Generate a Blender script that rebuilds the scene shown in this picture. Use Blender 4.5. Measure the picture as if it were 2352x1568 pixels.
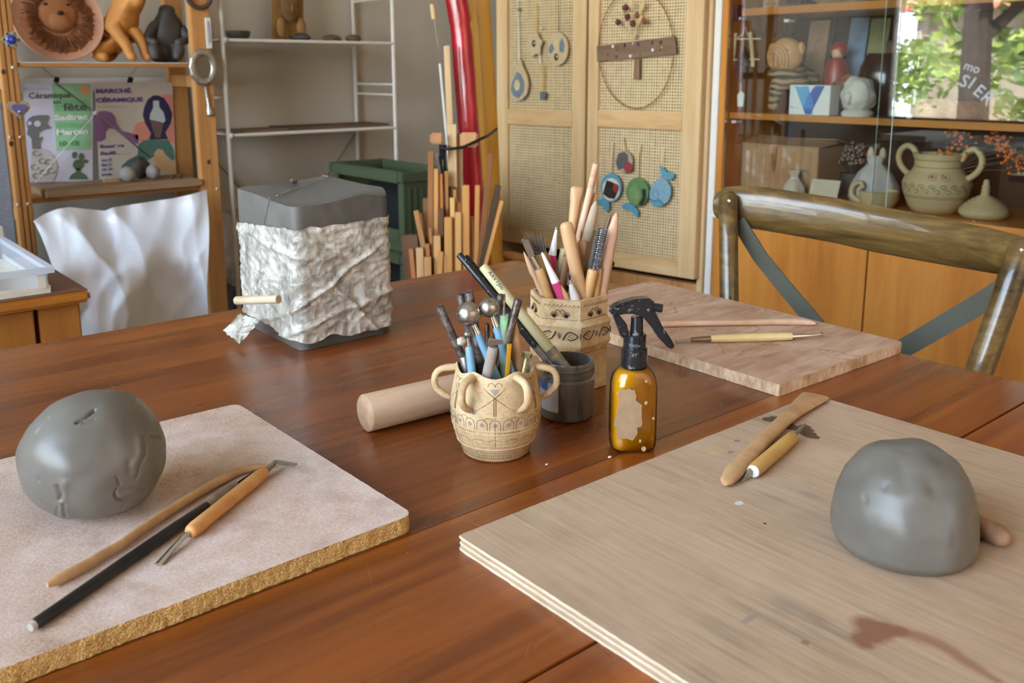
import bpy, bmesh, math, random
from mathutils import Vector as V, Matrix, noise
random.seed(7)
SC = bpy.context.scene
COL = SC.collection
for o in list(bpy.data.objects): bpy.data.objects.remove(o)
PI = math.pi

# ------------------------------------------------------------------ camera
YAW, PIT, ROL = math.radians(50.006), math.radians(11.395), math.radians(-0.101)
F, CX, CY, H = 2097.6, 1176.0, 583.6, 1.13
fw = V((math.cos(PIT)*math.cos(YAW), math.cos(PIT)*math.sin(YAW), -math.sin(PIT)))
r0 = V((math.sin(YAW), -math.cos(YAW), 0)); u0 = r0.cross(fw)
rr = r0*math.cos(ROL) + u0*math.sin(ROL); uu = -r0*math.sin(ROL) + u0*math.cos(ROL)
EYE = V((0, 0, H))
cd = bpy.data.cameras.new('camera'); cam = bpy.data.objects.new('camera', cd); COL.objects.link(cam)
m3 = Matrix((rr, uu, -fw)).transposed()
cam.matrix_world = Matrix.Translation(EYE) @ m3.to_4x4()
cd.sensor_width = 36; cd.lens = F/2352*36; cd.shift_x = 0; cd.shift_y = -(784-CY)/2352
cd.clip_start = 0.02; cd.clip_end = 200
cd.dof.use_dof = True; cd.dof.focus_distance = 0.95; cd.dof.aperture_fstop = 11
SC.camera = cam

# ------------------------------------------------------------------ light, sky, exposure
SC.view_settings.view_transform = 'Standard'; SC.view_settings.look = 'None'
SC.view_settings.gamma = 1; SC.view_settings.use_curve_mapping = False
SC.view_settings.exposure = 0.2
w = bpy.data.worlds.new('sky'); SC.world = w; w.use_nodes = True
nt = w.node_tree
bg = nt.nodes['Background']
tc = nt.nodes.new('ShaderNodeTexCoord'); sx = nt.nodes.new('ShaderNodeSeparateXYZ')
nt.links.new(tc.outputs['Generated'], sx.inputs[0])
rp = nt.nodes.new('ShaderNodeValToRGB')
rp.color_ramp.elements[0].position = 0.0; rp.color_ramp.elements[0].color = (0.84, 0.93, 1.0, 1)
rp.color_ramp.elements[1].position = 0.8; rp.color_ramp.elements[1].color = (0.42, 0.64, 1.0, 1)
nt.links.new(sx.outputs['Z'], rp.inputs[0]); nt.links.new(rp.outputs[0], bg.inputs[0])
bg.inputs[1].default_value = 14.0
def lamp(name, kind, loc, rot, energy, col, **kw):
    l = bpy.data.lights.new(name, kind); l.energy = energy; l.color = col
    for k, v in kw.items(): setattr(l, k, v)
    o = bpy.data.objects.new(name, l); o.location = loc; o.rotation_euler = rot; COL.objects.link(o); return o
sun = lamp('sun', 'SUN', (0, 0, 20), (math.radians(48), 0, math.radians(65)), 34, (1, .93, .82), angle=.01)
por = lamp('window_portal', 'AREA', (-.98, 1.35, 1.6), (0, math.radians(-90), 0), 1, (1, 1, 1), shape='RECTANGLE', size=1.75, size_y=3.4)
por.data.cycles.is_portal = True
lamp('ceiling_lamp', 'AREA', (1.75, -0.95, 2.42), (math.radians(-32), math.radians(26), 0), 46, (1, .89, .76), shape='RECTANGLE', size=.8, size_y=.5, spread=math.radians(95))
lamp('rear_fill_light', 'AREA', (.25, -1.35, 2.42), (math.radians(-38), 0, 0), 28, (1, .93, .84), shape='RECTANGLE', size=1.2, size_y=.4, spread=math.radians(110))  # added fill light behind the camera, lifts the faces turned towards it
SC.cycles.use_denoising = True
SC.cycles.max_bounces = 8; SC.cycles.diffuse_bounces = 4; SC.cycles.glossy_bounces = 4
SC.cycles.transmission_bounces = 6; SC.cycles.transparent_max_bounces = 16
SC.cycles.caustics_reflective = False; SC.cycles.caustics_refractive = False
SC.cycles.sample_clamp_indirect = 6

# ------------------------------------------------------------------ pixel -> point helpers (real depth given each time)
def ray(u, v): return fw + rr*((u-CX)/F) - uu*((v-CY)/F)
def at(u, v, X=None, Y=None, Z=None):
    d = ray(u, v)
    t = X/d.x if X is not None else Y/d.y if Y is not None else (Z-H)/d.z
    return EYE + d*t
HF = V((math.cos(YAW), math.sin(YAW), 0)); HR = r0.copy(); HT = -HF; UP = V((0, 0, 1))
def vp(u, v, hd):                       # point on the upright plane hd metres in front of the tripod
    d = ray(u, v); return EYE + d*(hd/d.dot(HF))
def onpl(u, v, p0, n):
    d = ray(u, v); return EYE + d*((p0-EYE).dot(n)/d.dot(n))
def zat(x, y, v):                       # height at which the upright through (x, y) meets pixel row v
    k = (CY-v)/F
    return H + (k*(x*fw.x+y*fw.y) - (x*uu.x+y*uu.y))/(uu.z-k*fw.z)
def px(p):
    q = V(p)-EYE; z = q.dot(fw); return (CX+F*q.dot(rr)/z, CY-F*q.dot(uu)/z)
def lerp(a, b, t): return a+(b-a)*t
def interp(tab, x):
    if x <= tab[0][0]: return tab[0][1]
    for (a, fa), (b, fb) in zip(tab, tab[1:]):
        if x <= b: return fa+(fb-fa)*(x-a)/(b-a)
    return tab[-1][1]
def smooth(a, b, x):
    t = min(1, max(0, (x-a)/(b-a))); return t*t*(3-2*t)
def nz(p, s=1): return noise.noise(V(p)*s)
def fbm(p, s=1, o=4): return noise.fractal(V(p)*s, 1.0, 2.0, o)
def C(r, g, b, a=1):
    f = lambda c: (c/255/12.92) if c/255 <= .04045 else ((c/255+.055)/1.055)**2.4
    return (f(r), f(g), f(b), a)

# ------------------------------------------------------------------ materials
class Mat:
    def __init__(s, name, col=None, rough=.6, **kw):
        s.m = bpy.data.materials.new(name); s.m.use_nodes = True; s.nt = s.m.node_tree
        s.b = s.nt.nodes['Principled BSDF']; s.outn = s.nt.nodes['Material Output']
        s.set('Roughness', rough)
        if col is not None: s.set('Base Color', col)
        for k, v in kw.items(): s.set({'metal': 'Metallic', 'coat': 'Coat Weight', 'coat_rough': 'Coat Roughness', 'trans': 'Transmission Weight', 'ior': 'IOR', 'alpha': 'Alpha', 'spec': 'Specular IOR Level', 'sss': 'Subsurface Weight', 'sheen': 'Sheen Weight', 'emit': 'Emission Strength'}[k], v)
    def set(s, key, val, node=None):
        sk = (node or s.b).inputs[key]
        if isinstance(val, bpy.types.NodeSocket): s.nt.links.new(val, sk)
        else:
            if hasattr(sk.default_value, '__len__') and len(sk.default_value) == 3 and len(val) == 4: val = val[:3]
            sk.default_value = val
        return s
    def n(s, typ, ins={}, **props):
        nd = s.nt.nodes.new('ShaderNode'+typ)
        for k, v in props.items(): setattr(nd, k, v)
        for k, v in ins.items(): s.set(k, v, nd)
        return nd
    def co(s, scale=(1, 1, 1), rot=(0, 0, 0), kind='Object', loc=(0, 0, 0)):
        t = s.n('TexCoord')
        return s.n('Mapping', {'Vector': t.outputs[kind], 'Scale': scale, 'Rotation': rot, 'Location': loc}).outputs[0]
    def noise(s, vec, scale=5, detail=4, rough=.55, dist=0): return s.n('TexNoise', {'Vector': vec, 'Scale': scale, 'Detail': detail, 'Roughness': rough, 'Distortion': dist}).outputs[0]
    def vor(s, vec, scale=5, feat='F1', out=0): return s.n('TexVoronoi', {'Vector': vec, 'Scale': scale}, feature=feat).outputs[out]
    def wave(s, vec, scale=5, dist=2, detail=2, direction='X'): return s.n('TexWave', {'Vector': vec, 'Scale': scale, 'Distortion': dist, 'Detail': detail}, bands_direction=direction).outputs[1]
    def ramp(s, fac, stops):
        nd = s.n('ValToRGB', {0: fac}); cr = nd.color_ramp
        while len(cr.elements) < len(stops): cr.elements.new(.5)
        for e, (p, c) in zip(cr.elements, stops):
            e.position = p; e.color = c if hasattr(c, '__len__') else (c, c, c, 1)
        return nd.outputs[0]
    def mix(s, fac, a, b, mode='MIX'):
        nd = s.n('Mix', data_type='RGBA', blend_type=mode)
        for i, v in ((0, fac), (6, a), (7, b)):
            if isinstance(v, bpy.types.NodeSocket): s.nt.links.new(v, nd.inputs[i])
            else: nd.inputs[i].default_value = v
        return nd.outputs[2]
    def math(s, op, a, b=0.0, clamp=False):
        nd = s.n('Math', {0: a, 1: b}, operation=op, use_clamp=clamp); return nd.outputs[0]
    def dist(s, vec, p):
        nd = s.n('VectorMath', {0: vec, 1: p}, operation='DISTANCE'); return nd.outputs['Value']
    def mapr(s, v, a, b, c=0.0, d=1.0): return s.n('MapRange', {0: v, 1: a, 2: b, 3: c, 4: d}).outputs[0]
    def bump(s, h, strength=.3, dist=.002, normal=None):
        ins = {'Strength': strength, 'Distance': dist, 'Height': h}
        if normal is not None: ins['Normal'] = normal
        o = s.n('Bump', ins).outputs[0]; s.set('Normal', o); return o
    def objcol(s): return s.n('ObjectInfo').outputs['Color']

def plain(name, col, rough=.6, var=.12, scale=30, bump=.0, bscale=80, **kw):
    m = Mat(name, None, rough, **kw); v = m.co()
    n = m.noise(v, scale, 4)
    a = tuple(c*(1-var) for c in col[:3])+(1,); b = tuple(min(1, c*(1+var)) for c in col[:3])+(1,)
    m.set('Base Color', m.ramp(n, [(.3, a), (.7, b)]))
    if bump: m.bump(m.noise(v, bscale, 3), bump, .002)
    return m.m
def wood(name, dark, mid, light, axis=0, fine=60, rough=.5, bump=.12, coat=0, stretch=.06, tint=False, big=3.0):
    m = Mat(name, None, rough, coat=coat)
    sc = [1, 1, 1]; sc[axis] = stretch
    v = m.co(sc); n1 = m.noise(v, fine, 5, .6, .3); n2 = m.noise(v, fine*.18, 3, .5, .6)
    n = m.math('ADD', m.math('MULTIPLY', n1, .5), m.math('MULTIPLY', n2, .5))
    c = m.ramp(n, [(.30, dark), (.5, mid), (.68, light)])
    if tint: c = m.mix(1.0, c, m.objcol(), 'MULTIPLY')
    m.set('Base Color', c); m.bump(n1, bump, .001)
    return m.m
def pbr(name, col, rough=.5, **kw): return Mat(name, col, rough, **kw).m

# ------------------------------------------------------------------ mesh builder (world coordinates)
class MB:
    def __init__(s): s.v = []; s.f = []; s.mi = []
    def add(s, vs, fs, mi=0):
        b = len(s.v); s.v += [V(p) for p in vs]
        for f in fs: s.f.append([b+i for i in f]); s.mi.append(mi)
        return s
    def hexa(s, p, mi=0):               # p: 4 bottom + 4 top, both counter-clockwise from above
        return s.add(p, [(3, 2, 1, 0), (4, 5, 6, 7), (0, 1, 5, 4), (1, 2, 6, 5), (2, 3, 7, 6), (3, 0, 4, 7)], mi)
    def box(s, a, b, mi=0):
        (x0, y0, z0), (x1, y1, z1) = a, b
        x0, x1 = min(x0, x1), max(x0, x1); y0, y1 = min(y0, y1), max(y0, y1); z0, z1 = min(z0, z1), max(z0, z1)
        return s.hexa([(x0, y0, z0), (x1, y0, z0), (x1, y1, z0), (x0, y1, z0), (x0, y0, z1), (x1, y0, z1), (x1, y1, z1), (x0, y1, z1)], mi)
    def obox(s, c, ax, ay, az, sx, sy, sz, mi=0):   # oriented box about centre
        c = V(c); ax, ay, az = V(ax)*sx/2, V(ay)*sy/2, V(az)*sz/2
        return s.hexa([c-ax-ay-az, c+ax-ay-az, c+ax+ay-az, c-ax+ay-az, c-ax-ay+az, c+ax-ay+az, c+ax+ay+az, c-ax+ay+az], mi)
    def bar(s, p0, p1, w, t, side, mi=0):           # rectangular stick, w along side, t across
        p0, p1 = V(p0), V(p1); a = (p1-p0); L = a.length; a.normalize()
        side = V(side); side = (side-a*side.dot(a)).normalized(); up = a.cross(side)
        return s.obox((p0+p1)/2, a, side, up, L, w, t, mi)
    def tube(s, pts, r, n=10, cap=True, mi=0, side=None, closed=False, sq=1.0):
        pts = [V(p) for p in pts]; k = len(pts)
        rs = r if isinstance(r, (list, tuple)) and len(r) == k else [r]*k
        T = []
        for i in range(k):
            a = pts[(i-1) % k] if closed or i else pts[0]; b = pts[(i+1) % k] if closed or i < k-1 else pts[-1]
            T.append((b-a).normalized())
        nrm = V(side) if side is not None else T[0].orthogonal()
        rings = []; vs = []
        for i in range(k):
            nrm = (nrm-T[i]*nrm.dot(T[i]))
            nrm = nrm.normalized() if nrm.length > 1e-6 else T[i].orthogonal().normalized()
            bi = T[i].cross(nrm)
            ra, rb = rs[i] if isinstance(rs[i], (list, tuple)) else (rs[i], rs[i])
            ring = []
            for j in range(n):
                th = 2*PI*j/n; c, d = math.cos(th), math.sin(th)
                if sq != 1.0: c = math.copysign(abs(c)**sq, c); d = math.copysign(abs(d)**sq, d)
                ring.append(len(vs)); vs.append(pts[i]+nrm*(ra*c)+bi*(rb*d))
            rings.append(ring)
        fs = []
        for i in range(k if closed else k-1):
            A, B = rings[i], rings[(i+1) % k]
            for j in range(n): fs.append((A[j], A[(j+1) % n], B[(j+1) % n], B[j]))
        if cap and not closed: fs.append(tuple(reversed(rings[0]))); fs.append(tuple(rings[-1]))
        return s.add(vs, fs, mi)
    def cyl(s, p0, p1, r0, r1=None, n=12, mi=0, cap=True): return s.tube([p0, p1], [r0, r0 if r1 is None else r1], n, cap, mi)
    def lathe(s, c, prof, n=32, mi=0, fn=None, ax=(1, 0, 0), ay=(0, 1, 0), az=(0, 0, 1)):
        c, ax, ay, az = V(c), V(ax), V(ay), V(az); vs = []; fs = []; rings = []
        for (r, z) in prof:
            if r < 1e-6: rings.append([len(vs)]); vs.append(c+az*z)
            else:
                ring = []
                for j in range(n):
                    th = 2*PI*j/n; q = r*(fn(th, z) if fn else 1)
                    ring.append(len(vs)); vs.append(c+ax*(q*math.cos(th))+ay*(q*math.sin(th))+az*z)
                rings.append(ring)
        for A, B in zip(rings, rings[1:]):
            if len(A) == 1 and len(B) == 1: continue
            for j in range(n):
                k = (j+1) % n
                if len(A) == 1: fs.append((A[0], B[k], B[j]))
                elif len(B) == 1: fs.append((A[j], A[k], B[0]))
                else: fs.append((A[j], A[k], B[k], B[j]))
        return s.add(vs, fs, mi)
    def prism(s, pts, ext, mi=0, mi_side=None):     # flat polygon pushed out by ext
        k = len(pts); pts = [V(p) for p in pts]; ext = V(ext)
        s.add(pts+[p+ext for p in pts], [tuple(range(k))[::-1], tuple(range(k, 2*k))], mi)
        b = len(s.v)-2*k
        for i in range(k):
            j = (i+1) % k; s.f.append([b+i, b+j, b+k+j, b+k+i]); s.mi.append(mi if mi_side is None else mi_side)
        return s
    def grid(s, rows, thick=0, nrm=None, mi=0, wrap=False):
        R = len(rows); K = len(rows[0]); vs = [V(p) for r in rows for p in r]; fs = []
        for i in range(R-1):
            for j in range(K if wrap else K-1):
                k = (j+1) % K; fs.append((i*K+j, i*K+k, (i+1)*K+k, (i+1)*K+j))
        if thick:
            n = V(nrm)*thick; b = len(vs); vs += [p+n for p in vs]
            fs += [tuple(b+i for i in reversed(f)) for f in fs[:]]
            edge = [j for j in range(K)]+[i*K+K-1 for i in range(1, R)]+[(R-1)*K+j for j in range(K-2, -1, -1)]+[i*K for i in range(R-2, 0, -1)]
            for a, c in zip(edge, edge[1:]+edge[:1]): fs.append((c, a, b+a, b+c))
        return s.add(vs, fs, mi)
    def ell(s, c, r, nu=20, nv=12, fn=None, mi=0, ax=(1, 0, 0), ay=(0, 1, 0), az=(0, 0, 1)):
        c, ax, ay, az = V(c), V(ax), V(ay), V(az)
        if not hasattr(r, '__len__'): r = (r, r, r)
        rows = []; vs = []; fs = []
        for i in range(nv+1):
            ph = PI*i/nv; row = []
            for j in range(nu if 0 < i < nv else 1):
                th = 2*PI*j/nu; d = V((math.sin(ph)*math.cos(th), math.sin(ph)*math.sin(th), -math.cos(ph)))
                k = fn(d) if fn else 1
                row.append(len(vs)); vs.append(c+(ax*(d.x*r[0])+ay*(d.y*r[1])+az*(d.z*r[2]))*k)
            rows.append(row)
        for A, B in zip(rows, rows[1:]):
            for j in range(nu):
                k = (j+1) % nu
                if len(A) == 1: fs.append((A[0], B[k], B[j]))
                elif len(B) == 1: fs.append((A[j], A[k], B[0]))
                else: fs.append((A[j], A[k], B[k], B[j]))
        return s.add(vs, fs, mi)
    def build(s, name, mats, parent=None, loc=None, smooth=35, bevel=0, bseg=2):
        base = BASE.get(parent.name, V((0, 0, 0))) if parent is not None else V(loc if loc is not None else (0, 0, 0))
        me = bpy.data.meshes.new(name); me.from_pydata([p-base for p in s.v], [], s.f)
        for m in (mats if isinstance(mats, (list, tuple)) else [mats]): me.materials.append(m)
        me.polygons.foreach_set('material_index', s.mi)
        bm = bmesh.new(); bm.from_mesh(me); bmesh.ops.recalc_face_normals(bm, faces=bm.faces)
        if bevel:
            es = [e for e in bm.edges if len(e.link_faces) == 2 and e.calc_face_angle(0) > .6]
            bmesh.ops.bevel(bm, geom=es, offset=bevel, segments=bseg, affect='EDGES', clamp_overlap=True)
        bm.to_mesh(me); bm.free()
        if smooth: me.shade_smooth(); me.set_sharp_from_angle(angle=math.radians(smooth))
        o = bpy.data.objects.new(name, me); COL.objects.link(o)
        if parent is not None: o.parent = parent; BASE[o.name] = base
        else: o.location = base; BASE[o.name] = base
        return o
BASE = {}
def thing(name, loc, label, cat, group=None):
    o = bpy.data.objects.new(name, None); o.empty_display_size = .05; o.location = loc; COL.objects.link(o)
    BASE[o.name] = V(loc); return tag(o, label, cat, group)
def tag(o, label, cat, group=None):
    o['label'] = label; o['category'] = cat
    if group: o['group'] = group
    return o
def struct(o): o['kind'] = 'structure'; return o
def stuff(o): o['kind'] = 'stuff'; return o
def solo(name, mb, mats, label, cat, group=None, **kw):
    zs = [p.z for p in mb.v]; c = sum(mb.v, V((0, 0, 0)))/len(mb.v); loc = V((c.x, c.y, min(zs)))
    return tag(mb.build(name, mats, loc=loc, **kw), label, cat, group)
def text(name, s, mat, parent, org, right, up, size, ext=.0003, align='LEFT', warp=None, bold=0):
    cu = bpy.data.curves.new(name, 'FONT'); cu.body = s; cu.size = 1; cu.align_x = align; cu.extrude = 0; cu.offset = bold; cu.resolution_u = 3
    t = bpy.data.objects.new(name, cu); COL.objects.link(t)
    dg = bpy.context.evaluated_depsgraph_get(); me = bpy.data.meshes.new_from_object(t.evaluated_get(dg))
    bpy.data.objects.remove(t); bpy.data.curves.remove(cu)
    right, up, org = V(right).normalized(), V(up).normalized(), V(org); nrm = right.cross(up)
    vs = [(warp(v.co.x*size, v.co.y*size) if warp else org+right*(v.co.x*size)+up*(v.co.y*size)) for v in me.vertices]
    vs = [p+nrm*ext for p in vs] if not warp else vs
    fs = [tuple(p.vertices) for p in me.polygons]; bpy.data.meshes.remove(me)
    return MB().add(vs, fs).build(name, mat, parent, smooth=0)
def spline(P, n=6):
    P = [V(p) for p in P]; out = []
    for i in range(len(P)-1):
        a, b, c, d = P[max(0, i-1)], P[i], P[i+1], P[min(len(P)-1, i+2)]
        for k in range(n):
            t = k/n; out.append(.5*((2*b)+(c-a)*t+(2*a-5*b+4*c-d)*t*t+(-a+3*b-3*c+d)*t**3))
    return out+[P[-1]]
def circ(c, a, b, ra, rb=None, n=16, t0=0, t1=2*PI):
    c, a, b = V(c), V(a), V(b); rb = ra if rb is None else rb
    full = abs(t1-t0-2*PI) < 1e-6
    return [c+a*(ra*math.cos(t0+(t1-t0)*i/(n if full else n-1)))+b*(rb*math.sin(t0+(t1-t0)*i/(n if full else n-1))) for i in range(n)]
# ------------------------------------------------------------------ shared materials
def table_mat():
    m = Mat('varnished_table_wood', None, .3, coat=.25, coat_rough=.22)
    v = m.co((.05, 1, 1)); n1 = m.noise(v, 80, 3, .5, .2); n2 = m.noise(v, 14, 3, .5, .8); n3 = m.noise(m.co((.35, 1, 1)), 5, 3, .5)
    g = m.math('ADD', m.math('MULTIPLY', n1, .26), m.math('ADD', m.math('MULTIPLY', n2, .40), m.math('MULTIPLY', n3, .34)))
    c = m.ramp(g, [(.26, C(70, 30, 8)), (.43, C(114, 55, 15)), (.56, C(146, 78, 24)), (.74, C(180, 108, 42))])
    kn = m.ramp(m.vor(m.co((.55, 1.1, 1)), 3.6), [(.0, 1), (.06, .75), (.13, 0)])
    c = m.mix(m.math('MULTIPLY', kn, .4), c, C(70, 32, 12))
    c = m.mix(1.0, c, m.objcol(), 'MULTIPLY')
    # dried clay dust wiped over the far left of the table, fine scratches everywhere
    vo = m.co(); wsp = m.noise(m.co((.25, 1, 1), (0, 0, .35)), 16, 5, .65, 1.2); blot = m.noise(vo, 5.5, 3, .6)
    reg = m.math('ADD', m.mapr(m.dist(vo, (.42, 1.22, .75)), .38, .05), m.math('ADD', m.mapr(m.dist(vo, (.12, .98, .75)), .26, .05), m.math('ADD', m.mapr(m.dist(vo, (.95, 1.3, .75)), .45, .1), m.math('MULTIPLY', m.mapr(m.dist(vo, (1.08, .50, .75)), .3, .05), .45))), True)
    d = m.math('MULTIPLY', m.math('MULTIPLY', m.mapr(wsp, .42, .72), m.mapr(blot, .3, .6)), reg, True)
    d = m.math('ADD', m.math('MULTIPLY', d, .85), m.math('MULTIPLY', reg, .32), True)
    sc = m.ramp(m.n('TexVoronoi', {'Vector': m.co((1, .6, 1), (0, 0, .6)), 'Scale': 13}, feature='DISTANCE_TO_EDGE').outputs[0], [(0, 1), (.006, 0)])
    sc = m.math('MULTIPLY', sc, m.mapr(m.noise(vo, 9, 2), .52, .66, 0, .12))
    spk = m.ramp(m.vor(vo, 70), [(0, 1), (.035, 1), (.05, 0)])
    spk = m.math('MULTIPLY', spk, m.mapr(m.noise(vo, 6, 2), .5, .62, 0, .65))
    d = m.math('MAXIMUM', d, m.math('MAXIMUM', sc, spk))
    m.set('Base Color', m.mix(d, c, C(196, 172, 158)))
    m.set('Roughness', m.math('ADD', m.mapr(n2, .3, .7, .2, .36), m.math('MULTIPLY', d, .5), True))
    m.bump(m.math('ADD', m.math('MULTIPLY', n1, .5), m.math('MULTIPLY', d, .4)), .03, .001)
    return m.m
M_table = table_mat()
M_pine = wood('pine', C(150, 96, 46), C(188, 132, 74), C(206, 154, 96), 2, 45, .6)
M_pinex = wood('pine_along_shelf', C(140, 90, 44), C(176, 122, 68), C(198, 146, 90), 0, 45, .6)
M_paleframe = wood('pale_pine_frame', C(186, 146, 96), C(208, 174, 126), C(222, 194, 150), 2, 40, .5, coat=.1)
M_stick = wood('offcut_wood', C(160, 126, 88), C(206, 170, 124), C(226, 196, 154), 2, 50, .7, tint=True)
M_orange = wood('orange_cabinet_veneer', C(160, 94, 32), C(190, 122, 50), C(208, 142, 66), 2, 26, .4, .04, coat=.2, stretch=.1)
M_orangey = wood('orange_shelf_veneer', C(152, 86, 24), C(186, 114, 40), C(204, 134, 56), 1, 26, .4, .04, coat=.2, stretch=.1)
M_darkback = plain('dark_cabinet_back', C(58, 36, 20), .8, .2, 4)
M_boxwood = wood('handle_boxwood', C(164, 120, 80), C(196, 154, 110), C(214, 180, 140), 2, 40, .45, .05, stretch=.25)
M_pinkwood = wood('worn_pink_wood', C(178, 134, 104), C(206, 164, 134), C(220, 186, 158), 2, 40, .55, .05, stretch=.25)
M_oliveoak = wood('olive_oak_lacquer', C(40, 27, 12), C(98, 74, 36), C(134, 106, 56), 1, 110, .3, .3, coat=.45, stretch=.06)
M_white = plain('white_paint', C(226, 222, 214), .5, .03)
M_steel = pbr('steel', C(190, 186, 180), .28, metal=1)
M_chrome = pbr('polished_steel', C(215, 210, 205), .12, metal=1)
M_black = plain('black_plastic', C(22, 24, 28), .25, .2, 20)
M_blackmat = plain('black_matte', C(20, 19, 19), .6, .3, 20)
def clay_mat(name, a, b, rough=.42, bump=.25):
    m = Mat(name, None, rough); v = m.co()
    n = m.noise(v, 9, 5, .6); f = m.noise(v, 160, 3, .6); st = m.noise(m.co((1, 1, .25)), 40, 3)
    m.set('Base Color', m.ramp(n, [(.3, a), (.7, b)]))
    m.set('Roughness', m.mapr(n, .3, .7, rough-.06, rough+.12))
    h = m.math('ADD', m.math('MULTIPLY', f, .06), m.math('ADD', m.math('MULTIPLY', st, .16), m.math('MULTIPLY', n, .5)))
    m.bump(h, bump, .0016); return m.m
M_clay = clay_mat('wet_grey_clay', C(98, 93, 86), C(119, 113, 104), .36, .2)
M_clay2 = clay_mat('wet_grey_clay_block', C(78, 74, 70), C(108, 103, 97), .5, .7)
def stone_mat(name, a, b, c, stains=None):
    m = Mat(name, None, .82); v = m.co(); n = m.noise(v, 22, 5, .65); f = m.noise(v, 420, 3, .7)
    col = m.ramp(m.math('ADD', m.math('MULTIPLY', n, .7), m.math('MULTIPLY', f, .3)), [(.36, a), (.5, b), (.64, c)])
    if stains: col = m.mix(m.mapr(m.noise(v, 38, 4, .6), .56, .70, 0, .5), col, stains)
    m.set('Base Color', col); m.bump(m.math('ADD', f, n), .25, .0012); return m.m
M_pot = stone_mat('buff_stoneware', C(166, 132, 92), C(196, 166, 124), C(214, 190, 152), C(158, 116, 74))
M_incise = plain('dark_incised_line', C(112, 82, 52), .9, .2)
M_incised = plain('near_black_oxide', C(64, 52, 42), .9, .2)
M_bluedot = plain('blue_stamped_dot', C(92, 104, 150), .8, .2)
M_greywash = plain('grey_stamped_fan', C(150, 138, 122), .9, .2, 200)

# ------------------------------------------------------------------ room shell
WY, WX, WL, WF, ZC = 3.14, 2.78, -.95, -1.9, 2.5
M_wall = plain('painted_wall', C(188, 178, 162), .85, .05, 3)
M_floor = plain('tile_floor', C(150, 136, 122), .6, .12, 6)
M_ceil = plain('ceiling_paint', C(226, 222, 214), .9, .03)
struct(MB().box((WL-.2, WF-.2, -.1), (WX+.2, WY+.2, 0)).build('floor', M_floor, smooth=0))
struct(MB().box((WL-.2, WF-.2, ZC), (WX+.2, WY+.2, ZC+.15)).build('ceiling', M_ceil, smooth=0))
struct(MB().box((WL-.2, WY, 0), (WX+.2, WY+.2, ZC)).build('wall_back', M_wall, smooth=0))
struct(MB().box((WX, WF, 0), (WX+.2, WY, ZC)).build('wall_right', M_wall, smooth=0))
struct(MB().box((WL-.2, WF-.2, 0), (WX+.2, WF, ZC)).build('wall_front', M_wall, smooth=0))
y0, y1, z0, z1 = -.35, 3.09, .76, 2.45
wl = MB()
wl.box((WL-.2, WF, 0), (WL, y0, ZC)); wl.box((WL-.2, y1, 0), (WL, WY, ZC)); wl.box((WL-.2, y0, 0), (WL, y1, z0)); wl.box((WL-.2, y0, z1), (WL, y1, ZC))
struct(wl.build('wall_left', M_wall, smooth=0))
win = bpy.data.objects.new('window_1', None); COL.objects.link(win); win.location = (WL-.1, 1.35, z0); BASE['window_1'] = V(win.location); struct(win)
fr = MB()
M_frame = plain('window_frame_paint', C(120, 104, 92), .5, .05)
for (a, b, c, d) in ((y0, y0+.06, z0, z1), (y1-.06, y1, z0, z1), (y0, y1, z0, z0+.07), (y0, y1, z1-.06, z1), (1.78, 1.84, z0, z1)):
    fr.box((WL-.13, a, c), (WL-.07, b, d))
fr.build('window_frame', M_frame, win, smooth=0)
def thin_glass(name, tint=(1, 1, 1, 1), gain=1.0, rough=0.0):
    m = Mat(name); fr_ = m.n('Fresnel', {'IOR': 1.5}).outputs[0]
    f = m.math('MULTIPLY', fr_, gain, True)
    t = m.n('BsdfTransparent', {'Color': tint}).outputs[0]; g = m.n('BsdfGlossy', {'Color': (1, 1, 1, 1), 'Roughness': rough}).outputs[0]
    mx = m.n('MixShader', {0: f}); m.nt.links.new(t, mx.inputs[1]); m.nt.links.new(g, mx.inputs[2])
    m.nt.links.new(mx.outputs[0], m.outn.inputs['Surface']); return m.m
M_pane = thin_glass('clear_window_pane')
M_cabglass = thin_glass('clear_cabinet_glass', (.97, .99, .98, 1), 1.9)
for a, b in ((y0+.06, 1.78), (1.84, y1-.06)): MB().box((WL-.102, a, z0+.07), (WL-.098, b, z1-.06)).build('pane', M_pane, win, smooth=0)
MB().box((WL-.2, y0, z0-.03), (WL+.06, y1, z0)).build('window_sill', wood('sill_wood', C(120, 74, 40), C(150, 98, 56), C(170, 118, 70), 1), win, smooth=0)
# shop lettering on the pane, readable from the garden
ml = Mat('frosted_window_lettering'); d_ = ml.n('BsdfDiffuse', {'Color': (.8, .8, .8, 1)}).outputs[0]; t_ = ml.n('BsdfTranslucent', {'Color': (.9, .9, .9, 1)}).outputs[0]; x_ = ml.n('MixShader', {0: .7})
ml.nt.links.new(d_, x_.inputs[1]); ml.nt.links.new(t_, x_.inputs[2]); ml.nt.links.new(x_.outputs[0], ml.outn.inputs['Surface']); M_letter = ml.m
def letters(s, cy, cz, size, rot):
    rt = V((0, -math.cos(rot), -math.sin(rot))); upv = V((0, -math.sin(rot), math.cos(rot)))
    text('lettering', s, M_letter, win, V((WL-.104, cy, cz)), rt, upv, size, ext=.0006, bold=.01)

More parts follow.
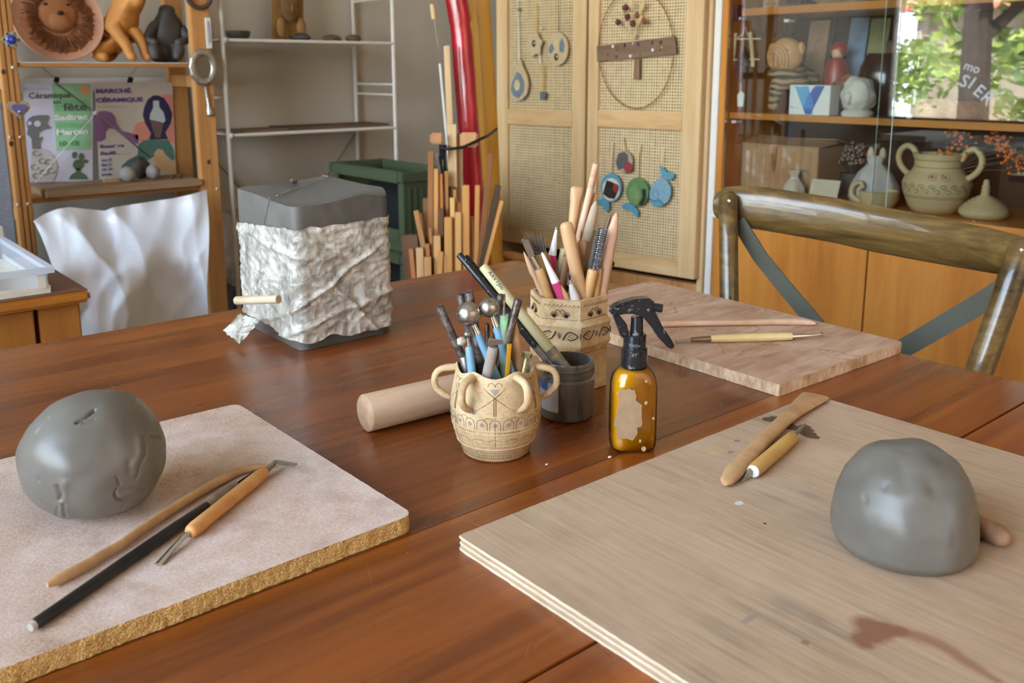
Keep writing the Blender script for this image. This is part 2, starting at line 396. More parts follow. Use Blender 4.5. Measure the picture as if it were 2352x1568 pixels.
# ------------------------------------------------------------------ garden seen in the cabinet glass
def garden():
    rnd = random.Random(3)
    Mg = plain('sunlit_gravel', C(214, 204, 180), .9, .15, 2)
    struct(MB().box((-30, -25, -.4), (WL-.25, 35, -.3)).build('ground', Mg, smooth=0))
    mleaf = Mat('leaf', None, .5); vv = mleaf.co()
    mleaf.set('Base Color', mleaf.ramp(mleaf.noise(vv, 2.5, 2), [(.35, C(74, 96, 44)), (.52, C(136, 156, 72)), (.68, C(196, 206, 122))]))
    mleaf.set('Subsurface Weight', 0)
    mb_ = plain('bark', C(62, 52, 44), .9, .3, 12)
    spots = [(-3.5, 3.55, .8, 'garden tree with a thick dark trunk close outside the window, mirrored in the cabinet glass'),
        (-6.6, 6.5, 1.15, 'leafy light green tree behind the dark trunk, mirrored in the glass'),
        (-10.5, 11.2, 1.6, 'tall spreading tree farthest from the window, mirrored in the glass'), (-7.0, 2.4, .9, 'bushy green tree in front of the stone house, mirrored in the glass')]
    for i, (x, y, s, lab) in enumerate(spots):
        t = thing('tree', (x, y, -.3), lab, 'tree')
        tr = MB(); tr.tube([(x, y, -.3), (x+.06, y, .9), (x-.05, y+.1, 2.2), (x, y, 3.2*s)], [.2*s, .16*s, .13*s, .04], 10)
        for k in range(5):
            a = rnd.uniform(0, 6.28); z = rnd.uniform(1.3, 2.6)
            tr.tube([(x, y, z), (x+.5*math.cos(a), y+.5*math.sin(a), z+.5), (x+1.1*s*math.cos(a), y+1.1*s*math.sin(a), z+.9)], [.06, .04, .02], 6)
        tr.build('trunk', mb_, t)
        lf = MB()
        cl = [(max(-1.1, min(1.1, rnd.gauss(0, .62)))*s, max(-1.1, min(1.1, rnd.gauss(0, .62)))*s, rnd.uniform(.7, 3.6)*s**.5, rnd.uniform(.3, .55)*s) for _ in range(16)]
        for k in range(2600):
            cx_, cy_, cz_, cr_ = rnd.choice(cl); d = V((rnd.gauss(0, 1), rnd.gauss(0, 1), rnd.gauss(0, 1))).normalized()*cr_*rnd.uniform(.5, 1)
            c = V((x+cx_, y+cy_, -.1+cz_))+d; a = V((rnd.gauss(0, 1), rnd.gauss(0, 1), rnd.gauss(0, .6))).normalized(); b = a.orthogonal().normalized(); L = rnd.uniform(.05, .10)
            lf.add([c-a*L, c+b*L*.45, c+a*L, c-b*L*.45], [(0, 1, 2, 3)])
        stuff(lf.build('foliage', mleaf.m, t, smooth=0))
    h = thing('house', (-11.5, 5.4, -.3), 'stone house with a pink tiled roof beyond the garden trees, mirrored in the glass', 'house')
    MB().box((-14, 3.6, -.3), (-9.2, 7.0, 2.0)).build('wall', plain('rubble_stone', C(150, 138, 122), .9, .25, 5), h, smooth=0)
    MB().hexa([(-14.4, 3.3, 2.0), (-8.9, 3.3, 2.0), (-8.9, 7.3, 2.0), (-14.4, 7.3, 2.0), (-11.8, 3.3, 3.2), (-11.6, 3.3, 3.2), (-11.6, 7.3, 3.2), (-11.8, 7.3, 3.2)]).build('roof', plain('clay_roof_tiles', C(206, 140, 116), .8, .2, 8), h, smooth=0)
    rf = MB()
    for k in range(22): yy = 3.35+k*.185; rf.tube([(-8.85, yy, 2.02), (-11.6, yy, 3.24)], .075, 6)
    stuff(rf.build('roof_tile_rows', plain('clay_roof_tile', C(216, 152, 128), .8, .15, 12), h))
    wall = solo('bright_strip_wall', MB().box((-2.9, 1.9, -.3), (-2.6, 6.5, .38)), plain('bright_strip_white', C(240, 234, 218), .9, .05, 3), 'low pale wall added outside the window for the bright strip mirrored in the glass', 'wall', smooth=0, bevel=.02)  # added pale wall, stands in for the bright strip in the reflection
garden()

for ch, u, v, sz, an in (('mo', 2211, 158, .075, .30), ('S', 2200, 194, .105, .45), ('I', 2220, 199, .105, .55), ('E', 2232, 213, .105, .66), ('R', 2249, 227, .105, .72), ("'", 2268, 232, .105, .72)):
    q_ = at(u, v, X=2*(2.35+.012)-(WL-.104)); letters(ch, q_.y, q_.z, sz, an)
# ------------------------------------------------------------------ work table
TZ = .75
tab = thing('work_table', (.49, .68, 0), 'large varnished reddish-brown wooden work table streaked with dry clay dust', 'table')
TX0, TX1, TY0, TY1 = -.16, 1.176, -.06, 1.39
ys = [TY0, .16, .389, .592, .612, .86, 1.16, TY1]
tint = [(1.12, 1.1, 1.02), (1.16, 1.12, 1.0), (1.05, 1.02, .95), (.6, .52, .46), (.78, .70, .62), (.80, .73, .66), (1.06, 1.1, 1.16)]
for k in range(7):
    a, b = ys[k], ys[k+1]; g = .0012 if k in (2,) else .00015; g2 = .0012 if k == 1 else .00015
    o = MB().box((TX0, a+g, TZ-.026), (TX1, b-g2, TZ-(.0 if k != 3 else .0))).build('plank', M_table, tab, smooth=0, bevel=.0006 if k in (1, 2) else .0)
    o.color = tint[k]+(1,)
M_tableleg = wood('table_leg_wood', C(80, 36, 14), C(116, 58, 24), C(140, 76, 34), 2, 40, .4)
for x in (TX0+.05, TX1-.11):
    for y in (TY0+.05, TY1-.11): MB().box((x, y, 0), (x+.06, y+.06, TZ-.1262)).build('leg', M_tableleg, tab, smooth=0, bevel=.004)
ap = MB()
for a, b in (((TX0+.05, TY0+.06), (TX1-.05, TY0+.085)), ((TX0+.05, TY1-.085), (TX1-.05, TY1-.06)), ((TX0+.06, TY0+.05), (TX0+.085, TY1-.05)), ((TX1-.085, TY0+.05), (TX1-.06, TY1-.05))):
    ap.box((*a, TZ-.126), (*b, TZ-.0262))
ap.build('apron', M_tableleg, tab, smooth=0)

# ------------------------------------------------------------------ boards lying on the table
def outline(corners, rad, step, jit, seed):
    rnd = random.Random(seed); pts = []; k = len(corners)
    for i in range(k):
        p, q, r = V((*corners[i-1], 0)), V((*corners[i], 0)), V((*corners[(i+1) % k], 0)); rd = rad[i]
        a = q+(p-q).normalized()*rd; b = q+(r-q).normalized()*rd
        for t in range(6 if rd > .002 else 1):
            t = t/5 if rd > .002 else .5; pts.append(a*(1-t)**2+q*2*t*(1-t)+b*t*t)
        nx = corners[(i+1) % k]; c2 = V((*nx, 0)); e = c2+(q-c2).normalized()*rad[(i+1) % k]
        n = max(1, int((e-b).length/step))
        for j in range(1, n): pts.append(b.lerp(e, j/n))
    res = []
    for i, p in enumerate(pts):
        t = (pts[(i+1) % len(pts)]-pts[i-1]).normalized(); nn = V((t.y, -t.x, 0)); res.append((p, nn))
    return res
def slab(ol, zs, jit, seed, mi_top=0, mi_side=1, topjit=.0):
    rnd = random.Random(seed); mb = MB(); rows = []
    for zi, z in enumerate(zs):
        row = []
        for p, nn in ol:
            d = (fbm((p.x*60, p.y*60, z*60+seed), 1, 3)*.5+rnd.uniform(-1, 1)*.5)*(jit[zi]); row.append(V((p.x, p.y, z))+nn*d)
        rows.append(row)
    K = len(ol); vs = [p for r in rows for p in r]; fs = []
    for i in range(len(rows)-1):
        for j in range(K): k = (j+1) % K; fs.append((i*K+j, i*K+k, (i+1)*K+k, (i+1)*K+j))
    mb.add(vs, fs, mi_side); b = len(rows)-1
    mb.f.append(list(range(b*K, b*K+K))); mb.mi.append(mi_top); mb.f.append(list(range(K))[::-1]); mb.mi.append(mi_side)
    return mb
def pb_top():
    m = Mat('dusty_hardboard_face', None, .9); v = m.co(); n = m.noise(v, 7, 5, .6, .3); f = m.noise(v, 330, 3, .75); p = m.noise(v, 45, 4, .65)
    g = m.math('ADD', m.math('MULTIPLY', n, .45), m.math('ADD', m.math('MULTIPLY', f, .33), m.math('MULTIPLY', p, .22)))
    c = m.ramp(g, [(.36, C(168, 134, 112)), (.47, C(202, 174, 156)), (.56, C(216, 194, 182)), (.68, C(230, 214, 206))])
    c = m.mix(m.mapr(m.noise(v, 13, 4, .6), .56, .72, 0, .55), c, C(150, 112, 84))
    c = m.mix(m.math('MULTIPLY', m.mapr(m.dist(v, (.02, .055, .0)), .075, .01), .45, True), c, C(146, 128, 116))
    m.set('Base Color', c); m.bump(m.math('ADD', f, p), .35, .0014); return m.m
def pb_edge():
    m = Mat('chipboard_edge', None, .85); v = m.co((1, 1, 1.6)); vo = m.n('TexVoronoi', {'Vector': v, 'Scale': 620}); n = m.noise(v, 150, 3)
    c = m.ramp(vo.outputs['Color'], [(.05, C(196, 144, 76)), (.35, C(222, 174, 100)), (.7, C(240, 204, 134)), (.95, C(212, 166, 94))])
    c = m.mix(m.mapr(n, .64, .76, 0, .75), c, C(104, 74, 44)); m.set('Base Color', c); m.bump(vo.outputs['Distance'], .8, .002); return m.m
ZP = TZ+.0155
def q(u, v, Z): p = at(u, v, Z=Z); return (p.x, p.y)
pr, pt = q(950, 1180, ZP), q(545, 926, ZP)
ol = outline([pr, pt, (-.06, pt[1]+.006), (-.06, pr[1]-.004)], [.012, .012, .01, .01], .0022, 0, 1)
mbp = slab(ol, [TZ+.0004, TZ+.004, TZ+.008, TZ+.012, ZP-.0006, ZP], [.0012, .0016, .0018, .0016, .0008, .0004], 4)
solo('particle_board', mbp, [pb_top(), pb_edge()], 'pinkish dusty chipboard square with crumbly golden edges on the left of the table', 'board', smooth=50)

def ply_top():
    m = Mat('plywood_face', None, .72); v = m.co((1, .05, 1)); n = m.noise(v, 230, 4, .6, .2); b = m.noise(m.co((1, .35, 1)), 9, 4, .6); p = m.noise(m.co(), 26, 4, .6)
    g = m.math('ADD', m.math('MULTIPLY', n, .4), m.math('ADD', m.math('MULTIPLY', b, .4), m.math('MULTIPLY', p, .2)))
    c = m.ramp(g, [(.30, C(160, 131, 104)), (.48, C(184, 156, 129)), (.6, C(194, 168, 142)), (.74, C(204, 182, 158))])
    v0 = m.co()
    gs = m.math('MULTIPLY', m.mapr(m.noise(v, 60, 4, .7), .5, .62), m.mapr(m.noise(v0, 7, 3), .5, .66), True)
    c = m.mix(m.math('MULTIPLY', gs, .5), c, C(112, 98, 88))
    def blot(p, r, sx, col, amt, c, rot=0.0):
        vec = m.co((1, 1, 1)); d = m.n('VectorMath', {0: vec, 1: p}, operation='SUBTRACT').outputs[0]
        d = m.n('VectorRotate', {'Vector': d, 'Angle': rot}, rotation_type='Z_AXIS').outputs[0]
        d = m.n('VectorMath', {0: d, 1: (1, sx, 0)}, operation='MULTIPLY').outputs[0]
        L = m.n('VectorMath', {0: d}, operation='LENGTH').outputs['Value']
        L = m.math('ADD', L, m.math('MULTIPLY', m.math('SUBTRACT', m.noise(v0, 60, 4, .7), .5), r*1.1))
        return m.mix(m.mapr(L, r, r*.75, 0, amt), c, col)
    B = PLYBASE
    def loc(u, v_): p = at(u, v_, Z=ZW); return (p.x-B.x, p.y-B.y, ZW-B.z)
    def chain(pts, col, amt, c, soft=.55, dense=True):       # a stain that follows a path: nearest of many discs
        best = None; P2 = []
        for p_, q_ in zip(pts, pts[1:]+pts[-1:]): P2 += [p_] + ([tuple(lerp(x, y, k/3) for x, y in zip(p_, q_)) for k in (1, 2)] if dense else [])
        pts = P2
        for u, v_, r in pts:
            d = m.math('DIVIDE', m.dist(v0, loc(u, v_)), r); best = d if best is None else m.math('MINIMUM', best, d)
        best = m.math('ADD', best, m.math('MULTIPLY', m.math('SUBTRACT', m.noise(m.co((1, .4, 1)), 70, 4, .7), .5), 1.1))
        return m.mix(m.mapr(best, 1.0, soft, 0, amt), c, col)
    c = chain([(1764, 963, .007), (1778, 962, .009), (1794, 966, .010), (1808, 974, .009), (1790, 976, .008), (1836, 984, .008), (1850, 992, .008), (1862, 1000, .008), (1874, 1004, .005), (1848, 980, .007)], C(84, 57, 40), .92, c, .8)
    c = blot(loc(1693, 1012), .004, 1.2, C(120, 112, 106), .8, c); c = blot(loc(1678, 1038), .004, 1.4, C(140, 110, 92), .8, c); c = blot(loc(1745, 1005), .005, 1.4, C(110, 104, 100), .7, c)
    c = blot(loc(1600, 1010), .005, 2, C(206, 176, 90), .6, c); c = blot(loc(1640, 1040), .006, 1.5, C(210, 184, 96), .6, c)
    c = blot(loc(1698, 1155), .005, 1.3, C(226, 218, 208), .9, c); c = blot(loc(1757, 1202), .0016, 1, C(50, 36, 28), 1, c)
    c = blot(loc(1722, 1420), .009, 3, C(150, 132, 124), .7, c); c = blot(loc(1850, 1475), .003, 1, C(130, 96, 76), .7, c)
    # brown burn mark: a patch with a tail
    c = chain([(1994, 1436, .014), (2010, 1448, .016), (1996, 1460, .013), (2026, 1440, .010), (2044, 1446, .009), (2066, 1450, .008), (1976, 1464, .009), (1986, 1476, .008)], C(132, 82, 56), .85, c, .45)
    c = chain([(2050, 1449, .009), (2085, 1455, .0085), (2120, 1464, .0085), (2158, 1480, .008), (2190, 1499, .0075), (2222, 1520, .007), (2256, 1543, .0062), (2290, 1562, .005)], C(146, 98, 72), .72, c, .2)
    m.set('Base Color', c); m.bump(n, .25, .0008); return m.m
ZW = TZ+.013
PLYBASE = V((.645, .21, TZ))
ply = thing('plywood_board', PLYBASE, 'large plywood panel with stains and a brown burn mark at the front right', 'board')
M_ply = [wood('ply_edge_pale', C(188, 168, 138), C(214, 196, 168), C(228, 214, 190), 1, 90, .8, .4, stretch=.3), wood('ply_edge_dark', C(150, 120, 90), C(182, 152, 120), C(200, 172, 142), 1, 90, .8, .4, stretch=.3)]
zz = [0, .0026, .0052, .0078, .0104, .013]
pl, ptt, pr_ = q(1053, 1229, ZW), q(1868, 906, ZW), q(2349, 1049, ZW)
for k in range(5):
    ins = (.0, .0007, .0002, .0009, 0)[k]
    ol = outline([(pl[0]+ins, pl[1]-ins), (pl[0]-.002+ins, -.12), (pr_[0]+.006-ins, -.12), (ptt[0]-ins, ptt[1]-ins)][::-1], [.002, .002, .002, .012][::-1], .004, 0, k)
    mb = slab(ol, [TZ+zz[k]+.0002, TZ+zz[k]+.0013, TZ+zz[k+1]], [.0005, .0006, .0004], 20+k)
    mats = [ply_top() if k == 4 else M_ply[k % 2], M_ply[k % 2]]
    mb.build('ply', mats, ply, smooth=40)

def b3_mat():
    m = Mat('weathered_board_face', None, .8); v = m.co((.16, 1, 1)); n = m.noise(v, 70, 5, .65, .5); b = m.noise(m.co((.5, 1, 1)), 12, 4, .6, .8)
    c = m.ramp(m.math('ADD', m.math('MULTIPLY', n, .45), m.math('MULTIPLY', b, .55)), [(.32, C(160, 118, 90)), (.48, C(188, 150, 124)), (.6, C(204, 172, 148)), (.72, C(214, 190, 172))])
    wv = m.n('TexNoise', {'Vector': m.co((1, 1, 1)), 'Scale': 9, 'Detail': 3, 'Distortion': .8}).outputs[0]
    ln = m.math('ABSOLUTE', m.math('SUBTRACT', wv, .55)); c = m.mix(m.math('MULTIPLY', m.mapr(ln, .012, .0), .55), c, C(112, 76, 50))
    m.set('Base Color', c); m.bump(n, .3, .001); return m.m
def b3_edge():
    m = Mat('weathered_board_end', None, .9); v = m.co((1, 1, .4)); n = m.noise(v, 130, 5, .7); b = m.noise(m.co(), 22, 4, .6)
    c = m.ramp(m.math('ADD', m.math('MULTIPLY', n, .5), m.math('MULTIPLY', b, .5)), [(.34, C(158, 116, 76)), (.48, C(206, 172, 136)), (.62, C(232, 210, 186))]); m.set('Base Color', c); m.bump(n, .7, .002); return m.m
Z3 = TZ+.0155
crk = (1.05, .5775)
cf, cr_, cb = q(1790, 883, Z3), q(2074, 785, Z3), q(1500, 645, Z3)
def l3(t): return (cf[0]+(cr_[0]-cf[0])*t, cf[1]+(cr_[1]-cf[1])*t)
ck = l3(.6)
c3 = [cf, l3(.593), (ck[0], ck[1]+.004), l3(.604), cr_, cb, (cf[0]+.006, cb[1]+.006)]
ol = outline(c3, [.003, .0, .0, .0, .006, .004, .004], .004, 0, 9)
mb3 = slab(ol, [TZ+.0004, TZ+.005, TZ+.010, Z3-.0006, Z3], [.0006, .0009, .0009, .0006, .0002], 31)
b3 = solo('weathered_board', mb3, [b3_mat(), b3_edge()], 'thick worn wooden plank with a split end lying at the far right of the table', 'board', smooth=50)
# ------------------------------------------------------------------ lumps of clay
def creased(d, lines):
    h = 0
    for pts, wd, dep in lines:
        best = 9
        for a, b in zip(pts, pts[1:]):
            ab = b-a; t = max(0, min(1, (d-a).dot(ab)/max(1e-9, ab.length_squared))); best = min(best, (d-(a+ab*t)).length)
        h += dep*math.exp(-(best/wd)**2)
    return h
def ball_dir(u, v, c, r):                # direction on the lump seen at pixel (u, v)
    d = ray(u, v).normalized(); oc = EYE-c; b = oc.dot(d); disc = b*b-(oc.length_squared-r*r)
    p = EYE+d*(-b-math.sqrt(max(0, disc))); return (p-c).normalized()
ct = at(216, 1172, Z=ZP); cb0 = V((ct.x, ct.y, 0)); dirh = V((ct.x, ct.y, 0)).normalized()
RB = .0572; cball = V((ct.x, ct.y, ZP+RB*.86))+dirh*.022
# slide the centre so that its picture falls on (218, 1043)
for _ in range(12):
    p = px(cball); dd = (cball-EYE).dot(fw); cball += HR*((217-p[0])/F*dd)
    cball += HF*((p[1]-1041)/F*dd*1.6)
D = lambda u, v: ball_dir(u, v, cball, RB)
L1 = [([D(176, 962), D(196, 950), D(216, 934)], .020, -.05), ([D(182, 958)], .20, -.055), ([D(178, 962)], .07, -.035), ([D(190, 962), D(216, 956)], .014, -.02), ([D(155, 935), D(165, 925), D(235, 915), D(238, 960), D(215, 980)], .11, .008),
      ([D(137, 1150), D(139, 1135), D(132, 1118)], .035, -.035), ([D(118, 1118)], .17, -.055), ([D(140, 1170), D(150, 1110)], .06, .016), ([D(82, 990), D(112, 952)], .010, -.022), ([D(87, 1095), D(90, 1106)], .014, -.02),
      ([D(333, 1000), D(335, 1040), D(322, 1066), D(314, 1098)], .014, -.026), ([D(318, 1000), D(320, 1040), D(305, 1070)], .05, .016), ([D(296, 1060), D(300, 1085)], .04, -.014),
      ([D(348, 998), D(372, 1000)], .012, -.035), ([D(348, 1060), D(346, 1082), D(354, 1092), D(368, 1086)], .010, -.03), ([D(268, 1096), D(276, 1114)], .010, -.025),
      ([D(268, 1124), D(263, 1136), D(270, 1148), D(284, 1152), D(298, 1146)], .010, -.034), ([D(268, 1126), D(300, 1122), D(345, 1100)], .010, -.016), ([D(278, 1138), D(300, 1134)], .04, .010),
      ([D(280, 1168), D(298, 1148), D(330, 1128)], .010, -.02), ([D(309, 1120), D(330, 1124)], .010, -.016), ([D(146, 1160), D(150, 1190)], .02, -.02), ([D(134, 1165), D(130, 1185)], .02, -.016)]
def clay_ball():
    mb = MB(); zb = (ZP-cball.z)/RB
    def fn(d):
        k = 1+.035*fbm(d, 1.5, 2)+.004*fbm(d, 4, 1)+creased(d, L1)*1.15; return k
    mb.ell(cball, RB, 300, 170, fn)
    for p in mb.v:
        dz = (p.z-cball.z); p.z = cball.z+dz*(.93 if dz > 0 else .97)
        if p.z < ZP+.010: p.z = ZP+.0004+max(0, (p.z-ZP+.012))*.45
    return mb
solo('clay_ball', clay_ball(), M_clay, 'round grey lump of wet clay with thumb dents, on the chipboard square', 'clay', smooth=80)

dc = at(2076, 1312, Z=ZW); dome_c = V((dc.x, dc.y, ZW))+V((dc.x, dc.y, 0)).normalized()*.043
def clay_dome():
    mb = MB(); R = .0536
    for _ in range(10):
        p = px(dome_c+UP*.03); dd = (dome_c-EYE).dot(fw); dome_c.__iadd__(HR*((2079-p[0])/F*dd))
    prof = [(0, .0008), (.9, .0008), (.985, .010), (1.0, .024), (.985, .040), (.935, .056), (.84, .071), (.69, .084), (.49, .0935), (.28, .0985), (.12, .100), (0, .1003)]
    # dense resample
    pr = []
    for (a, b), (c, d) in zip(prof, prof[1:]):
        for t in range(8): pr.append((a+(c-a)*t/8, b+(d-b)*t/8))
    pr.append(prof[-1])
    for _ in range(3): pr = [pr[0]]+[((pr[i-1][0]+pr[i][0]*2+pr[i+1][0])/4, (pr[i-1][1]+pr[i][1]*2+pr[i+1][1])/4) for i in range(1, len(pr)-1)]+[pr[-1]]
    mb.lathe(dome_c, [(r*R, z*.83) for r, z in pr], 140, ax=HR, ay=HT)
    cc = dome_c+UP*.04; dd_ = lambda u, v: ball_dir(u, v, cc, .06)
    nick = [([dd_(2028, 1098), dd_(2016, 1118)], .02, -.012), ([dd_(1964, 1140), dd_(1970, 1155)], .018, -.012), ([dd_(2112, 1142), dd_(2128, 1148)], .014, -.010), ([dd_(2208, 1210), dd_(2206, 1240), dd_(2198, 1265)], .02, -.014), ([dd_(1996, 1200), dd_(1996, 1240)], .015, -.008),
            ([dd_(2110, 1080), dd_(2130, 1130)], .25, .018), ([dd_(2160, 1120), dd_(2170, 1210)], .12, -.012), ([dd_(2060, 1040), dd_(2075, 1100)], .12, -.014)]
    for p in mb.v:
        d = (p-cc); n = d.normalized(); k = smooth(ZW+.0005, ZW+.012, p.z)
        p += n*(.0034*fbm(n+V((3, 1, 2)), 1.3, 2)+creased(n, nick)*.11)*k
    b = ball_dir(2186, 1314, cc, .062); mb.ell(cc+b*.0555, (.004, .003, .004), 10, 8)
    return mb
solo('clay_dome', clay_dome(), M_clay, 'smooth domed lump of grey clay with a flat base, on the plywood panel', 'clay', smooth=80)

# ------------------------------------------------------------------ tools lying on the boards
def lying(u0, v0, u1, v1, z0, z1): return at(u0, v0, Z=z0), at(u1, v1, Z=z1)
def path(p0, p1, ts, bow=0, bdir=UP): return [p0.lerp(p1, t)+V(bdir)*(bow*math.sin(PI*t)) for t in ts]
# left board: long curved boxwood tool, black brush, turned scraper
a, b = lying(113, 1340, 640, 1068, ZP+.0052, ZP+.004)
t = thing('wooden_modelling_tool', (a+b)/2*V((1, 1, 0)) if False else V(((a.x+b.x)/2, (a.y+b.y)/2, ZP)), 'long slim curved boxwood modelling tool on the chipboard, behind the black brush', 'tool')
ctrl = [(113, 1341, .0050, .006), (135, 1330, .0052, .0062), (200, 1296, .0052, .0056), (280, 1250, .0052, .0054), (360, 1192, .0052, .0056), (440, 1140, .0052, .0058), (500, 1106, .005, .007), (545, 1083, .004, .0085), (590, 1071, .003, .0075), (640, 1068, .0012, .002)]
pts = [at(u, v, Z=ZP+h) for u, v, h, w in ctrl]; pts[0] += (pts[0]-pts[1])*.2
MB().tube(pts, [(w*.55, min(h*.9, w)) if i not in (0,) else (w*.3, h*.45) for i, (u, v, h, w) in enumerate(ctrl)], 12, side=V((0.5, -.6, 0))).build('shaft', M_boxwood, t, smooth=60)
a = at(75, 1437, Z=ZP+.0048); b = at(475, 1162, Z=ZP+.0048); c = at(545, 1112, Z=ZP+.004); e = at(590, 1080, Z=ZP+.003)
t = thing('paint_brush', V((a.x, a.y, ZP)), 'black-handled paint brush with a dirty metal ferrule, lying between two wooden tools on the chipboard', 'brush')
MB().tube([a.lerp(b, k) for k in (0, .02, .2, .5, .8, 1)], [.0025, .0042, .0044, .0047, .0047, .0040], 12).build('handle', plain('worn_black_lacquer', C(26, 25, 26), .35, .5, 40), t, smooth=60)
MB().cyl(a+(a-b).normalized()*.002, a+(b-a).normalized()*.001, .0028, .0038).build('handle_tip', plain('bare_grey_wood', C(170, 160, 148), .8), t)
M_ferrule = plain('tarnished_ferrule', C(150, 138, 122), .35, .2, 60, metal=.8)
fe = MB().tube([b, b.lerp(c, .15), b.lerp(c, .3), c], [.0042, .0043, .0040, (.0034, .0016)], 12)
for k in (.06, .14, .22): q_ = b.lerp(c, k); fe.tube([q_, q_+(c-b).normalized()*.0006], [.0046, .0046], 12)
fe.build('ferrule', M_ferrule, t)
br = MB(); rnd = random.Random(5)
for k in range(26):
    o = V((rnd.gauss(0, .0012), rnd.gauss(0, .0012), rnd.gauss(0, .0006))); br.tube([c+o*.8, e+o*.6-(e-c)*rnd.uniform(0, .25)], [.0005, .0002], 4)
stuff(br.build('bristles', plain('dark_bristle', C(40, 30, 24), .6), t))
a, b = lying(435, 1223, 608, 1083, ZP+.0064, ZP+.0064)
t = thing('scraper_tool', V(((a.x+b.x)/2, (a.y+b.y)/2, ZP)), 'turned orange wooden tool with a bent metal blade and a steel rod, on the chipboard', 'tool')
M_orwood = wood('orange_beech', C(176, 112, 54), C(206, 146, 84), C(222, 178, 128), 0, 50, .5, .1, stretch=.4)
MB().tube([a.lerp(b, k) for k in (0, .02, .08, .3, .6, .9, .98, 1)], [.0042, .0056, .0062, .0061, .0062, .0060, .0054, .0042], 16).build('handle', M_orwood, t, smooth=60)
r1 = at(364, 1296, Z=ZP+.0012); r2 = at(428, 1226, Z=ZP+.0058)
MB().tube([a+(b-a)*.01, r2.lerp(r1, .1), r2.lerp(r1, .55), r1], [.0021, .0021, (.0028, .0018), (.0034, .001)], 10, side=UP.cross(r1-r2)).build('steel_rod', M_chrome, t)
s0_ = b+(b-a).normalized()*.0; s1_ = at(624, 1070, Z=ZP+.0075); s2_ = at(632, 1060, Z=ZP+.0082); s3_ = at(678, 1068, Z=ZP+.0086)
M_claymetal = plain('clay_smeared_metal', C(140, 132, 120), .45, .3, 90, metal=.5)
bl = MB().tube([s0_, s1_, s2_], [.0028, .0024, .0022], 8); bl.bar(s2_, s3_, .0068, .0012, V((.4, .5, 0)))
bl.build('bent_blade', M_claymetal, t)
# right board: flat wooden spatula and yellow trimming tool
ctrl = [(1670, 1103, .0052, .0066), (1684, 1085, .0062, .0088), (1712, 1056, .0062, .0088), (1745, 1020, .0062, .0080), (1780, 985, .006, .0078), (1805, 962, .0055, .0080), (1825, 945, .005, .0098), (1848, 927, .0042, .0128), (1868, 913, .003, .0155), (1874, 907, .0018, .0150)]
pts = [at(u, v, Z=ZW+h+.0003) for u, v, h, w in ctrl]
o0 = V((pts[4].x, pts[4].y, ZW))
t = thing('wooden_spatula', o0, 'flat boxwood spatula with a flared blade and dusty rounded end, on the plywood panel', 'tool')
MB().tube([pts[0]+(pts[0]-pts[1])*.35]+pts, [(.003, .0025)]+[(w, h*.92) for u, v, h, w in ctrl], 14, side=V((.6, -.75, 0))).build('shaft', M_boxwood, t, smooth=60)
a, b = lying(1730, 1082, 1824, 1001, ZW+.0070, ZW+.0070)
t = thing('trimming_tool', V(((a.x+b.x)/2, (a.y+b.y)/2, ZW)), 'short yellow wooden tool with a loop wire and a grey blade, beside the flat spatula', 'tool')
M_yelwood = wood('yellow_varnished_wood', C(182, 134, 62), C(208, 164, 92), C(222, 186, 122), 0, 40, .5, .1, stretch=.4)
MB().tube([a.lerp(b, k) for k in (0, .03, .3, .8, .95, 1)], [.0060, .0066, .0068, .0066, .0060, .0036], 16).build('handle', M_yelwood, t, smooth=60)
MB().cyl(a-(b-a).normalized()*.0006, a, .0056, .0060, 16).build('handle_end', plain('dusty_end_grain', C(214, 204, 196), .9), t)
bl = MB(); q0 = a-(b-a).normalized()*.0008; q1 = at(1703, 1108, Z=ZW+.0012)
bl.prism([q0+UP*.003-HR*.004, q0-UP*.003+HR*.005, q0-UP*.0045, q1], V((.0006, .0004, .0004))); bl.build('blade', M_claymetal, t)
w0 = b; w1 = at(1838, 985, Z=ZW+.006); w2 = at(1850, 974, Z=ZW+.005)
MB().tube([w0, w1, w2], [.0022, .0018, .0012], 8).build('loop_wire', M_claymetal, t)
# tool whose rounded end shows behind the dome
a = at(2316, 1240, Z=ZW+.0085); b = at(2230, 1196, Z=ZW+.0085); b = b+(b-a)*.55
ax = (a-b).normalized()
t = solo('wooden_tool_end', MB().tube([b, b+(a-b)*.5, a-ax*.006, a-ax*.002, a+ax*.0015], [.0075, .0084, .0084, .0068, .003], 16), plain('reddish_worn_handle', C(166, 122, 94), .55, .5, 45), 'rounded end of a stained wooden handle sticking out behind the clay dome', 'tool', smooth=70)
# far right board: pale stick tool and ribbon tool
ctrl = [(1520, 745, .0045), (1560, 743, .0045), (1620, 742, .0042), (1700, 741, .0042), (1780, 739, .0048), (1830, 739, .0052), (1860, 741, .0042), (1874, 743, .0018)]
pts = [at(u, v, Z=Z3+.0048) for u, v, r in ctrl]
t = solo('pale_modelling_stick', MB().tube(pts, [(r, r*.9) for u, v, r in ctrl], 12), M_pinkwood, 'long slim pale modelling stick with a pointed end, lying across the far weathered plank', 'tool', smooth=60)
a, b = lying(1632, 778, 1818, 772, Z3+.0060, Z3+.0060)
t = thing('ribbon_tool', V(((a.x+b.x)/2, (a.y+b.y)/2, Z3)), 'double-ended ribbon tool with a cream varnished handle and bright metal ends, on the weathered plank', 'tool')
MB().tube([a.lerp(b, k) for k in (0, .1, .4, .6, .9, 1)], [.0046, .0054, .0060, .0060, .0056, .0050], 16).build('handle', wood('cream_varnish', C(196, 164, 100), C(224, 198, 140), C(236, 216, 168), 0, 40, .3, .05, .4, .3), t, smooth=60)
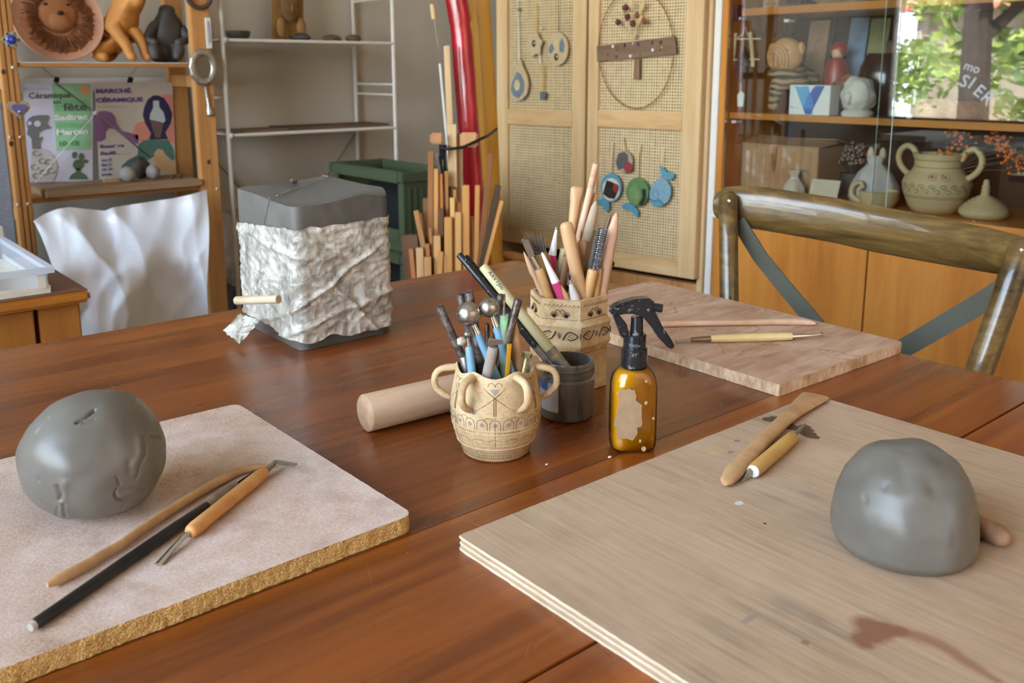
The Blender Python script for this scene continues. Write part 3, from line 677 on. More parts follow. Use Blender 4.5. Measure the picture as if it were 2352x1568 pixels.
f0 = at(1586, 780, Z=Z3+.0058); MB().tube([a, a.lerp(f0, .05), f0.lerp(a, .1), f0], [.0040, .0042, .0036, .003], 12).build('ferrule', pbr('copper_ferrule', C(150, 128, 112), .3, metal=.9), t)
l0 = at(1562, 783, Z=Z3+.003); lm = MB().bar(f0, l0, .0035, .0022, UP); lm.bar(l0+(l0-f0)*.08, l0+V((-.006, .002, -.001)), .006, .003, UP); lm.build('ribbon_blade', M_chrome, t)
g0 = at(1862, 770, Z=Z3+.0058); g1 = at(1886, 767, Z=Z3+.0058)
lm = MB().tube([b, b.lerp(g0, .6), g0, g1], [.0034, .0028, .0018, .0018], 10); lm.bar(g1, g1+(g1-g0)*.15, .006, .0034, UP); lm.build('steel_shaft', M_chrome, t)

# ------------------------------------------------------------------ rolling pin
pc = at(838, 985, Z=TZ); ra = .0203
q0 = at(846, 990, Z=TZ); q1 = at(1040, 941, Z=TZ); dr = (q1-q0); dr.z = 0; dr.normalize()
c0 = q0+V((dr.y*-1, dr.x, 0))*.010+UP*ra
for _ in range(8):
    p = px(c0); dd = (c0-EYE).dot(fw); c0 += HR*((838-p[0])/F*dd); c0 += HF*((p[1]-949)/F*dd*2); c0.z = TZ+ra
M_pin = wood('beech_roller', C(150, 112, 80), C(182, 148, 116), C(200, 172, 146), 0, 60, .6, .1)
L = .26
t = solo('rolling_pin', MB().tube([c0, c0+dr*.0012, c0+dr*(L-.0012), c0+dr*L], [ra-.0012, ra, ra, ra-.0012], 48), M_pin, 'plain wooden cylinder rolling pin lying behind the small buff pot', 'rolling pin', smooth=50)

# ------------------------------------------------------------------ block of clay in its bag
bx0 = at(690, 812, Z=TZ); bf = V((bx0.x+.002, bx0.y+.004, TZ))
br_ = at(893, 772, Z=TZ); bl_ = at(556, 742, Z=TZ)
BW, BL = .150, .186
def rrect(w, l, r, n):                       # rounded rectangle, corner (0,0) nearest, u along +x, v along +y
    pts = []
    for cx_, cy_, a0 in ((r, r, PI), (w-r, r, 1.5*PI), (w-r, l-r, 0), (r, l-r, .5*PI)):
        for i in range(7): a = a0+i/6*PI/2; pts.append((cx_+r*math.cos(a), cy_+r*math.sin(a)))
    out = []; L_ = [math.dist(pts[i], pts[(i+1) % len(pts)]) for i in range(len(pts))]; tot = sum(L_); acc = 0; i = 0
    for k in range(n):
        s = tot*k/n
        while acc+L_[i] < s: acc += L_[i]; i += 1
        t_ = (s-acc)/L_[i]; a, b = pts[i], pts[(i+1) % len(pts)]; out.append((a[0]+(b[0]-a[0])*t_, a[1]+(b[1]-a[1])*t_))
    return out
blk = thing('clay_block', V((bf.x+BW/2, bf.y+BL/2, TZ)), 'big grey block of fresh clay half wrapped in its crumpled plastic bag', 'clay block')
ztop = zat(bf.x, bf.y, 472); zt2 = ztop-TZ
def ztopf(u, v):                             # wire-cut wavy top
    return zt2 - .006*math.exp(-((u-.03)/.05)**2-((v-.02)/.05)**2) + .010*smooth(.0, .15, u)*(1-smooth(0, .18, v)*.2) - .010*smooth(.10, .15, u)*smooth(.02, .0, v) + .006*math.sin(u*38+1)*.3 + .004*smooth(.05, .18, v)
N = 120; rr_ = rrect(BW, BL, .011, N); rows = []
for i in range(26):
    t_ = i/25; row = []
    for (u, v) in rr_:
        z = .0006+(ztopf(u, v)-.0006)*t_; n_ = V((u-BW/2, v-BL/2, 0)).normalized()
        e = .0012*fbm((u*20, v*20, z*9), 1, 3)+(.0012*max(0, nz((u*70, v*70, z*12)))*(t_ > .6)); row.append(V((bf.x+u, bf.y+v, TZ+z))+n_*(e-(.004*smooth(.12, 0, t_))))
    rows.append(row)
mb = MB().grid(rows, wrap=True)
# top surface: shrink rings to centre
b = len(mb.v)-N; prev = list(range(b, b+N))
for s_ in (.85, .65, .45, .25, .1):
    ids = []
    for (u, v) in rr_:
        u2, v2 = BW/2+(u-BW/2)*s_, BL/2+(v-BL/2)*s_; ids.append(len(mb.v)); mb.v.append(V((bf.x+u2, bf.y+v2, TZ+ztopf(u2, v2)+.0012*fbm((u2*30, v2*30, 1), 1, 3))))
    for j in range(N): mb.f.append([prev[j], prev[(j+1) % N], ids[(j+1) % N], ids[j]]); mb.mi.append(0)
    prev = ids
mb.f.append(prev); mb.mi.append(0)
mb.build('clay', M_clay2, blk, smooth=50)
def bag_mat():
    m = Mat('dirty_clear_plastic', None, .22); v = m.co(); n = m.noise(v, 26, 5, .65, 1.5); s_ = m.noise(m.co((1, 1, .35)), 60, 5, .7, 2.0); bl2 = m.noise(v, 9, 3, .6, .8)
    g = m.math('ADD', m.math('MULTIPLY', n, .5), m.math('MULTIPLY', s_, .5))
    m.set('Base Color', m.ramp(g, [(.3, C(136, 128, 116)), (.44, C(184, 177, 164)), (.56, C(208, 202, 190)), (.7, C(234, 230, 218))]))
    al = m.mapr(m.math('ADD', m.math('MULTIPLY', n, .6), m.math('MULTIPLY', bl2, .4)), .36, .54, .5, .96); m.set('Alpha', al)
    m.set('Coat Weight', .6); m.set('Coat Roughness', .08)
    rid = m.math('ABSOLUTE', m.math('SUBTRACT', m.noise(m.co(), 34, 3, .5, 1.0), .5)); m.bump(m.math('ADD', m.math('MULTIPLY', rid, 2.2), s_), .55, .003); return m.m
M_bag = bag_mat()
def ridge(p, s): return 1-abs(noise.noise(V(p)*s))*2.4
hc, hr, hl = zat(bf.x, bf.y, 527)-TZ, zat(bf.x+BW, bf.y, 494)-TZ, zat(bf.x, bf.y+BL, 510)-TZ
def bagtop(u, v): return hc+(hr-hc)*(u/BW)**2.2*(1-.3*v/BL)+(hl-hc)*(v/BL)**1.3
N2 = 240; rb_ = rrect(BW, BL, .016, N2); rows = []
for i in range(80):
    t_ = i/79; row = []
    for k, (u, v) in enumerate(rb_):
        hem = .013+.008*max(-.3, nz((u*30, v*30, 4)))+.010*smooth(.04, .0, u)*smooth(.02, .10, v)
        top = bagtop(u, v)*1.0+.003*nz((u*60, v*60, 9)); z = hem+(top-hem)*t_
        n_ = V((u-BW/2, (v-BL/2)*.8, 0)).normalized(); P = (u*1.0, v*1.0, z)
        q_ = V((u*.6-v*.6+z*1.1, z*.5+v*.3, u*.3)); w_ = fbm((u*18, v*18, z*18), 1, 2)*.012
        d = .0026+.0030*max(-.4, ridge((u+.3*z+w_, v, z-.5*u+w_), 20)*.55)+.0018*max(-.3, ridge((u+w_, v, z*1.5+w_), 52))+.0007*ridge((u, v, z), 120)
        for (a0, b0, c0_, w0, h0, lo, hi) in ((.060, .62, .30, .0035, .005, 0, .12), (.030, .25, .30, .004, .004, 0, .16), (.105, -.45, .5, .003, .003, .04, .16), (.155, -1.2, 0, .0035, .004, .06, .16), (.135, -.15, -.10, .004, .0035, -1, .05)):
            ln = z-(a0+b0*u-c0_*v)+w_*.6; d += h0*math.exp(-(ln/w0)**2)*smooth(lo-.02, lo+.01, u)*smooth(hi+.02, hi-.01, u)
        d += .004*smooth(.02, .0, abs(t_-1))*abs(nz((u*50, v*50, 3))); d += .004*smooth(.12, .0, t_)*abs(nz((u*70, v*70, 5)))
        row.append(V((bf.x+u, bf.y+v, TZ+z))+n_*max(.0012, d))
    rows.append(row)
MB().grid(rows, wrap=True).build('plastic_bag', M_bag, blk, smooth=60)
# smooth clear skin around the foot
rows = []
for i in range(10):
    t_ = i/9; row = []
    for (u, v) in rb_[::2]:
        n_ = V((u-BW/2, v-BL/2, 0)).normalized(); row.append(V((bf.x+u, bf.y+v, TZ+.0008+.034*t_))+n_*(.0020-.005*(1-t_)**2+.0010*ridge((u, v, t_*.03), 30)))
    rows.append(row)
m = Mat('clear_wet_film', C(120, 118, 108), .08, coat=1.0); m.set('Alpha', .38); M_film = m.m
MB().grid(rows, wrap=True).build('bag_foot', M_film, blk, smooth=60)
# torn flap trailing at the left
P = [at(548, 720, Y=bf.y+.10), at(600, 735, Y=bf.y+.04), at(515, 758, Y=bf.y+.12), at(585, 748, Y=bf.y+.055), at(528, 772, Y=bf.y+.10), at(570, 768, Y=bf.y+.06), at(552, 790, Y=bf.y+.07)]
rows = []
for i in range(15):
    t_ = i/14; A = [P[0], P[2], P[4], P[6]]; B = [P[1], P[3], P[5], P[6]]; k = min(2, int(t_*3)); f = t_*3-k
    a, b = A[k].lerp(A[k+1], f), B[k].lerp(B[k+1], f)
    rows.append([a.lerp(b, j/12)+V((-.6, -.8, .1))*(.005*ridge((j*.02, i*.02, 0), 24)+.002*nz((j*.5, i*.4, 1)))+V((nz((i*.9, j*.1, 3)), 0, nz((j*.9, i*.3, 2))))*.003 for j in range(13)])
fl = MB().grid(rows)
for p in fl.v: p.z = max(p.z, TZ+.0012)
fl.build('torn_flap', M_bag, blk, smooth=60)
# wire cutter: two wooden toggles and the wire
a, b = at(541, 690, Y=bf.y+.175), at(640, 687, Y=bf.y-.004)
a = vp(543, 690, (b-EYE).dot(HF)+.035)
cut = thing('clay_wire_cutter', V((b.x, b.y, TZ)), 'clay cutting wire with two wooden toggles wrapped around the clay block', 'wire cutter')
M_tog = wood('toggle_wood', C(164, 140, 106), C(196, 176, 146), C(214, 198, 172), 0, 40, .7)
MB().tube([a, b], .0058, 16).build('toggle', M_tog, cut)
e0 = at(895, 743, X=bf.x+BW+.010); MB().tube([e0, e0+V((.01, .07, 0))], .0036, 12).build('toggle', M_tog, cut)
wpts = [lerp(a, b, .4)]+[V((bf.x-.0045, bf.y+.075, TZ+z)) for z in (.09, .13)]
wt = [(636, 445), (700, 429), (760, 417), (812, 408)]
wpts = [V((bf.x-.004, bf.y+.05+.0, TZ+.125)), V((bf.x-.0015, bf.y+.046, TZ+ztopf(0, .046)-.002))]
wire = MB().tube([at(604, 518, X=bf.x-.002), at(612, 480, X=bf.x-.002), at(619, 453, X=bf.x-.0018)], .0006, 6)
wire.tube([V((p.x, p.y, TZ+ztopf(p.x-bf.x, p.y-bf.y)+.0022)) for p in [V((min(q.x, bf.x+BW-.008), min(q.y, bf.y+BL-.006), 0)) for q in [at(u, v, Z=ztop+.006) for u, v in wt]]], .0007, 6)
wire.build('wire', pbr('wire', C(200, 196, 186), .35, metal=.8), cut)
MB().ell(V((bf.x+.085, bf.y+.165, TZ+ztopf(.085, .165)+.004)), (.006, .004, .004), 8, 6, lambda d: 1+.3*fbm(d, 3)).build('clay_crumb', M_clay2, blk)
# ------------------------------------------------------------------ small buff pot with six loop handles
def surf(c, prof):                            # helpers to draw on a turned pot; th = 90 faces the camera
    def P(th, z, off=0): r = interp([(z_, r_) for r_, z_ in prof], z)+off; a = math.radians(th); return c+HR*(r*math.cos(a))+HT*(r*math.sin(a))+UP*z
    return P
p0 = at(1140, 1062, Z=TZ); dh = V((p0.x, p0.y, 0)).normalized(); PC = V((p0.x, p0.y, TZ))+dh*.0315
hdp = (PC-EYE).dot(HF)
for _ in range(6): PC += HR*((1139-px(PC+UP*.03)[0])/F*(PC-EYE).dot(fw))
zr = zat((PC-dh*.036).x, (PC-dh*.036).y, 873)-TZ
S = zr/.078
outp = [(.0300, .0004), (.0318, .002), (.0338, .008), (.0352, .0125), (.0372, .0150), (.0405, .024), (.0424, .034), (.0432, .044), (.0428, .052), (.0412, .060), (.0392, .067), (.0378, .073), (.0376, .078)]
outp = [(r*1.065, z*S) for r, z in outp]
SP = surf(PC, outp)
pot = thing('handled_pot', PC, 'small round buff stoneware pot with six loop handles and stamped blue flowers, holding ball tools', 'pot')
def wavy(th, z): return 1
rim = .0024
mb = MB()
def zlift(th): return .0035*S*abs(math.cos(3*(th)))  # rim rises at each handle
prof = [(0, .0006)]+[(r, z) for r, z in outp]+[(.0382, .0792*S), (.0366, .0775*S), (.0382, .066*S), (.0418, .052*S), (.0424, .040*S), (.036, .02*S), (.030, .0085*S), (0, .008*S)]
mb.lathe(PC, prof, 96, ax=HR, ay=HT)
HA = [2, 58, 122, 178, 238, 302]
for p in mb.v:
    q = p-PC; 
    if q.z > .055*S:
        th = math.degrees(math.atan2(q.dot(HT), q.dot(HR))) % 360
        lift = max(math.exp(-(((th-h+180) % 360-180)/17)**2) for h in HA); p.z += lift*.006*smooth(.055*S, .078*S, q.z)
for z, w in ((.0145, .0011), (.030, .0007), (.0335, .0007), (.047, .0006), (.0185, .0005)):
    mb.tube([SP(k*360/72, z*S, -.0001) for k in range(72)], w, 6, closed=True)
mb.build('body', M_pot, pot, smooth=60)
for h in HA:
    a = math.radians(h); o = HR*math.cos(a)+HT*math.sin(a); tg = UP.cross(o)
    big = 1.0 if h in (2, 178) else .92
    pts = []
    for t_ in range(13):
        k = t_/12
        rr0 = lerp(.0390, .0432, k); z0_ = lerp(.0800, .050, k)*S
        out = .0205*big*math.sin(PI*k**.85)**.8 if 0 < k < 1 else 0
        up_ = .0045*math.sin(PI*min(1, k*1.9))*(k < .55)
        pts.append(PC+o*(rr0+out)+UP*(z0_+up_))
    MB().tube(pts, [(.0044, .0036)]*2+[(.0040, .0034)]*9+[(.0036, .003), (.003, .002)], 12, side=tg).build('handle', M_pot, pot, smooth=60)
ln = MB(); dk = MB(); fl = MB(); fan = MB()
zz_ = lambda z: z*S
for th in (90, 30, 150, -30, 210, 330):
    for d_ in (-1.6, 0, 1.6): ln.tube([SP(th+d_, zz_(z)) for z in (.048, .052, .056, .060, .0635)], .00035, 4)
    ln.tube([SP(th, zz_(z)) for z in (.017, .022, .028, .034, .040, .047)], .0003, 4)
    for sgn in (-1, 1): ln.tube([SP(th+sgn*k*26, zz_(.0635+.0135*k)) for k in (0, .25, .5, .75, 1)], .00045, 4); ln.tube([SP(th+sgn*k*24, zz_(.0635-.012*k)) for k in (0, .3, .6, 1)], .00035, 4)
    MB().grid([[SP(th+(j-4)*1.6*k, zz_(.0655+.0055*k), .0003) for j in range(9)] for k in (.05, .5, 1)]).build('fan_stamp', M_greywash, pot, smooth=0)
    for sgn in (-1, 1): ln.tube([SP(th+sgn*5+4.5*math.cos(q), zz_(.0738+.0026*math.sin(q))) for q in [k*PI/5-.4 for k in range(7)]], .0003, 4)
for k in range(22):
    th = 8+k*360/22; cz = zz_(.0395)
    ln.tube([SP(th-6.6, zz_(.0345))]+[SP(th-6.6*math.cos(q), zz_(.040)+.0052*math.sin(q)) for q in [i*PI/8 for i in range(9)]]+[SP(th+6.6, zz_(.0345))], .0003, 4)
    if k % 2: ln.tube([SP(th+8.2+5*math.cos(q), zz_(.0435)+.003*math.sin(q)) for q in [i*PI/6 for i in range(7)]], .00025, 4)
    for i in range(7):
        q = i*PI/3; pc_ = SP(th+(1.9*math.cos(q) if i < 6 else 0), cz+(.0014*math.sin(q) if i < 6 else 0), .0001); fl.ell(pc_, .00052 if i < 6 else .0004, 6, 4)
for k in range(110):
    th = k*360/110
    if (k//9) % 2 == 0: dk.tube([SP(th, zz_(.0312)), SP(th, zz_(.0325))], .0004, 4)
    dk.tube([SP(th, zz_(.0042)), SP(th+2, zz_(.0062))], .00035, 4); dk.tube([SP(th+1, zz_(.0070)), SP(th+2.8, zz_(.0088))], .00035, 4); dk.tube([SP(th, zz_(.0098)), SP(th+1.8, zz_(.0112))], .0003, 4)
for k in range(16):
    th = k*22.5; ln.tube([SP(th+9*math.cos(q), zz_(.0225)+.003*math.sin(q)) for q in [i*PI/6 for i in range(7)]], .00025, 4)
for h in HA:
    for i in range(7):
        q = i*PI/3; fl.ell(SP(h+(2.4*math.cos(q) if i < 6 else 0)-5, zz_(.0505)+(.0017*math.sin(q) if i < 6 else 0), .0004), .0006, 6, 4)
stuff(ln.build('incised_lines', M_incise, pot, smooth=0)); stuff(dk.build('tooth_marks', M_incise, pot, smooth=0)); stuff(fl.build('flower_stamps', M_bluedot, pot, smooth=60))

# tools standing in the small pot: (tip px, rim px) on an upright plane through the pot
def stand(u0, v0, u1, v1, off, ext=.03, hd=None):
    h = (hd if hd is not None else hdp)+off; a = vp(u0, v0, h); b = vp(u1, v1, h); return a, b+(b-a).normalized()*ext
G1 = 'ball tools in the small pot'
M_blue = plain('sky_blue_handle', C(118, 160, 188), .45, .08, 60)
def ball_tool(u0, v0, R, u1, v1, off, lab, neck):
    a, b = stand(u0, v0, u1, v1, off); ax = (b-a).normalized()
    t = thing('ball_stylus', (b.x, b.y, b.z), lab, 'tool', G1)
    MB().ell(a, R, 28, 18).build('ball', M_ballsteel, t, smooth=80)
    e = a+ax*(R*.9+neck); rn = min(.0036, R*.55)
    MB().tube([a+ax*R*.8, a+ax*(R+neck*.3), e], [rn*.75, rn*.8, rn], 14).build('neck', M_chrome, t)
    MB().tube([e, e+ax*.002, e+(b-e)*.35, b], [.0030, .0037, .0041, .0041], 16).build('handle', M_blue, t, smooth=50)
m = Mat('worn_steel_ball', None, .22, metal=1); v = m.co(); n = m.noise(v, 130, 4, .7); m.set('Base Color', m.ramp(n, [(.35, C(120, 112, 106)), (.55, C(196, 190, 184))])); m.set('Roughness', m.mapr(n, .3, .7, .42, .24)); M_ballsteel = m.m
ball_tool(1076, 721, .0121, 1142, 868, -.012, 'large ball stylus with a blue handle, leftmost big ball in the small pot', .011)
ball_tool(1123, 706, .0099, 1180, 870, -.006, 'ball stylus with a mid-size ball and blue handle, leaning right in the small pot', .012)
ball_tool(1073, 768, .0035, 1085, 862, -.020, 'small ball stylus with a pale blue handle standing nearest the left of the small pot', .009)
a_ = vp(1060, 783, hdp-.02); MB().ell(a_, (.005, .004, .0042), 12, 8, lambda d: 1+.35*fbm(d, 3)).build('dry_clay', plain('dry_clay', C(196, 190, 182), .9, .2, 300), bpy.data.objects['ball_stylus.002'])
m = Mat('rusty_dark_steel', None, .45, metal=.75); v = m.co(); n = m.noise(v, 70, 5, .7); m.set('Base Color', m.ramp(n, [(.35, C(60, 50, 46)), (.5, C(112, 100, 94)), (.62, C(150, 138, 130)), (.72, C(150, 96, 60))])); m.set('Roughness', m.mapr(n, .3, .7, .25, .6)); M_rust = m.m
def tube_tool(u0, v0, u1, v1, r, off, lab):
    a, b = stand(u0, v0, u1, v1, off); ax = (b-a).normalized()
    mb = MB().tube([a+ax*.004, a, a+ax*.001, a+ax*.02, b], [r*.72, r*.78, r, r, r], 14, cap=True)
    return solo('steel_rod_stamp', mb, M_rust, lab, 'stamp', 'steel rods in the small pot', smooth=50)
tube_tool(1008, 702, 1066, 830, .0044, .004, 'rusty steel rod stamp leaning furthest left out of the small pot')
tube_tool(1057, 674, 1085, 800, .0042, .018, 'dark steel rod with a ragged tip, left of the flat-ended rod in the small pot')
tube_tool(1076, 668, 1108, 860, .0050, .012, 'steel rod with a cut flat end, just behind the largest ball')
tube_tool(1152, 676, 1132, 860, .0044, .022, 'dark steel rod with a bright rim, behind the green pen')
tube_tool(1191, 687, 1142, 865, .0043, -.002, 'long rusty brown rod leaning right, tallest at the right of the small pot')
tube_tool(1119, 742, 1120, 860, .0026, .015, 'slim dark rod between the two big balls')
# nail like stamp with a three sided head
a, b = stand(1134, 792, 1118, 866, -.026, .03); ax = (b-a).normalized(); sd = (HR-ax*HR.dot(ax)).normalized(); up_ = ax.cross(sd)
t = thing('triangular_stamp', (b.x, b.y, b.z), 'grey clay stamp with a triangular head, at the front of the small pot', 'stamp')
M_dryclay = plain('dry_grey_clay', C(150, 138, 128), .85, .12, 60, .2)
MB().tube([a+ax*.002, b], [(.0052, .0042), (.0054, .0044)], 14, side=sd).build('shaft', M_dryclay, t, smooth=50)
c_ = a-ax*.001; MB().prism([c_-sd*.0060-up_*.004, c_+sd*.0085-up_*.004, c_-sd*.0062+up_*.012], -ax*.0045).build('head', M_dryclay, t, smooth=0, bevel=.0006)
# bolts
def bolt(u0, v0, u1, v1, off, lab, R=.0052):
    a, b = stand(u0, v0, u1, v1, off, .02); ax = (b-a).normalized(); sd = (HR-ax*HR.dot(ax)).normalized(); up_ = ax.cross(sd)
    t = thing('hex_bolt', (b.x, b.y, b.z), lab, 'bolt', 'bolts in the small pot')
    MB().tube([a-ax*.0025, a-ax*.002, a+ax*.0026], [R*.86, R, R], 6, side=sd).build('head', M_zinc, t, smooth=20)
    pr = [(.0033, .0026)]; L = (b-a).length; n = int(L/.0011); pts = []; rs = []
    for k in range(n*2): pts.append(a+ax*(.0026+k*.00055)); rs.append(.0034 if k % 2 else .0029)
    MB().tube(pts, rs, 12).build('thread', M_zinc, t, smooth=20)
M_zinc = pbr('zinc', C(196, 190, 160), .3, metal=1)
bolt(1211, 815, 1200, 866, -.012, 'zinc hex bolt head up at the right of the small pot')
solo('round_headed_stamp', MB().tube([vp(1066, 818, hdp-.008), vp(1066.5, 821, hdp-.008), vp(1072, 850, hdp-.008), vp(1078, 880, hdp-.008)], [.0044, .0052, .0042, .0038], 14), pbr('grey_metal', C(168, 164, 160), .35, metal=.9), 'short grey metal stub at the left edge of the small pot', 'stamp', smooth=40)
# green pen, wooden dowel, yellow pencil
a, b = stand(1158, 722, 1156, 868, -.004); ax = (b-a).normalized(); sd = (HR-ax*HR.dot(ax)).normalized()
t = thing('green_pen', (b.x, b.y, b.z), 'clear ruling pen with twisted bright green strips in the small pot', 'pen')
m_ = Mat('clear_acrylic', C(200, 226, 200), .1); m_.set('Alpha', .4)
MB().tube([a, b], .0046, 12).build('barrel', m_.m, t)
gs = MB(); rows = []
for k in range(30): q = k/29; ang = q*9.5; d_ = sd*math.cos(ang)+ax.cross(sd)*math.sin(ang); c_ = a.lerp(b, q*.95+.02); rows.append([c_-d_*.0036, c_, c_+d_*.0036])
gs.grid(rows, .0004, HT); gs.build('green_strip', plain('bright_green', C(92, 214, 90), .4), t)
MB().tube([vp(1159, 674, hdp-.006), vp(1157, 735, hdp-.006)], [.0007, .0014], 8).build('needle', M_chrome, t)
a, b = stand(1181, 735, 1189, 862, .006); solo('wooden_stick', MB().tube([a, a.lerp(b, .12), a.lerp(b, .4), b], [.0018, .0042, .0068, .0072], 16), M_boxwood, 'pale tapering wooden dowel among the steel rods in the small pot', 'stick', smooth=60)
a, b = stand(1170, 790, 1164, 870, -.012); solo('yellow_pencil', MB().tube([a, b], .0026, 6), plain('yellow_paint', C(222, 160, 40), .4), 'slim yellow pencil between the green pen and a blue handle', 'pencil', smooth=0)

# ------------------------------------------------------------------ dark jar of slip with brushes
p0 = at(1302, 976, Z=TZ); dh = V((p0.x, p0.y, 0)).normalized(); JC = V((p0.x, p0.y, TZ))+dh*.029
for _ in range(6): JC += HR*((1303-px(JC+UP*.03)[0])/F*(JC-EYE).dot(fw))
hdj = (JC-EYE).dot(HF); f_ = JC-dh*.030; jz = zat(f_.x, f_.y, 843)-TZ
jar = thing('slip_jar', JC, 'dark grey jar of liquid clay with a threaded neck and a torn white label', 'jar')
def jar_mat():
    m = Mat('slip_coated_jar', None, .3, coat=.5, coat_rough=.15); v = m.co(); n = m.noise(m.co((1, 1, .3)), 40, 4, .6); m.set('Base Color', m.ramp(n, [(.3, C(66, 60, 52)), (.5, C(96, 88, 76)), (.7, C(126, 114, 98))])); m.set('Roughness', m.mapr(n, .3, .7, .2, .5)); return m.m
k = jz/.066; R = .0302
pr = [(0, .0006), (.025, .0006), (.0288, .003), (R, .006), (R, .046*k), (.0282, .0485*k), (.0282, .050*k), (.0302, .0512*k), (.0302, .0545*k), (.0284, .0555*k), (.0284, .0572*k), (.0298, .058*k), (.0298, .0596*k), (.0280, .0606*k), (.0280, .0650*k), (.0274, .066*k), (.0262, .0655*k), (.0260, .05*k), (.0265, .03*k), (0, .03*k)]
MB().lathe(JC, pr, 64, ax=HR, ay=HT).build('jar_body', jar_mat(), jar, smooth=35)
MB().lathe(JC+UP*(.0302*k), [(0, .0), (.0262, 0), (.0262, .001), (0, .0012)], 32).build('slip', plain('grey_slip', C(120, 112, 100), .3), jar)
cr = MB()
for k_ in range(9): c_ = JC+HR*random.uniform(-.002, .016)+HF*random.uniform(.010, .022)+UP*(.046*k+random.uniform(-.004, .004)); cr.ell(c_, (.005, .004, .003), 8, 6, lambda d: 1+.3*fbm(d, 3))
cr.build('dried_crust', plain('dried_slip_crust', C(150, 118, 82), .9, .25, 120), jar)
lb = MB(); rows = [[JC+HR*((R+.0003)*math.cos(math.radians(a)))+HT*((R+.0003)*math.sin(math.radians(a)))+UP*z for a in range(112, 182, 5)] for z in (.0135*k, .024*k, .036*k, .0455*k)]
lb.grid(rows).build('label', plain('grey_white_label', C(176, 172, 178), .6, .1, 60), jar)
MB().grid([[JC+HR*((R+.0005)*math.cos(math.radians(a)))+HT*((R+.0005)*math.sin(math.radians(a)))+UP*z for a in range(138, 182, 4)] for z in (.036*k, .0457*k)]).build('label_band', plain('blue_label_band', C(60, 84, 150), .5, .2, 80), jar)
rt = (HR*math.sin(math.radians(125))*1-HT*math.cos(math.radians(125))*-1)
G2 = 'brushes in the dark jar'
M_spat = Mat('paint_spattered_black', None, .35); v = M_spat.co(); M_spat.set('Base Color', M_spat.mix(M_spat.ramp(M_spat.vor(v, 260), [(.1, 1), (.22, 0)]), C(24, 24, 27), C(150, 146, 150))); M_spat = M_spat.m
def jbrush(u0, v0, u1, v1, r, off, mat, lab, name='slip_brush'):
    a = vp(u0, v0, hdj+off+.03); b = vp(u1, v1, hdj+off); ax = (b-a).normalized(); b2 = b+ax*.012
    t = thing(name, (b2.x, b2.y, b2.z), lab, 'brush', G2)
    MB().tube([a, a+ax*.0012, a.lerp(b, .3), a.lerp(b, .8), b], [r*.6, r*.95, r, r*1.12, r*.9], 14).build('handle', mat, t, smooth=50)
    MB().tube([a.lerp(b, .86), b2], [r*1.2, r*1.15], 12).build('ferrule', M_claymetal, t); return t, a, b, ax
jbrush(1053, 583, 1262, 832, .0040, -.004, M_spat, 'long black brush handle at the far left of the dark jar')
jbrush(1068, 588, 1272, 830, .0038, .008, M_spat, 'black spattered brush handle lying just behind another in the dark jar')
M_bam = wood('bamboo', C(166, 154, 110), C(196, 186, 142), C(212, 204, 166), 2, 30, .5)
t, a, b, ax = jbrush(1108, 610, 1288, 833, .0056, -.008, M_bam, 'pale bamboo brush with painted characters near its tip, in the dark jar', 'bamboo_brush')
MB().tube([a.lerp(b, .74), a.lerp(b, .745), a.lerp(b, .755), a.lerp(b, .76)], [.0056, .0062, .0062, .0056], 14).build('bamboo_node', M_bam, t, smooth=50)
MB().tube([a.lerp(b, .92), a.lerp(b, .94)], [.0066, .0066], 14).build('thread_binding', plain('yellow_thread', C(196, 150, 60), .7), t)
side = (ax.cross(-(a-EYE).normalized())).normalized(); tn = side.cross(ax)*(-1)
nrm = -(a-EYE).normalized(); nrm = (nrm-ax*nrm.dot(ax)).normalized(); si = nrm.cross(ax).normalized()
def bwarp(x, y): s_ = .010+x; ph = y/.0058-.1; return a+ax*s_+nrm*(.0060*math.cos(ph))+si*(.0060*math.sin(ph))
M_ink = plain('faded_ink', C(70, 80, 84), .7)
text('characters', 'AAVYJ0o', M_ink, t, a, ax, si, .0065, warp=bwarp)

# ------------------------------------------------------------------ six sided pot of modelling tools
hx = vp(1307, 790, 1.0)
q = at(1328, 905, Z=TZ); dh = V((q.x, q.y, 0)).normalized(); HC = V((q.x, q.y, TZ))+dh*.046
for _ in range(8): HC += HR*((1305-px(HC+UP*.05)[0])/F*(HC-EYE).dot(fw))
hdh = (HC-EYE).dot(HF); RX = 93/F*(HC-EYE).dot(fw)*1.0
hz = zat((HC-dh*.043).x, (HC-dh*.043).y, 690)-TZ
hexp = thing('six_sided_pot', HC, 'six-sided buff stoneware pot with pierced holes and a carved belt, full of wooden modelling tools', 'pot')
A0 = 17
def hp(k, r, z): a = math.radians(A0+60*k); return HC+HR*(r*math.cos(a))+HT*(r*math.sin(a))+UP*z
levels = [(.955, .0005), (.965, .004), (.965, .012), (.95, .0125), (.95, .0135), (.965, .014), (.97, hz*.46), (1.00, hz*.475), (1.035, hz*.50), (1.05, hz*.53), (1.035, hz*.56), (1.035, hz*.70), (1.06, hz*.725), (1.03, hz*.75), (.985, hz*.77), (.965, hz*.79), (.96, hz*.98), (.94, hz*1.0), (.86, hz*1.0), (.84, hz*.98), (.85, hz*.1), (0, hz*.1)]
rows = []
for r, z in levels:
    row = []
    for k in range(6):
        for j in range(6):
            a, b = hp(k, r*RX, z), hp(k+1, r*RX, z); f = j/6; p = a.lerp(b, f)
            if r == 0: p = HC+UP*z+(hp(k, .0005, 0)-HC)
            else:
                bulge = .02*(1-(2*f-1)**2)*r*RX; o = (p-HC); o.z = 0; p = p+o.normalized()*bulge*.6
                p += V((nz(p, 60), nz(p+V((3, 1, 0)), 60), nz(p+V((1, 5, 0)), 60)))*.0006
            row.append(p)
    rows.append(row)
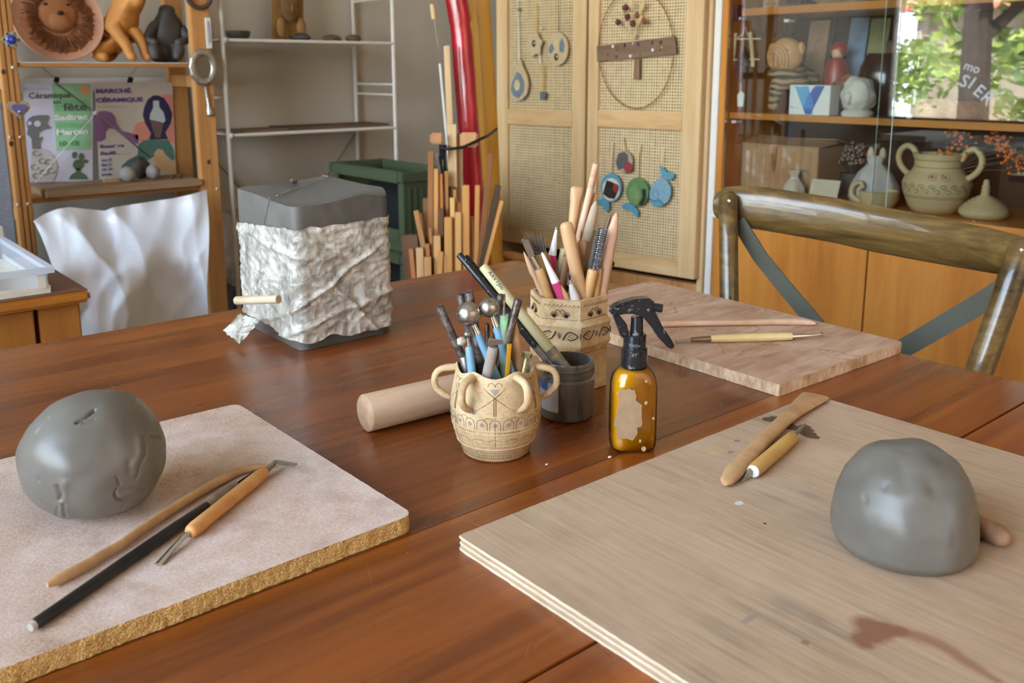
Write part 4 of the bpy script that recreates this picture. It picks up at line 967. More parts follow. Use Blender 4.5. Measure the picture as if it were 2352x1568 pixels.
MB().grid(rows, wrap=True).build('body', M_pot, hexp, smooth=45)
def face(k):                                   # drawing frame on the belt / collar of side k
    a, b = hp(k, 1, 0), hp(k+1, 1, 0)
    def P(x, zf, lvl=1.043, off=.0002):        # x -1..1 across, zf fraction of height
        r = lvl*RX; A, B = hp(k, r, hz*zf), hp(k+1, r, hz*zf); f = (1-x)/2; p = A.lerp(B, f); o = (p-HC); o.z = 0; o.normalize()
        return p+o*(.02*.6*(1-(2*f-1)**2)*r+off)
    return P
M_bstar = plain('blue_grey_oxide', C(96, 112, 132), .9); M_hole = plain('hole_dark', C(40, 28, 18), 1)
inc = MB(); fine = MB(); holes = MB()
for k in range(6):
    P = face(k)
    for sg in (-1, 1):
        up = [(.86, .63), (.7, .66), (.5, .675), (.34, .66), (.24, .625), (.16, .585)]
        lo = [(.86, .63), (.7, .60), (.5, .585), (.38, .60)]
        inc.tube([P(sg*x, .63+(z-.63)*sg) for x, z in up], .0007, 5); inc.tube([P(sg*x, .63+(z-.63)*sg) for x, z in lo], .0007, 5)
        fine.tube([P(sg*(.55+.10*math.cos(q)), .63+.02*math.sin(q)) for q in [i*PI/4 for i in range(9)]], .00025, 4)
    bl = MB()
    for i in range(8): q_ = i*PI/4; bl.tube([P(.02*math.cos(q_), .63+.006*math.sin(q_)), P(.11*math.cos(q_), .63+.032*math.sin(q_))], .0004, 4)
    stuff(bl.build('blue_star', M_bstar, hexp, smooth=0))
    inc.tube([P(.98, .60), P(.98, .665)], .0006, 5)
    C_ = lambda x, zf: P(x, zf, .965, .0002)
    for sg in (-1, 1):
        MB().ell(C_(sg*.30, .835), .0024, 10, 8).build('pierced_hole', M_hole, hexp)
        fine.tube([C_(sg*.30+.13*math.cos(q), .84+.026*math.sin(q)) for q in [i*PI/5-.5 for i in range(8)]], .0004, 4); fine.tube([C_(sg*.30+.19*math.cos(q), .842+.036*math.sin(q)) for q in [i*PI/5-.2 for i in range(7)]], .0003, 4)
        fine.tube([C_(sg*.13+.11*math.cos(q), .875+.024*math.sin(q)) for q in [i*PI/5-.3 for i in range(8)]], .00035, 4)
        for i in range(4): fine.ell(C_(sg*(.10+.05*i), .895-.012*i), .0005, 5, 4)
    for i in range(9): x = -.8+i*.2; fine.tube([C_(x, .93), C_(x+.08, .955), C_(x+.16, .93)], .00025, 4)
    for i in range(12): x = -.85+i*.15; fine.tube([C_(x+.05*math.cos(q), .79+.008*math.sin(q)) for q in [j*PI/4 for j in range(5)]], .00025, 4); fine.tube([C_(x+.06*math.cos(q), .44-.008*math.sin(q)) for q in [j*PI/4 for j in range(5)]], .00025, 4)
stuff(inc.build('carved_leaves', M_incised, hexp, smooth=0)); stuff(fine.build('stamped_texture', M_incise, hexp, smooth=0))

M_hwood = wood('turned_handle_wood', C(172, 124, 70), C(204, 160, 104), C(222, 184, 134), 2, 40, .5, .08, stretch=.25)
G3 = 'tools standing in the six-sided pot'
def ht(u0, v0, u1, v1, off, ext=.03): return stand(u0, v0, u1, v1, off, ext, hdh)
def solo_tool(name, lab, pts, rs, mat, cat='tool', n=14, side=None):
    return solo(name, MB().tube(pts, rs, n, side=side), mat, lab, cat, G3, smooth=60)
def taper(u0, v0, u1, v1, off, prof, mat, lab, name='modelling_tool', side=None):   # prof: list of (t, r or (rx, ry))
    a, b = ht(u0, v0, u1, v1, off); return solo_tool(name, lab, [a.lerp(b, t) for t, r in prof], [r for t, r in prof], mat, side=side)
M_bw2 = wood('dark_boxwood', C(130, 92, 60), C(172, 130, 92), C(196, 158, 120), 2, 40, .5, .05, stretch=.25)
M_gw = wood('grey_smeared_wood', C(120, 108, 96), C(170, 148, 122), C(206, 176, 142), 2, 26, .6, .05, stretch=.3)
taper(1369, 376, 1318, 600, .012, [(0, .0034), (.01, .0042), (.1, .0042), (.105, .0036), (.115, .0042), (.19, .0042), (.195, .0036), (.205, .0042), (.6, .0046), (1, .0052)], M_pinkwood, 'tallest pinkish grooved stick rising from the six-sided pot')
taper(1327, 428, 1300, 640, .022, [(0, (.0062, .001)), (.02, (.0085, .003)), (.10, (.0078, .0046)), (.13, (.0070, .0056)), (.35, (.0056, .005)), (1, .005)], M_boxwood, 'flat square-ended wooden tool behind the tallest stick', side=HR)
taper(1368, 443, 1325, 600, .020, [(0, (.0022, .002)), (.05, (.0044, .003)), (.3, (.0052, .004)), (1, .005)], M_boxwood, 'round-tipped wooden tool half hidden behind the grey-smeared blade', side=HR)
taper(1369, 462, 1326, 640, .004, [(0, (.0012, .001)), (.06, (.0046, .003)), (.25, (.0062, .0042)), (.5, (.0060, .005)), (1, .005)], M_gw, 'curved boxwood knife with a grey-smeared tip in the six-sided pot', side=HR)
taper(1299, 510, 1336, 680, -.020, [(0, (.004, .003)), (.015, (.0068, .0055)), (.05, (.0080, .0066)), (.12, (.0084, .0068)), (.5, (.0078, .0068)), (1, .0088)], M_boxwood, 'fat round-ended boxwood tool at the centre front of the six-sided pot', side=HR)
taper(1416, 489, 1378, 680, -.006, [(0, (.0012, .001)), (.04, (.0036, .003)), (.15, (.0062, .0045)), (.4, (.0072, .0055)), (1, .0086)], M_pinkwood, 'broad pink-tinted wooden blade tool on the right side of the six-sided pot', side=HR)
taper(1404, 486, 1372, 590, .010, [(0, .0006), (.1, .0024), (.4, .0046), (1, .005)], wood('dark_pointed_wood', C(88, 62, 44), C(120, 90, 66), C(150, 118, 88), 2, 40), 'dark pointed wooden stick behind the bottle brush')
taper(1338, 553, 1330, 640, -.006, [(0, (.005, .003)), (.05, (.0066, .004)), (.22, (.0060, .0044)), (.32, (.0034, .0036)), (.5, (.0044, .004)), (1, .005)], M_bw2, 'spoon-ended brown wooden tool just right of the fat boxwood tool', side=HR)
taper(1334, 526, 1322, 600, .008, [(0, .0008), (.2, .003), (1, .0046)], M_pinkwood, 'thin pointed pale tool between the tallest stick and the spoon-ended tool')
taper(1362, 528, 1345, 640, .014, [(0, (.005, .003)), (.1, (.006, .004)), (1, .0056)], M_bam, 'greenish flat tool behind the bottle brush', side=HR)
taper(1295, 570, 1281, 640, .016, [(0, .0044), (1, .0046)], M_bam, 'greenish bamboo rod left of the fat boxwood tool')
taper(1301, 588, 1292, 650, .008, [(0, .0042), (1, .0044)], M_bw2, 'brownish rod tight against the left of the fat boxwood tool')
taper(1203, 578, 1249, 678, -.012, [(0, .0006), (.12, .0028), (.3, .0045), (.38, .0032), (.5, .0040), (1, .0042)], M_pinkwood, 'pointed wooden skewer tool at the far left of the six-sided pot')
taper(1288, 655, 1302, 686, -.030, [(0, .001), (.25, .0038), (1, .0042)], M_boxwood, 'short pale pointed stick beside the pink hook at the pot front')
# wire loop tool with wooden handle
a, b = ht(1238, 618, 1262, 684, -.022); ax = (b-a).normalized()
t = thing('loop_tool', (b.x, b.y, b.z), 'flat steel ribbon tool with a yellow wooden handle at the left of the six-sided pot', 'tool', G3)
MB().tube([a, a+ax*.002, a.lerp(b, .3), b], [.0048, .0056, .0058, .0052], 16).build('handle', M_hwood, t, smooth=60)
s1_, s2_ = vp(1222, 590, hdh-.022), vp(1206, 552, hdh-.022)
MB().tube([a, s1_], [.0024, .0022], 8).build('shank', M_steel, t)
lp = MB().bar(s1_, s2_, .0080, .0016, HR); lp.bar(s2_, vp(1199, 556, hdh-.022), .006, .0016, UP); lp.build('steel_ribbon', M_steel, t, smooth=0)
# hog brush
a, b = ht(1243, 582, 1268, 660, -.006); ax = (b-a).normalized()
t = thing('bristle_brush', (b.x, b.y, b.z), 'worn flat brush with splayed wiry bristles at the left of the six-sided pot', 'brush', G3)
MB().tube([a, a+ax*.002, a.lerp(b, .5), b], [(.0076, .003), (.0078, .0034), (.0062, .004), (.0046, .0042)], 14, side=HR).build('ferrule', plain('brass_ferrule', C(150, 120, 70), .4, .2, 60, metal=.6), t)
br = MB(); rnd = random.Random(9)
for k in range(90):
    s_ = rnd.uniform(-1, 1); o = a+HR*(s_*.0066)+HF*rnd.uniform(-.002, .002); tip = vp(1228+s_*22+rnd.gauss(0, 3), (545 if abs(s_) > .25 else 572)-rnd.uniform(-6, 14), hdh-.006+rnd.uniform(-.006, .006))
    br.tube([o, o.lerp(tip, .5)+HR*rnd.gauss(0, .0006), tip], [.00035, .0003, .0002], 3)
stuff(br.build('bristles', plain('dark_wiry_bristle', C(92, 80, 68), .6), t, smooth=0))
# pink and white hooks
M_pink = plain('raspberry_pink', C(206, 62, 118), .4, .06); M_wht = plain('white_plastic', C(238, 236, 236), .35, .02)
def hook(u0, v0, um, vm, u1, v1, off, lab, ball):
    a, b = ht(u0, v0, u1, v1, off); m_ = vp(um, vm, hdh+off); ax = (b-a).normalized()
    t = thing('embossing_tool', (b.x, b.y, b.z), lab, 'tool', G3)
    MB().tube([m_, b], [.0054, .0062], 14).build('pink_handle', M_pink, t)
    MB().tube([a, a+ax*.004, m_], [.0012, .0018, .0052], 14).build('white_cone', M_wht, t)
    if ball: MB().ell(a, .0019, 10, 8).build('ball', M_chrome, t)
hook(1245, 580, 1276, 648, 1290, 684, -.028, 'white-coned embossing tool with a bright pink handle, front left of the six-sided pot', False)
hook(1278, 524, 1269, 585, 1264, 650, .010, 'ball-tipped embossing tool with a darker pink handle behind the front pink one', True)
# wire detail brush with dusty white handle
a, b = ht(1311, 652, 1322, 688, -.034); ax = (b-a).normalized()
t = thing('wire_detail_brush', (b.x, b.y, b.z), 'small wire brush with a dusty white handle at the front of the six-sided pot', 'brush', G3)
MB().tube([a, a.lerp(b, .35), b], [.0026, .0058, .0066], 14).build('handle', plain('dusty_white_handle', C(206, 196, 188), .7, .06, 60), t, smooth=60)
MB().tube([a-ax*.005, a+ax*.006], [.0018, .0034], 10).build('ferrule', M_steel, t)
br = MB()
for k in range(14): o = a-ax*.004; tip = vp(1305+rnd.gauss(0, 4), 628-rnd.uniform(-5, 5), hdh-.034+rnd.uniform(-.003, .003)); br.tube([o, o.lerp(tip, .5)+HR*rnd.gauss(0, .0005), tip], [.0004, .00035, .0003], 4)
stuff(br.build('bristles', M_rust, t, smooth=0))
# bottle brush
a, b = ht(1363, 618, 1348, 684, -.020); ax = (b-a).normalized(); top = vp(1382, 524, hdh-.020)
t = thing('bottle_brush', (b.x, b.y, b.z), 'grey twisted bottle brush with a wooden handle in the six-sided pot', 'brush', G3)
MB().tube([a, a+ax*.0015, a+ax*.004, b], [.0048, .0062, .0064, .0062], 16).build('handle', M_hwood, t, smooth=50)
MB().tube([a, top], [.0012, .0010], 6).build('wire_core', M_steel, t)
br = MB(); dd = (top-a); aa = dd.normalized(); s1_ = aa.orthogonal().normalized(); s2_ = aa.cross(s1_)
for k in range(1100):
    f = k/1100; ang = f*2*PI*9+rnd.gauss(0, .22); c_ = a+dd*f; d_ = s1_*math.cos(ang)+s2_*math.sin(ang); d2 = -d_ if k % 2 else d_
    br.tube([c_, c_+d2*.0064*rnd.uniform(.85, 1.1)+aa*rnd.gauss(0, .0008)], [.00042, .0002], 3, cap=False)
m_ = plain('grey_bristle', C(112, 112, 114), .7, .4, 500); stuff(br.build('bristles', m_, t, smooth=0))
# stick behind the brush and needle tool on the right
taper(1376, 615, 1366, 684, -.014, [(0, .0046), (.5, .005), (1, .0056)], M_hwood, 'plain yellow handle squeezed behind the bottle brush')
a, b = ht(1398, 604, 1388, 660, .006); ax = (b-a).normalized()
t = thing('knife_tool', (b.x, b.y, b.z), 'steel bladed tool with a yellow handle at the far right of the six-sided pot', 'tool', G3)
MB().tube([a, a+ax*.002, b], [.0044, .0052, .0056], 14).build('handle', M_hwood, t, smooth=50)
MB().tube([a, vp(1399, 578, hdh+.006), vp(1405, 552, hdh+.006), vp(1414, 536, hdh+.006)], [(.002, .002), (.0028, .0012), (.0034, .001), (.0026, .0008)], 8, side=HR).build('blade', M_steel, t)
MB().ell(vp(1405, 606, hdh+.010), (.004, .003, .004), 10, 8, lambda d: 1+.4*fbm(d, 4)).build('bristle_tuft', M_blackmat, t)

# ------------------------------------------------------------------ spray bottle
p0 = at(1452, 1044, Z=TZ); dh = V((p0.x, p0.y, 0)).normalized(); BC = V((p0.x, p0.y, TZ))+dh*.017
for _ in range(6): BC += HR*((1453-px(BC+UP*.03)[0])/F*(BC-EYE).dot(fw))
hdb = (BC-EYE).dot(HF); kz = (BC-EYE).dot(fw)/F
bot = thing('spray_bottle', BC, 'small clear spray bottle of amber liquid with a black trigger and a torn label', 'bottle')
W_ = 52*kz; D_ = .019
zs = lambda v: zat(BC.x, BC.y, v)-TZ
zsh, znk = zs(878), zs(838)
ang = math.radians(8); bax = HR*math.cos(ang)+HF*math.sin(ang); bay = -HR*math.sin(ang)+HF*math.cos(ang)
def sup(w_, d_, z, n=40, e=.62): return [BC+bax*(w_*math.copysign(abs(math.cos(t))**e, math.cos(t)))+bay*(d_*math.copysign(abs(math.sin(t))**e, math.sin(t)))+UP*z for t in [2*PI*i/n for i in range(n)]]
rows = [sup(W_*.80, D_*.75, .0006), sup(W_*.93, D_*.90, .002), sup(W_*.985, D_*.98, .006)]+[sup(W_, D_, lerp(.010, zsh*.94, t/8)) for t in range(9)]
for t in range(1, 9): f = t/8; a_ = f*PI/2; rows.append(sup(lerp(W_, .0125, 1-math.cos(a_)), lerp(D_, .0125, 1-math.cos(a_)), lerp(zsh*.94, znk, math.sin(a_)), e=lerp(.62, 1, f)))
rows.append(sup(.0118, .0118, znk+.006, e=1))
def liquid_glass(name, col, dens):
    m = Mat(name); lw = m.n('LayerWeight', {'Blend': .35}).outputs['Facing']
    t = m.n('BsdfTransparent', {'Color': m.ramp(lw, [(.0, col), (.75, tuple(c*dens for c in col[:3])+(1,))])}).outputs[0]
    g = m.n('BsdfGlossy', {'Color': (1, 1, 1, 1), 'Roughness': .04}).outputs[0]; f = m.n('Fresnel', {'IOR': 1.5}).outputs[0]
    mx = m.n('MixShader', {0: f}); m.nt.links.new(t, mx.inputs[1]); m.nt.links.new(g, mx.inputs[2]); m.nt.links.new(mx.outputs[0], m.outn.inputs['Surface']); return m.m
MB().grid(rows, wrap=True).build('bottle_body', liquid_glass('clear_bottle_plastic', (1, .98, .92, 1), .9), bot, smooth=60)
k_ = .94; zl = zs(862)
lr = [sup(W_*.78*k_, D_*.70, .002)]+[sup(W_*k_, D_*.92, lerp(.005, zsh*.93, t/6)) for t in range(7)]
for t in range(1, 6): f = t/6; a_ = f*PI/2; lr.append(sup(lerp(W_*k_, .0118, 1-math.cos(a_)), lerp(D_*.92, .0115, 1-math.cos(a_)), lerp(zsh*.93, znk-.003, math.sin(a_)), e=lerp(.62, 1, f)))
lr.append([BC+UP*(znk-.004)+(p-BC-UP*(p-BC).z)*.02 for p in lr[-1]])
m = Mat('amber_liquid', C(255, 190, 40), .05); 
def amber():
    m = Mat('amber_liquid'); t = m.n('BsdfTransparent', {'Color': (1.0, .72, .14, 1)}).outputs[0]; d = m.n('BsdfDiffuse', {'Color': C(246, 172, 16)}).outputs[0]; tl = m.n('BsdfTranslucent', {'Color': C(255, 200, 40)}).outputs[0]
    a = m.n('MixShader', {0: .15}); m.nt.links.new(d, a.inputs[1]); m.nt.links.new(tl, a.inputs[2])
    b = m.n('MixShader', {0: .7}); m.nt.links.new(t, b.inputs[1]); m.nt.links.new(a.outputs[0], b.inputs[2])
    g = m.n('BsdfGlossy', {'Roughness': .05}).outputs[0]; f = m.n('Fresnel', {'IOR': 1.33}).outputs[0]
    c = m.n('MixShader', {0: f}); m.nt.links.new(b.outputs[0], c.inputs[1]); m.nt.links.new(g, c.inputs[2]); m.nt.links.new(c.outputs[0], m.outn.inputs['Surface']); return m.m
MB().grid(lr, wrap=True).build('liquid', amber(), bot, smooth=60)
MB().tube([BC+UP*.012, BC+UP*znk], .0026, 10).build('dip_tube', plain('cloudy_tube', C(226, 206, 96), .4), bot)
# torn label on the front
lo = [(1412, 962), (1422, 925), (1420, 908), (1424, 894), (1440, 892), (1460, 896), (1462, 920), (1474, 930), (1475, 965), (1474, 978), (1462, 984), (1463, 998), (1452, 1012), (1440, 1006), (1420, 1008), (1414, 992), (1418, 984), (1410, 975)]
lab = MB(); ctr = V((0, 0, 0)); pl_n = -bay
pts = [onpl(u, v, BC-bay*(D_+.0006), bay) for u, v in lo]
rnd = random.Random(2); dense = []
for a, b in zip(pts, pts[1:]+pts[:1]):
    for k in range(5): dense.append(a.lerp(b, k/5)+bax*rnd.gauss(0, .0004)+UP*rnd.gauss(0, .0004))
lab.prism(dense, -bay*.0003); lab.build('torn_label', plain('torn_label_paper', C(168, 138, 106), .8, .10, 90, .2), bot, smooth=0)
M_scrap = plain('label_scrap', C(186, 160, 118), .8)
for (u, v, r) in ((1484, 876, 4), (1484, 925, 5), (1500, 960, 4), (1470, 1012, 5), (1478, 1030, 7), (1418, 902, 3)):
    c_ = onpl(u, v, BC-bay*(D_+.0004), bay); MB().prism([c_+bax*(math.cos(q)*r*kz*rnd.uniform(.5, 1))+UP*(math.sin(q)*r*kz*rnd.uniform(.5, 1.1)) for q in [i*PI/3.5 for i in range(7)]], -bay*.0003).build('label_scrap', M_scrap, bot, smooth=0)
BX = lambda u, v, o=0: onpl(u, v, BC+bay*o, bay)
# collar
zc = lambda v: zat(BC.x, BC.y, v)-TZ
M_sb = Mat('dusty_black_plastic', None, .22, coat=.3); v = M_sb.co(); M_sb.set('Base Color', M_sb.mix(M_sb.mapr(M_sb.noise(v, 130, 4, .7), .60, .68, 0, .55), C(26, 28, 33), C(170, 162, 154))); M_sb = M_sb.m
zA, zB, zC_, zD = zc(842), zc(797), zc(765), zc(727)
MB().lathe(BC, [(0, zA), (.0128, zA), (.0132, zA+.001), (.0131, zB-.0006), (.0125, zB), (0, zB)], 40).build('collar', M_sb, bot, smooth=35)
MB().lathe(BC, [(0, zB), (.0114, zB), (.0114, zC_-.0008), (.0106, zC_), (0, zC_)], 40).build('neck_ring', M_sb, bot, smooth=35)
st = BC+bax*.0018
MB().lathe(st, [(0, zC_), (.0066, zC_), (.0060, zD), (0, zD)], 24).build('stem', M_sb, bot, smooth=35)
text('embossing', 'OPEN', plain('dusty_embossing', C(120, 118, 116), .6), bot, BC, bax, UP, .0044, align='CENTER', warp=lambda x, y: BC+bax*(.01155*math.sin((x-.003)/.0115))-bay*(.01155*math.cos((x-.003)/.0115))+UP*(zB+.003+y))
# head, rear arm, trigger and nozzle: side profiles pushed to a real width
def plate(uv, wd, name, mat, bev=.0012, off=0.0): return MB().prism([BX(u, v, -wd/2+off) for u, v in uv], bay*wd).build(name, mat, bot, smooth=40, bevel=bev)
plate([(1404, 716), (1410, 706), (1430, 697), (1460, 688), (1490, 686), (1500, 688), (1506, 698), (1500, 712), (1490, 730), (1474, 728), (1455, 722), (1436, 722), (1416, 727), (1406, 727)], .0150, 'head', M_sb, .002)
plate([(1409, 724), (1424, 724), (1440, 744), (1447, 772), (1430, 778), (1422, 757)], .010, 'rear_arm', M_sb, .0012)
plate([(1470, 722), (1492, 700), (1506, 716), (1520, 745), (1544, 782), (1552, 798), (1546, 804), (1534, 798), (1515, 778), (1496, 750), (1484, 736)], .0120, 'trigger', M_sb, .0016)
n0, n1 = BX(1490, 703, -.001), BX(1521, 708, -.003)
MB().tube([n0, n1], .0042, 20).build('nozzle', M_sb, bot); MB().tube([n1-(n1-n0).normalized()*.0002, n1+(n1-n0).normalized()*.0006], .0024, 14).build('nozzle_insert', M_wht, bot)
MB().tube([BX(1411, 717, -.0086), BX(1411, 717, .0086)], .0022, 14).build('pivot_pin', M_black, bot)
# crumbs of dry clay on the table
cm = plain('dry_clay_crumb', C(216, 200, 184), .9, .1, 200)
for i, (u, v, r, lab_) in enumerate(((1256, 1066, .0012, 'tiny pale clay crumb in front of the small buff pot'), (1401, 1049, .0016, 'pale clay crumb at the foot of the spray bottle'))):
    c_ = at(u, v, Z=TZ+r*.6); solo('clay_crumb', MB().ell(c_, (r*1.5, r, r*.7), 8, 6, lambda d: 1+.3*fbm(d, 3)), cm, lab_, 'crumb')
# ------------------------------------------------------------------ pine shelf unit against the back wall
SY, SB = 2.82, 3.08
def Wf(u, v, Y=SY): return at(u, v, Y=Y)
xl0, xl1 = Wf(19, 300).x, Wf(58, 300).x; xr0, xr1 = Wf(457, 300).x, Wf(498, 300).x
psh = thing('pine_shelf_unit', V(((xl0+xr1)/2, (SY+SB)/2, 0)), 'knotty pine shelf unit with grooved posts standing at the left of the back wall', 'shelf unit')
for x0, x1 in ((xl0, xl1), (xr0, xr1)):
    for y in (SY, SB-.04):
        mb = MB()
        if x0 == xl0 and y == SY:
            w_ = (x1-x0)/3
            for k in range(3): mb.box((x0+k*w_+.001, y, 0), (x0+(k+1)*w_-.001, y+.036, 1.95))
            mb.box((x0+.003, y+.006, 0), (x1-.003, y+.04, 1.95))
        else: mb.box((x0, y, 0), (x1, y+.036, 1.95))
        mb.build('post', M_pine, psh, smooth=0, bevel=.002)
zu0, zu1 = Wf(240, 154).z, Wf(240, 145).z; zl0, zl1 = Wf(290, 440).z, Wf(290, 425).z
MB().box((xl1, SY+.004, zu0), (xr0, SB-.045, zu1)).build('shelf', M_pinex, psh, smooth=0, bevel=.002)
MB().box((xl1, SY+.004, zu1+.0002), (xr0, SB-.045, zu1+.0022)).build('shelf_paper', M_white, psh, smooth=0)
for yy in (SY+.03, SY+.12): MB().box((xl1, yy, zl0-.016), (xr0, yy+.02, zl0-.0005)).build('shelf_rail', M_pinex, psh, smooth=0)
for x0 in (xl0, xr0):
    for z in (.25, zl0-.06, zu0-.06): MB().box((x0+.004, SY+.0365, z), (x0+.03, SB-.0405, z+.035)).build('side_rail', M_pine, psh, smooth=0)
# cross brace with its hub
hub = at(220, 259, Y=SB-.075)
for (u, v, m_) in ((82, 418, M_white), (346, 362, M_steel), (125, 188, M_steel)): MB().bar(hub, at(u, v, Y=SB-.075), .013 if m_ is M_white else .005, .0015, UP+HR).build('brace', m_, psh, smooth=0)
MB().ell(hub, (.007, .003, .007)).build('brace_hub', M_white, psh)
st_ = MB()
for (u, v) in ((29, 155), (22, 315), (46, 315), (40, 470), (64, 468), (498, 433)): p = Wf(u, v); MB().ell(p+V((0, -.001, 0)), (.004, .002, .004), 10, 6).build('post_stud', M_white, psh)
for (u, v) in ((8, 165), (478, 105), (480, 372), (26, 330)): MB().ell(Wf(u, v), (.006, .0008, .008), 12, 6).build('knot', plain('pine_knot', C(84, 52, 28), .7), psh)
lp0 = Wf(105, 438).x
bd = MB(); bd.box((lp0, SY-.006, zl0+.0002), (xr0-.002, SB-.06, zl1)); solo('shelf_board', bd, wood('grey_brown_board', C(106, 78, 54), C(140, 108, 78), C(164, 134, 104), 0, 40, .7), 'grey-brown wooden board laid across the lower shelf under the posters', 'board', smooth=0, bevel=.0015)
MB().box((xl1+.002, SB+.03, zu0-.075), (xr0+.02, SB+.045, zu0-.032)).build('back_strip', M_white, psh, smooth=0)

# posters
PYL = 3.035
def PP(u, v, l=0): return at(u, v, Y=PYL-.0008*l)
def shape(t, name, pts, mat, l): return MB().prism([PP(u, v, l) for u, v in pts], V((0, .0006, 0))).build(name, mat, t, smooth=0)
def oval(u, v, a, b, n=20, t0=0, t1=2*PI): return [(u+a*math.cos(t0+(t1-t0)*i/n), v+b*math.sin(t0+(t1-t0)*i/n)) for i in range(n+(0 if abs(t1-t0-2*PI) < .01 else 1))]
def ptext(t, s, u, v, hpx, wpx, mat, l=3, bold=0.02):
    p = PP(u, v, l); sc_ = PP(u, v-hpx, l).z-p.z; o = text('print_text', s, mat, t, p, (1, 0, 0), UP, sc_*1.35, ext=.0, bold=bold)
    xs = [v_.co.x for v_ in o.data.vertices]; w_ = PP(u+wpx, v, l).x-p.x; k = w_/(max(xs)-min(xs)); x0 = min(xs)
    for v_ in o.data.vertices: v_.co.x = x0+(v_.co.x-x0)*k
    return o
ink = lambda n, r, g, b: plain('ink_'+n, C(r, g, b), .7, .04)
t = thing('poster', PP(135, 414), 'ceramics fair poster with a green panel and a mottled vase, clipped under the upper shelf', 'poster')
shape(t, 'sheet', [(52, 191), (213, 191), (213, 416), (66, 418)], ink('lilac_paper', 206, 206, 222), 0)
shape(t, 'print_panel', [(119, 193), (207, 193), (208, 343), (130, 346)], ink('leaf_green', 150, 200, 156), 1)
shape(t, 'print_panel', [(128, 228), (206, 228), (207, 256), (128, 256)], ink('mid_green', 126, 186, 132), 2)
shape(t, 'print_panel', [(128, 282), (207, 282), (207, 293), (128, 293)], ink('mid_green2', 126, 186, 132), 2)
shape(t, 'print_dot', oval(195, 206, 10, 12), ink('apricot', 236, 168, 120), 2)
dkt = ink('dark_text', 84, 80, 84); wt_ = ink('white_text', 236, 240, 238)
ptext(t, 'Céramique', 66, 226, 14, 96, dkt); ptext(t, 'en', 122, 238, 8, 18, dkt); ptext(t, 'fête', 146, 254, 18, 54, dkt)
ptext(t, 'Sadirac', 126, 276, 13, 76, wt_, bold=.04); ptext(t, 'Marcan', 130, 310, 13, 72, wt_, bold=.04); ptext(t, '10-18', 134, 336, 12, 44, ink('deep_green', 92, 140, 100)); ptext(t, 'portes ouvertes', 54, 206, 3, 60, dkt, bold=0)
gv = ink('vase_grey', 116, 112, 112)
shape(t, 'print_vase', [(74, 342), (72, 318), (62, 308), (64, 296), (60, 282), (66, 272), (76, 266), (92, 264), (108, 264), (114, 268), (108, 284), (118, 294), (102, 298), (90, 304), (88, 316), (98, 314), (92, 330), (94, 342)], gv, 2)
for (u, v, a, b) in ((68, 283, 5, 5), (86, 284, 8, 7)): shape(t, 'print_vase', oval(u, v, a, b, 12), ink('paper_gap', 206, 206, 222), 3)
shape(t, 'print_vase', [(72, 342), (96, 340), (114, 348), (126, 362), (132, 382), (130, 400), (122, 414), (70, 416)], ink('vase_pale', 190, 184, 178), 2)
for (u, v) in ((84, 352), (98, 370), (80, 384), (112, 372), (100, 396), (118, 392), (84, 404)): MB().tube([PP(u+9*math.cos(q), v+6*math.sin(q), 3) for q in [i*PI/5 for i in range(9)]], .0012, 4).build('print_vase', ink('crackle', 110, 104, 98), t)
cg = ink('cactus_green', 84, 110, 84)
for pts in (oval(171, 356, 6, 8, 12), oval(187, 360, 6, 9, 12), oval(197, 370, 6, 4, 12), oval(180, 378, 13, 12, 14), [(174, 386), (186, 386), (186, 396), (174, 396)], oval(180, 412, 21, 17, 16, PI, 2*PI)): shape(t, 'print_cactus', pts, cg, 2)
t = thing('poster', PP(310, 412), 'cream pottery market poster with a navy bottle shape and purple lettering', 'poster')
shape(t, 'sheet', [(217, 189), (396, 189), (405, 410), (228, 412)], ink('cream_paper', 204, 196, 186), 0)
pu = ink('purple_text', 104, 72, 148)
ptext(t, 'MARCHÉ', 221, 214, 10, 80, pu, bold=.05); ptext(t, 'CÉRAMIQUE', 221, 235, 10, 108, pu, bold=.05); ptext(t, 'de producteurs', 224, 247, 3, 66, ink('grey_text', 140, 132, 128), bold=0)
pk = ink('salmon', 222, 150, 132)
shape(t, 'print_shape', [(218, 262), (226, 256), (240, 254), (256, 258), (265, 270), (268, 284), (280, 300), (300, 306), (318, 310), (318, 330), (306, 330), (286, 312), (262, 296), (250, 294), (243, 304), (243, 318), (232, 325), (219, 325)], ink('mauve', 136, 98, 140), 1)
shape(t, 'print_shape', oval(328, 302, 22, 24), pk, 1); shape(t, 'print_shape', [(372, 218), (396, 216), (402, 330), (380, 326), (384, 280)], pk, 1)
shape(t, 'print_shape', [(342, 320), (347, 306), (334, 284), (328, 264), (332, 244), (340, 228), (352, 219), (364, 219), (378, 226), (388, 242), (396, 262), (392, 284), (380, 304), (386, 320)], ink('navy', 50, 44, 82), 2)
shape(t, 'print_bottle', [(352, 231), (365, 231), (366, 246), (376, 258), (380, 276), (376, 282), (344, 274), (345, 262), (352, 248)], ink('bottle_white', 196, 208, 212), 3)
shape(t, 'print_bottle', [(344, 274), (376, 282), (372, 300), (368, 316), (358, 316), (352, 300)], ink('bottle_brown', 120, 92, 88), 4)
gb = ink('bottle_green', 84, 124, 116)
shape(t, 'print_shape', [(318, 332), (330, 322), (350, 320), (388, 322), (398, 344), (402, 364), (396, 368), (384, 358), (372, 344), (360, 346), (354, 360), (340, 366), (330, 392), (276, 402), (280, 380), (296, 366), (316, 356)], gb, 2)
shape(t, 'print_shape', [(354, 352), (362, 342), (374, 344), (382, 358), (394, 368), (404, 372), (405, 404), (384, 402), (364, 386), (355, 370)], ink('sand', 212, 176, 132), 3)
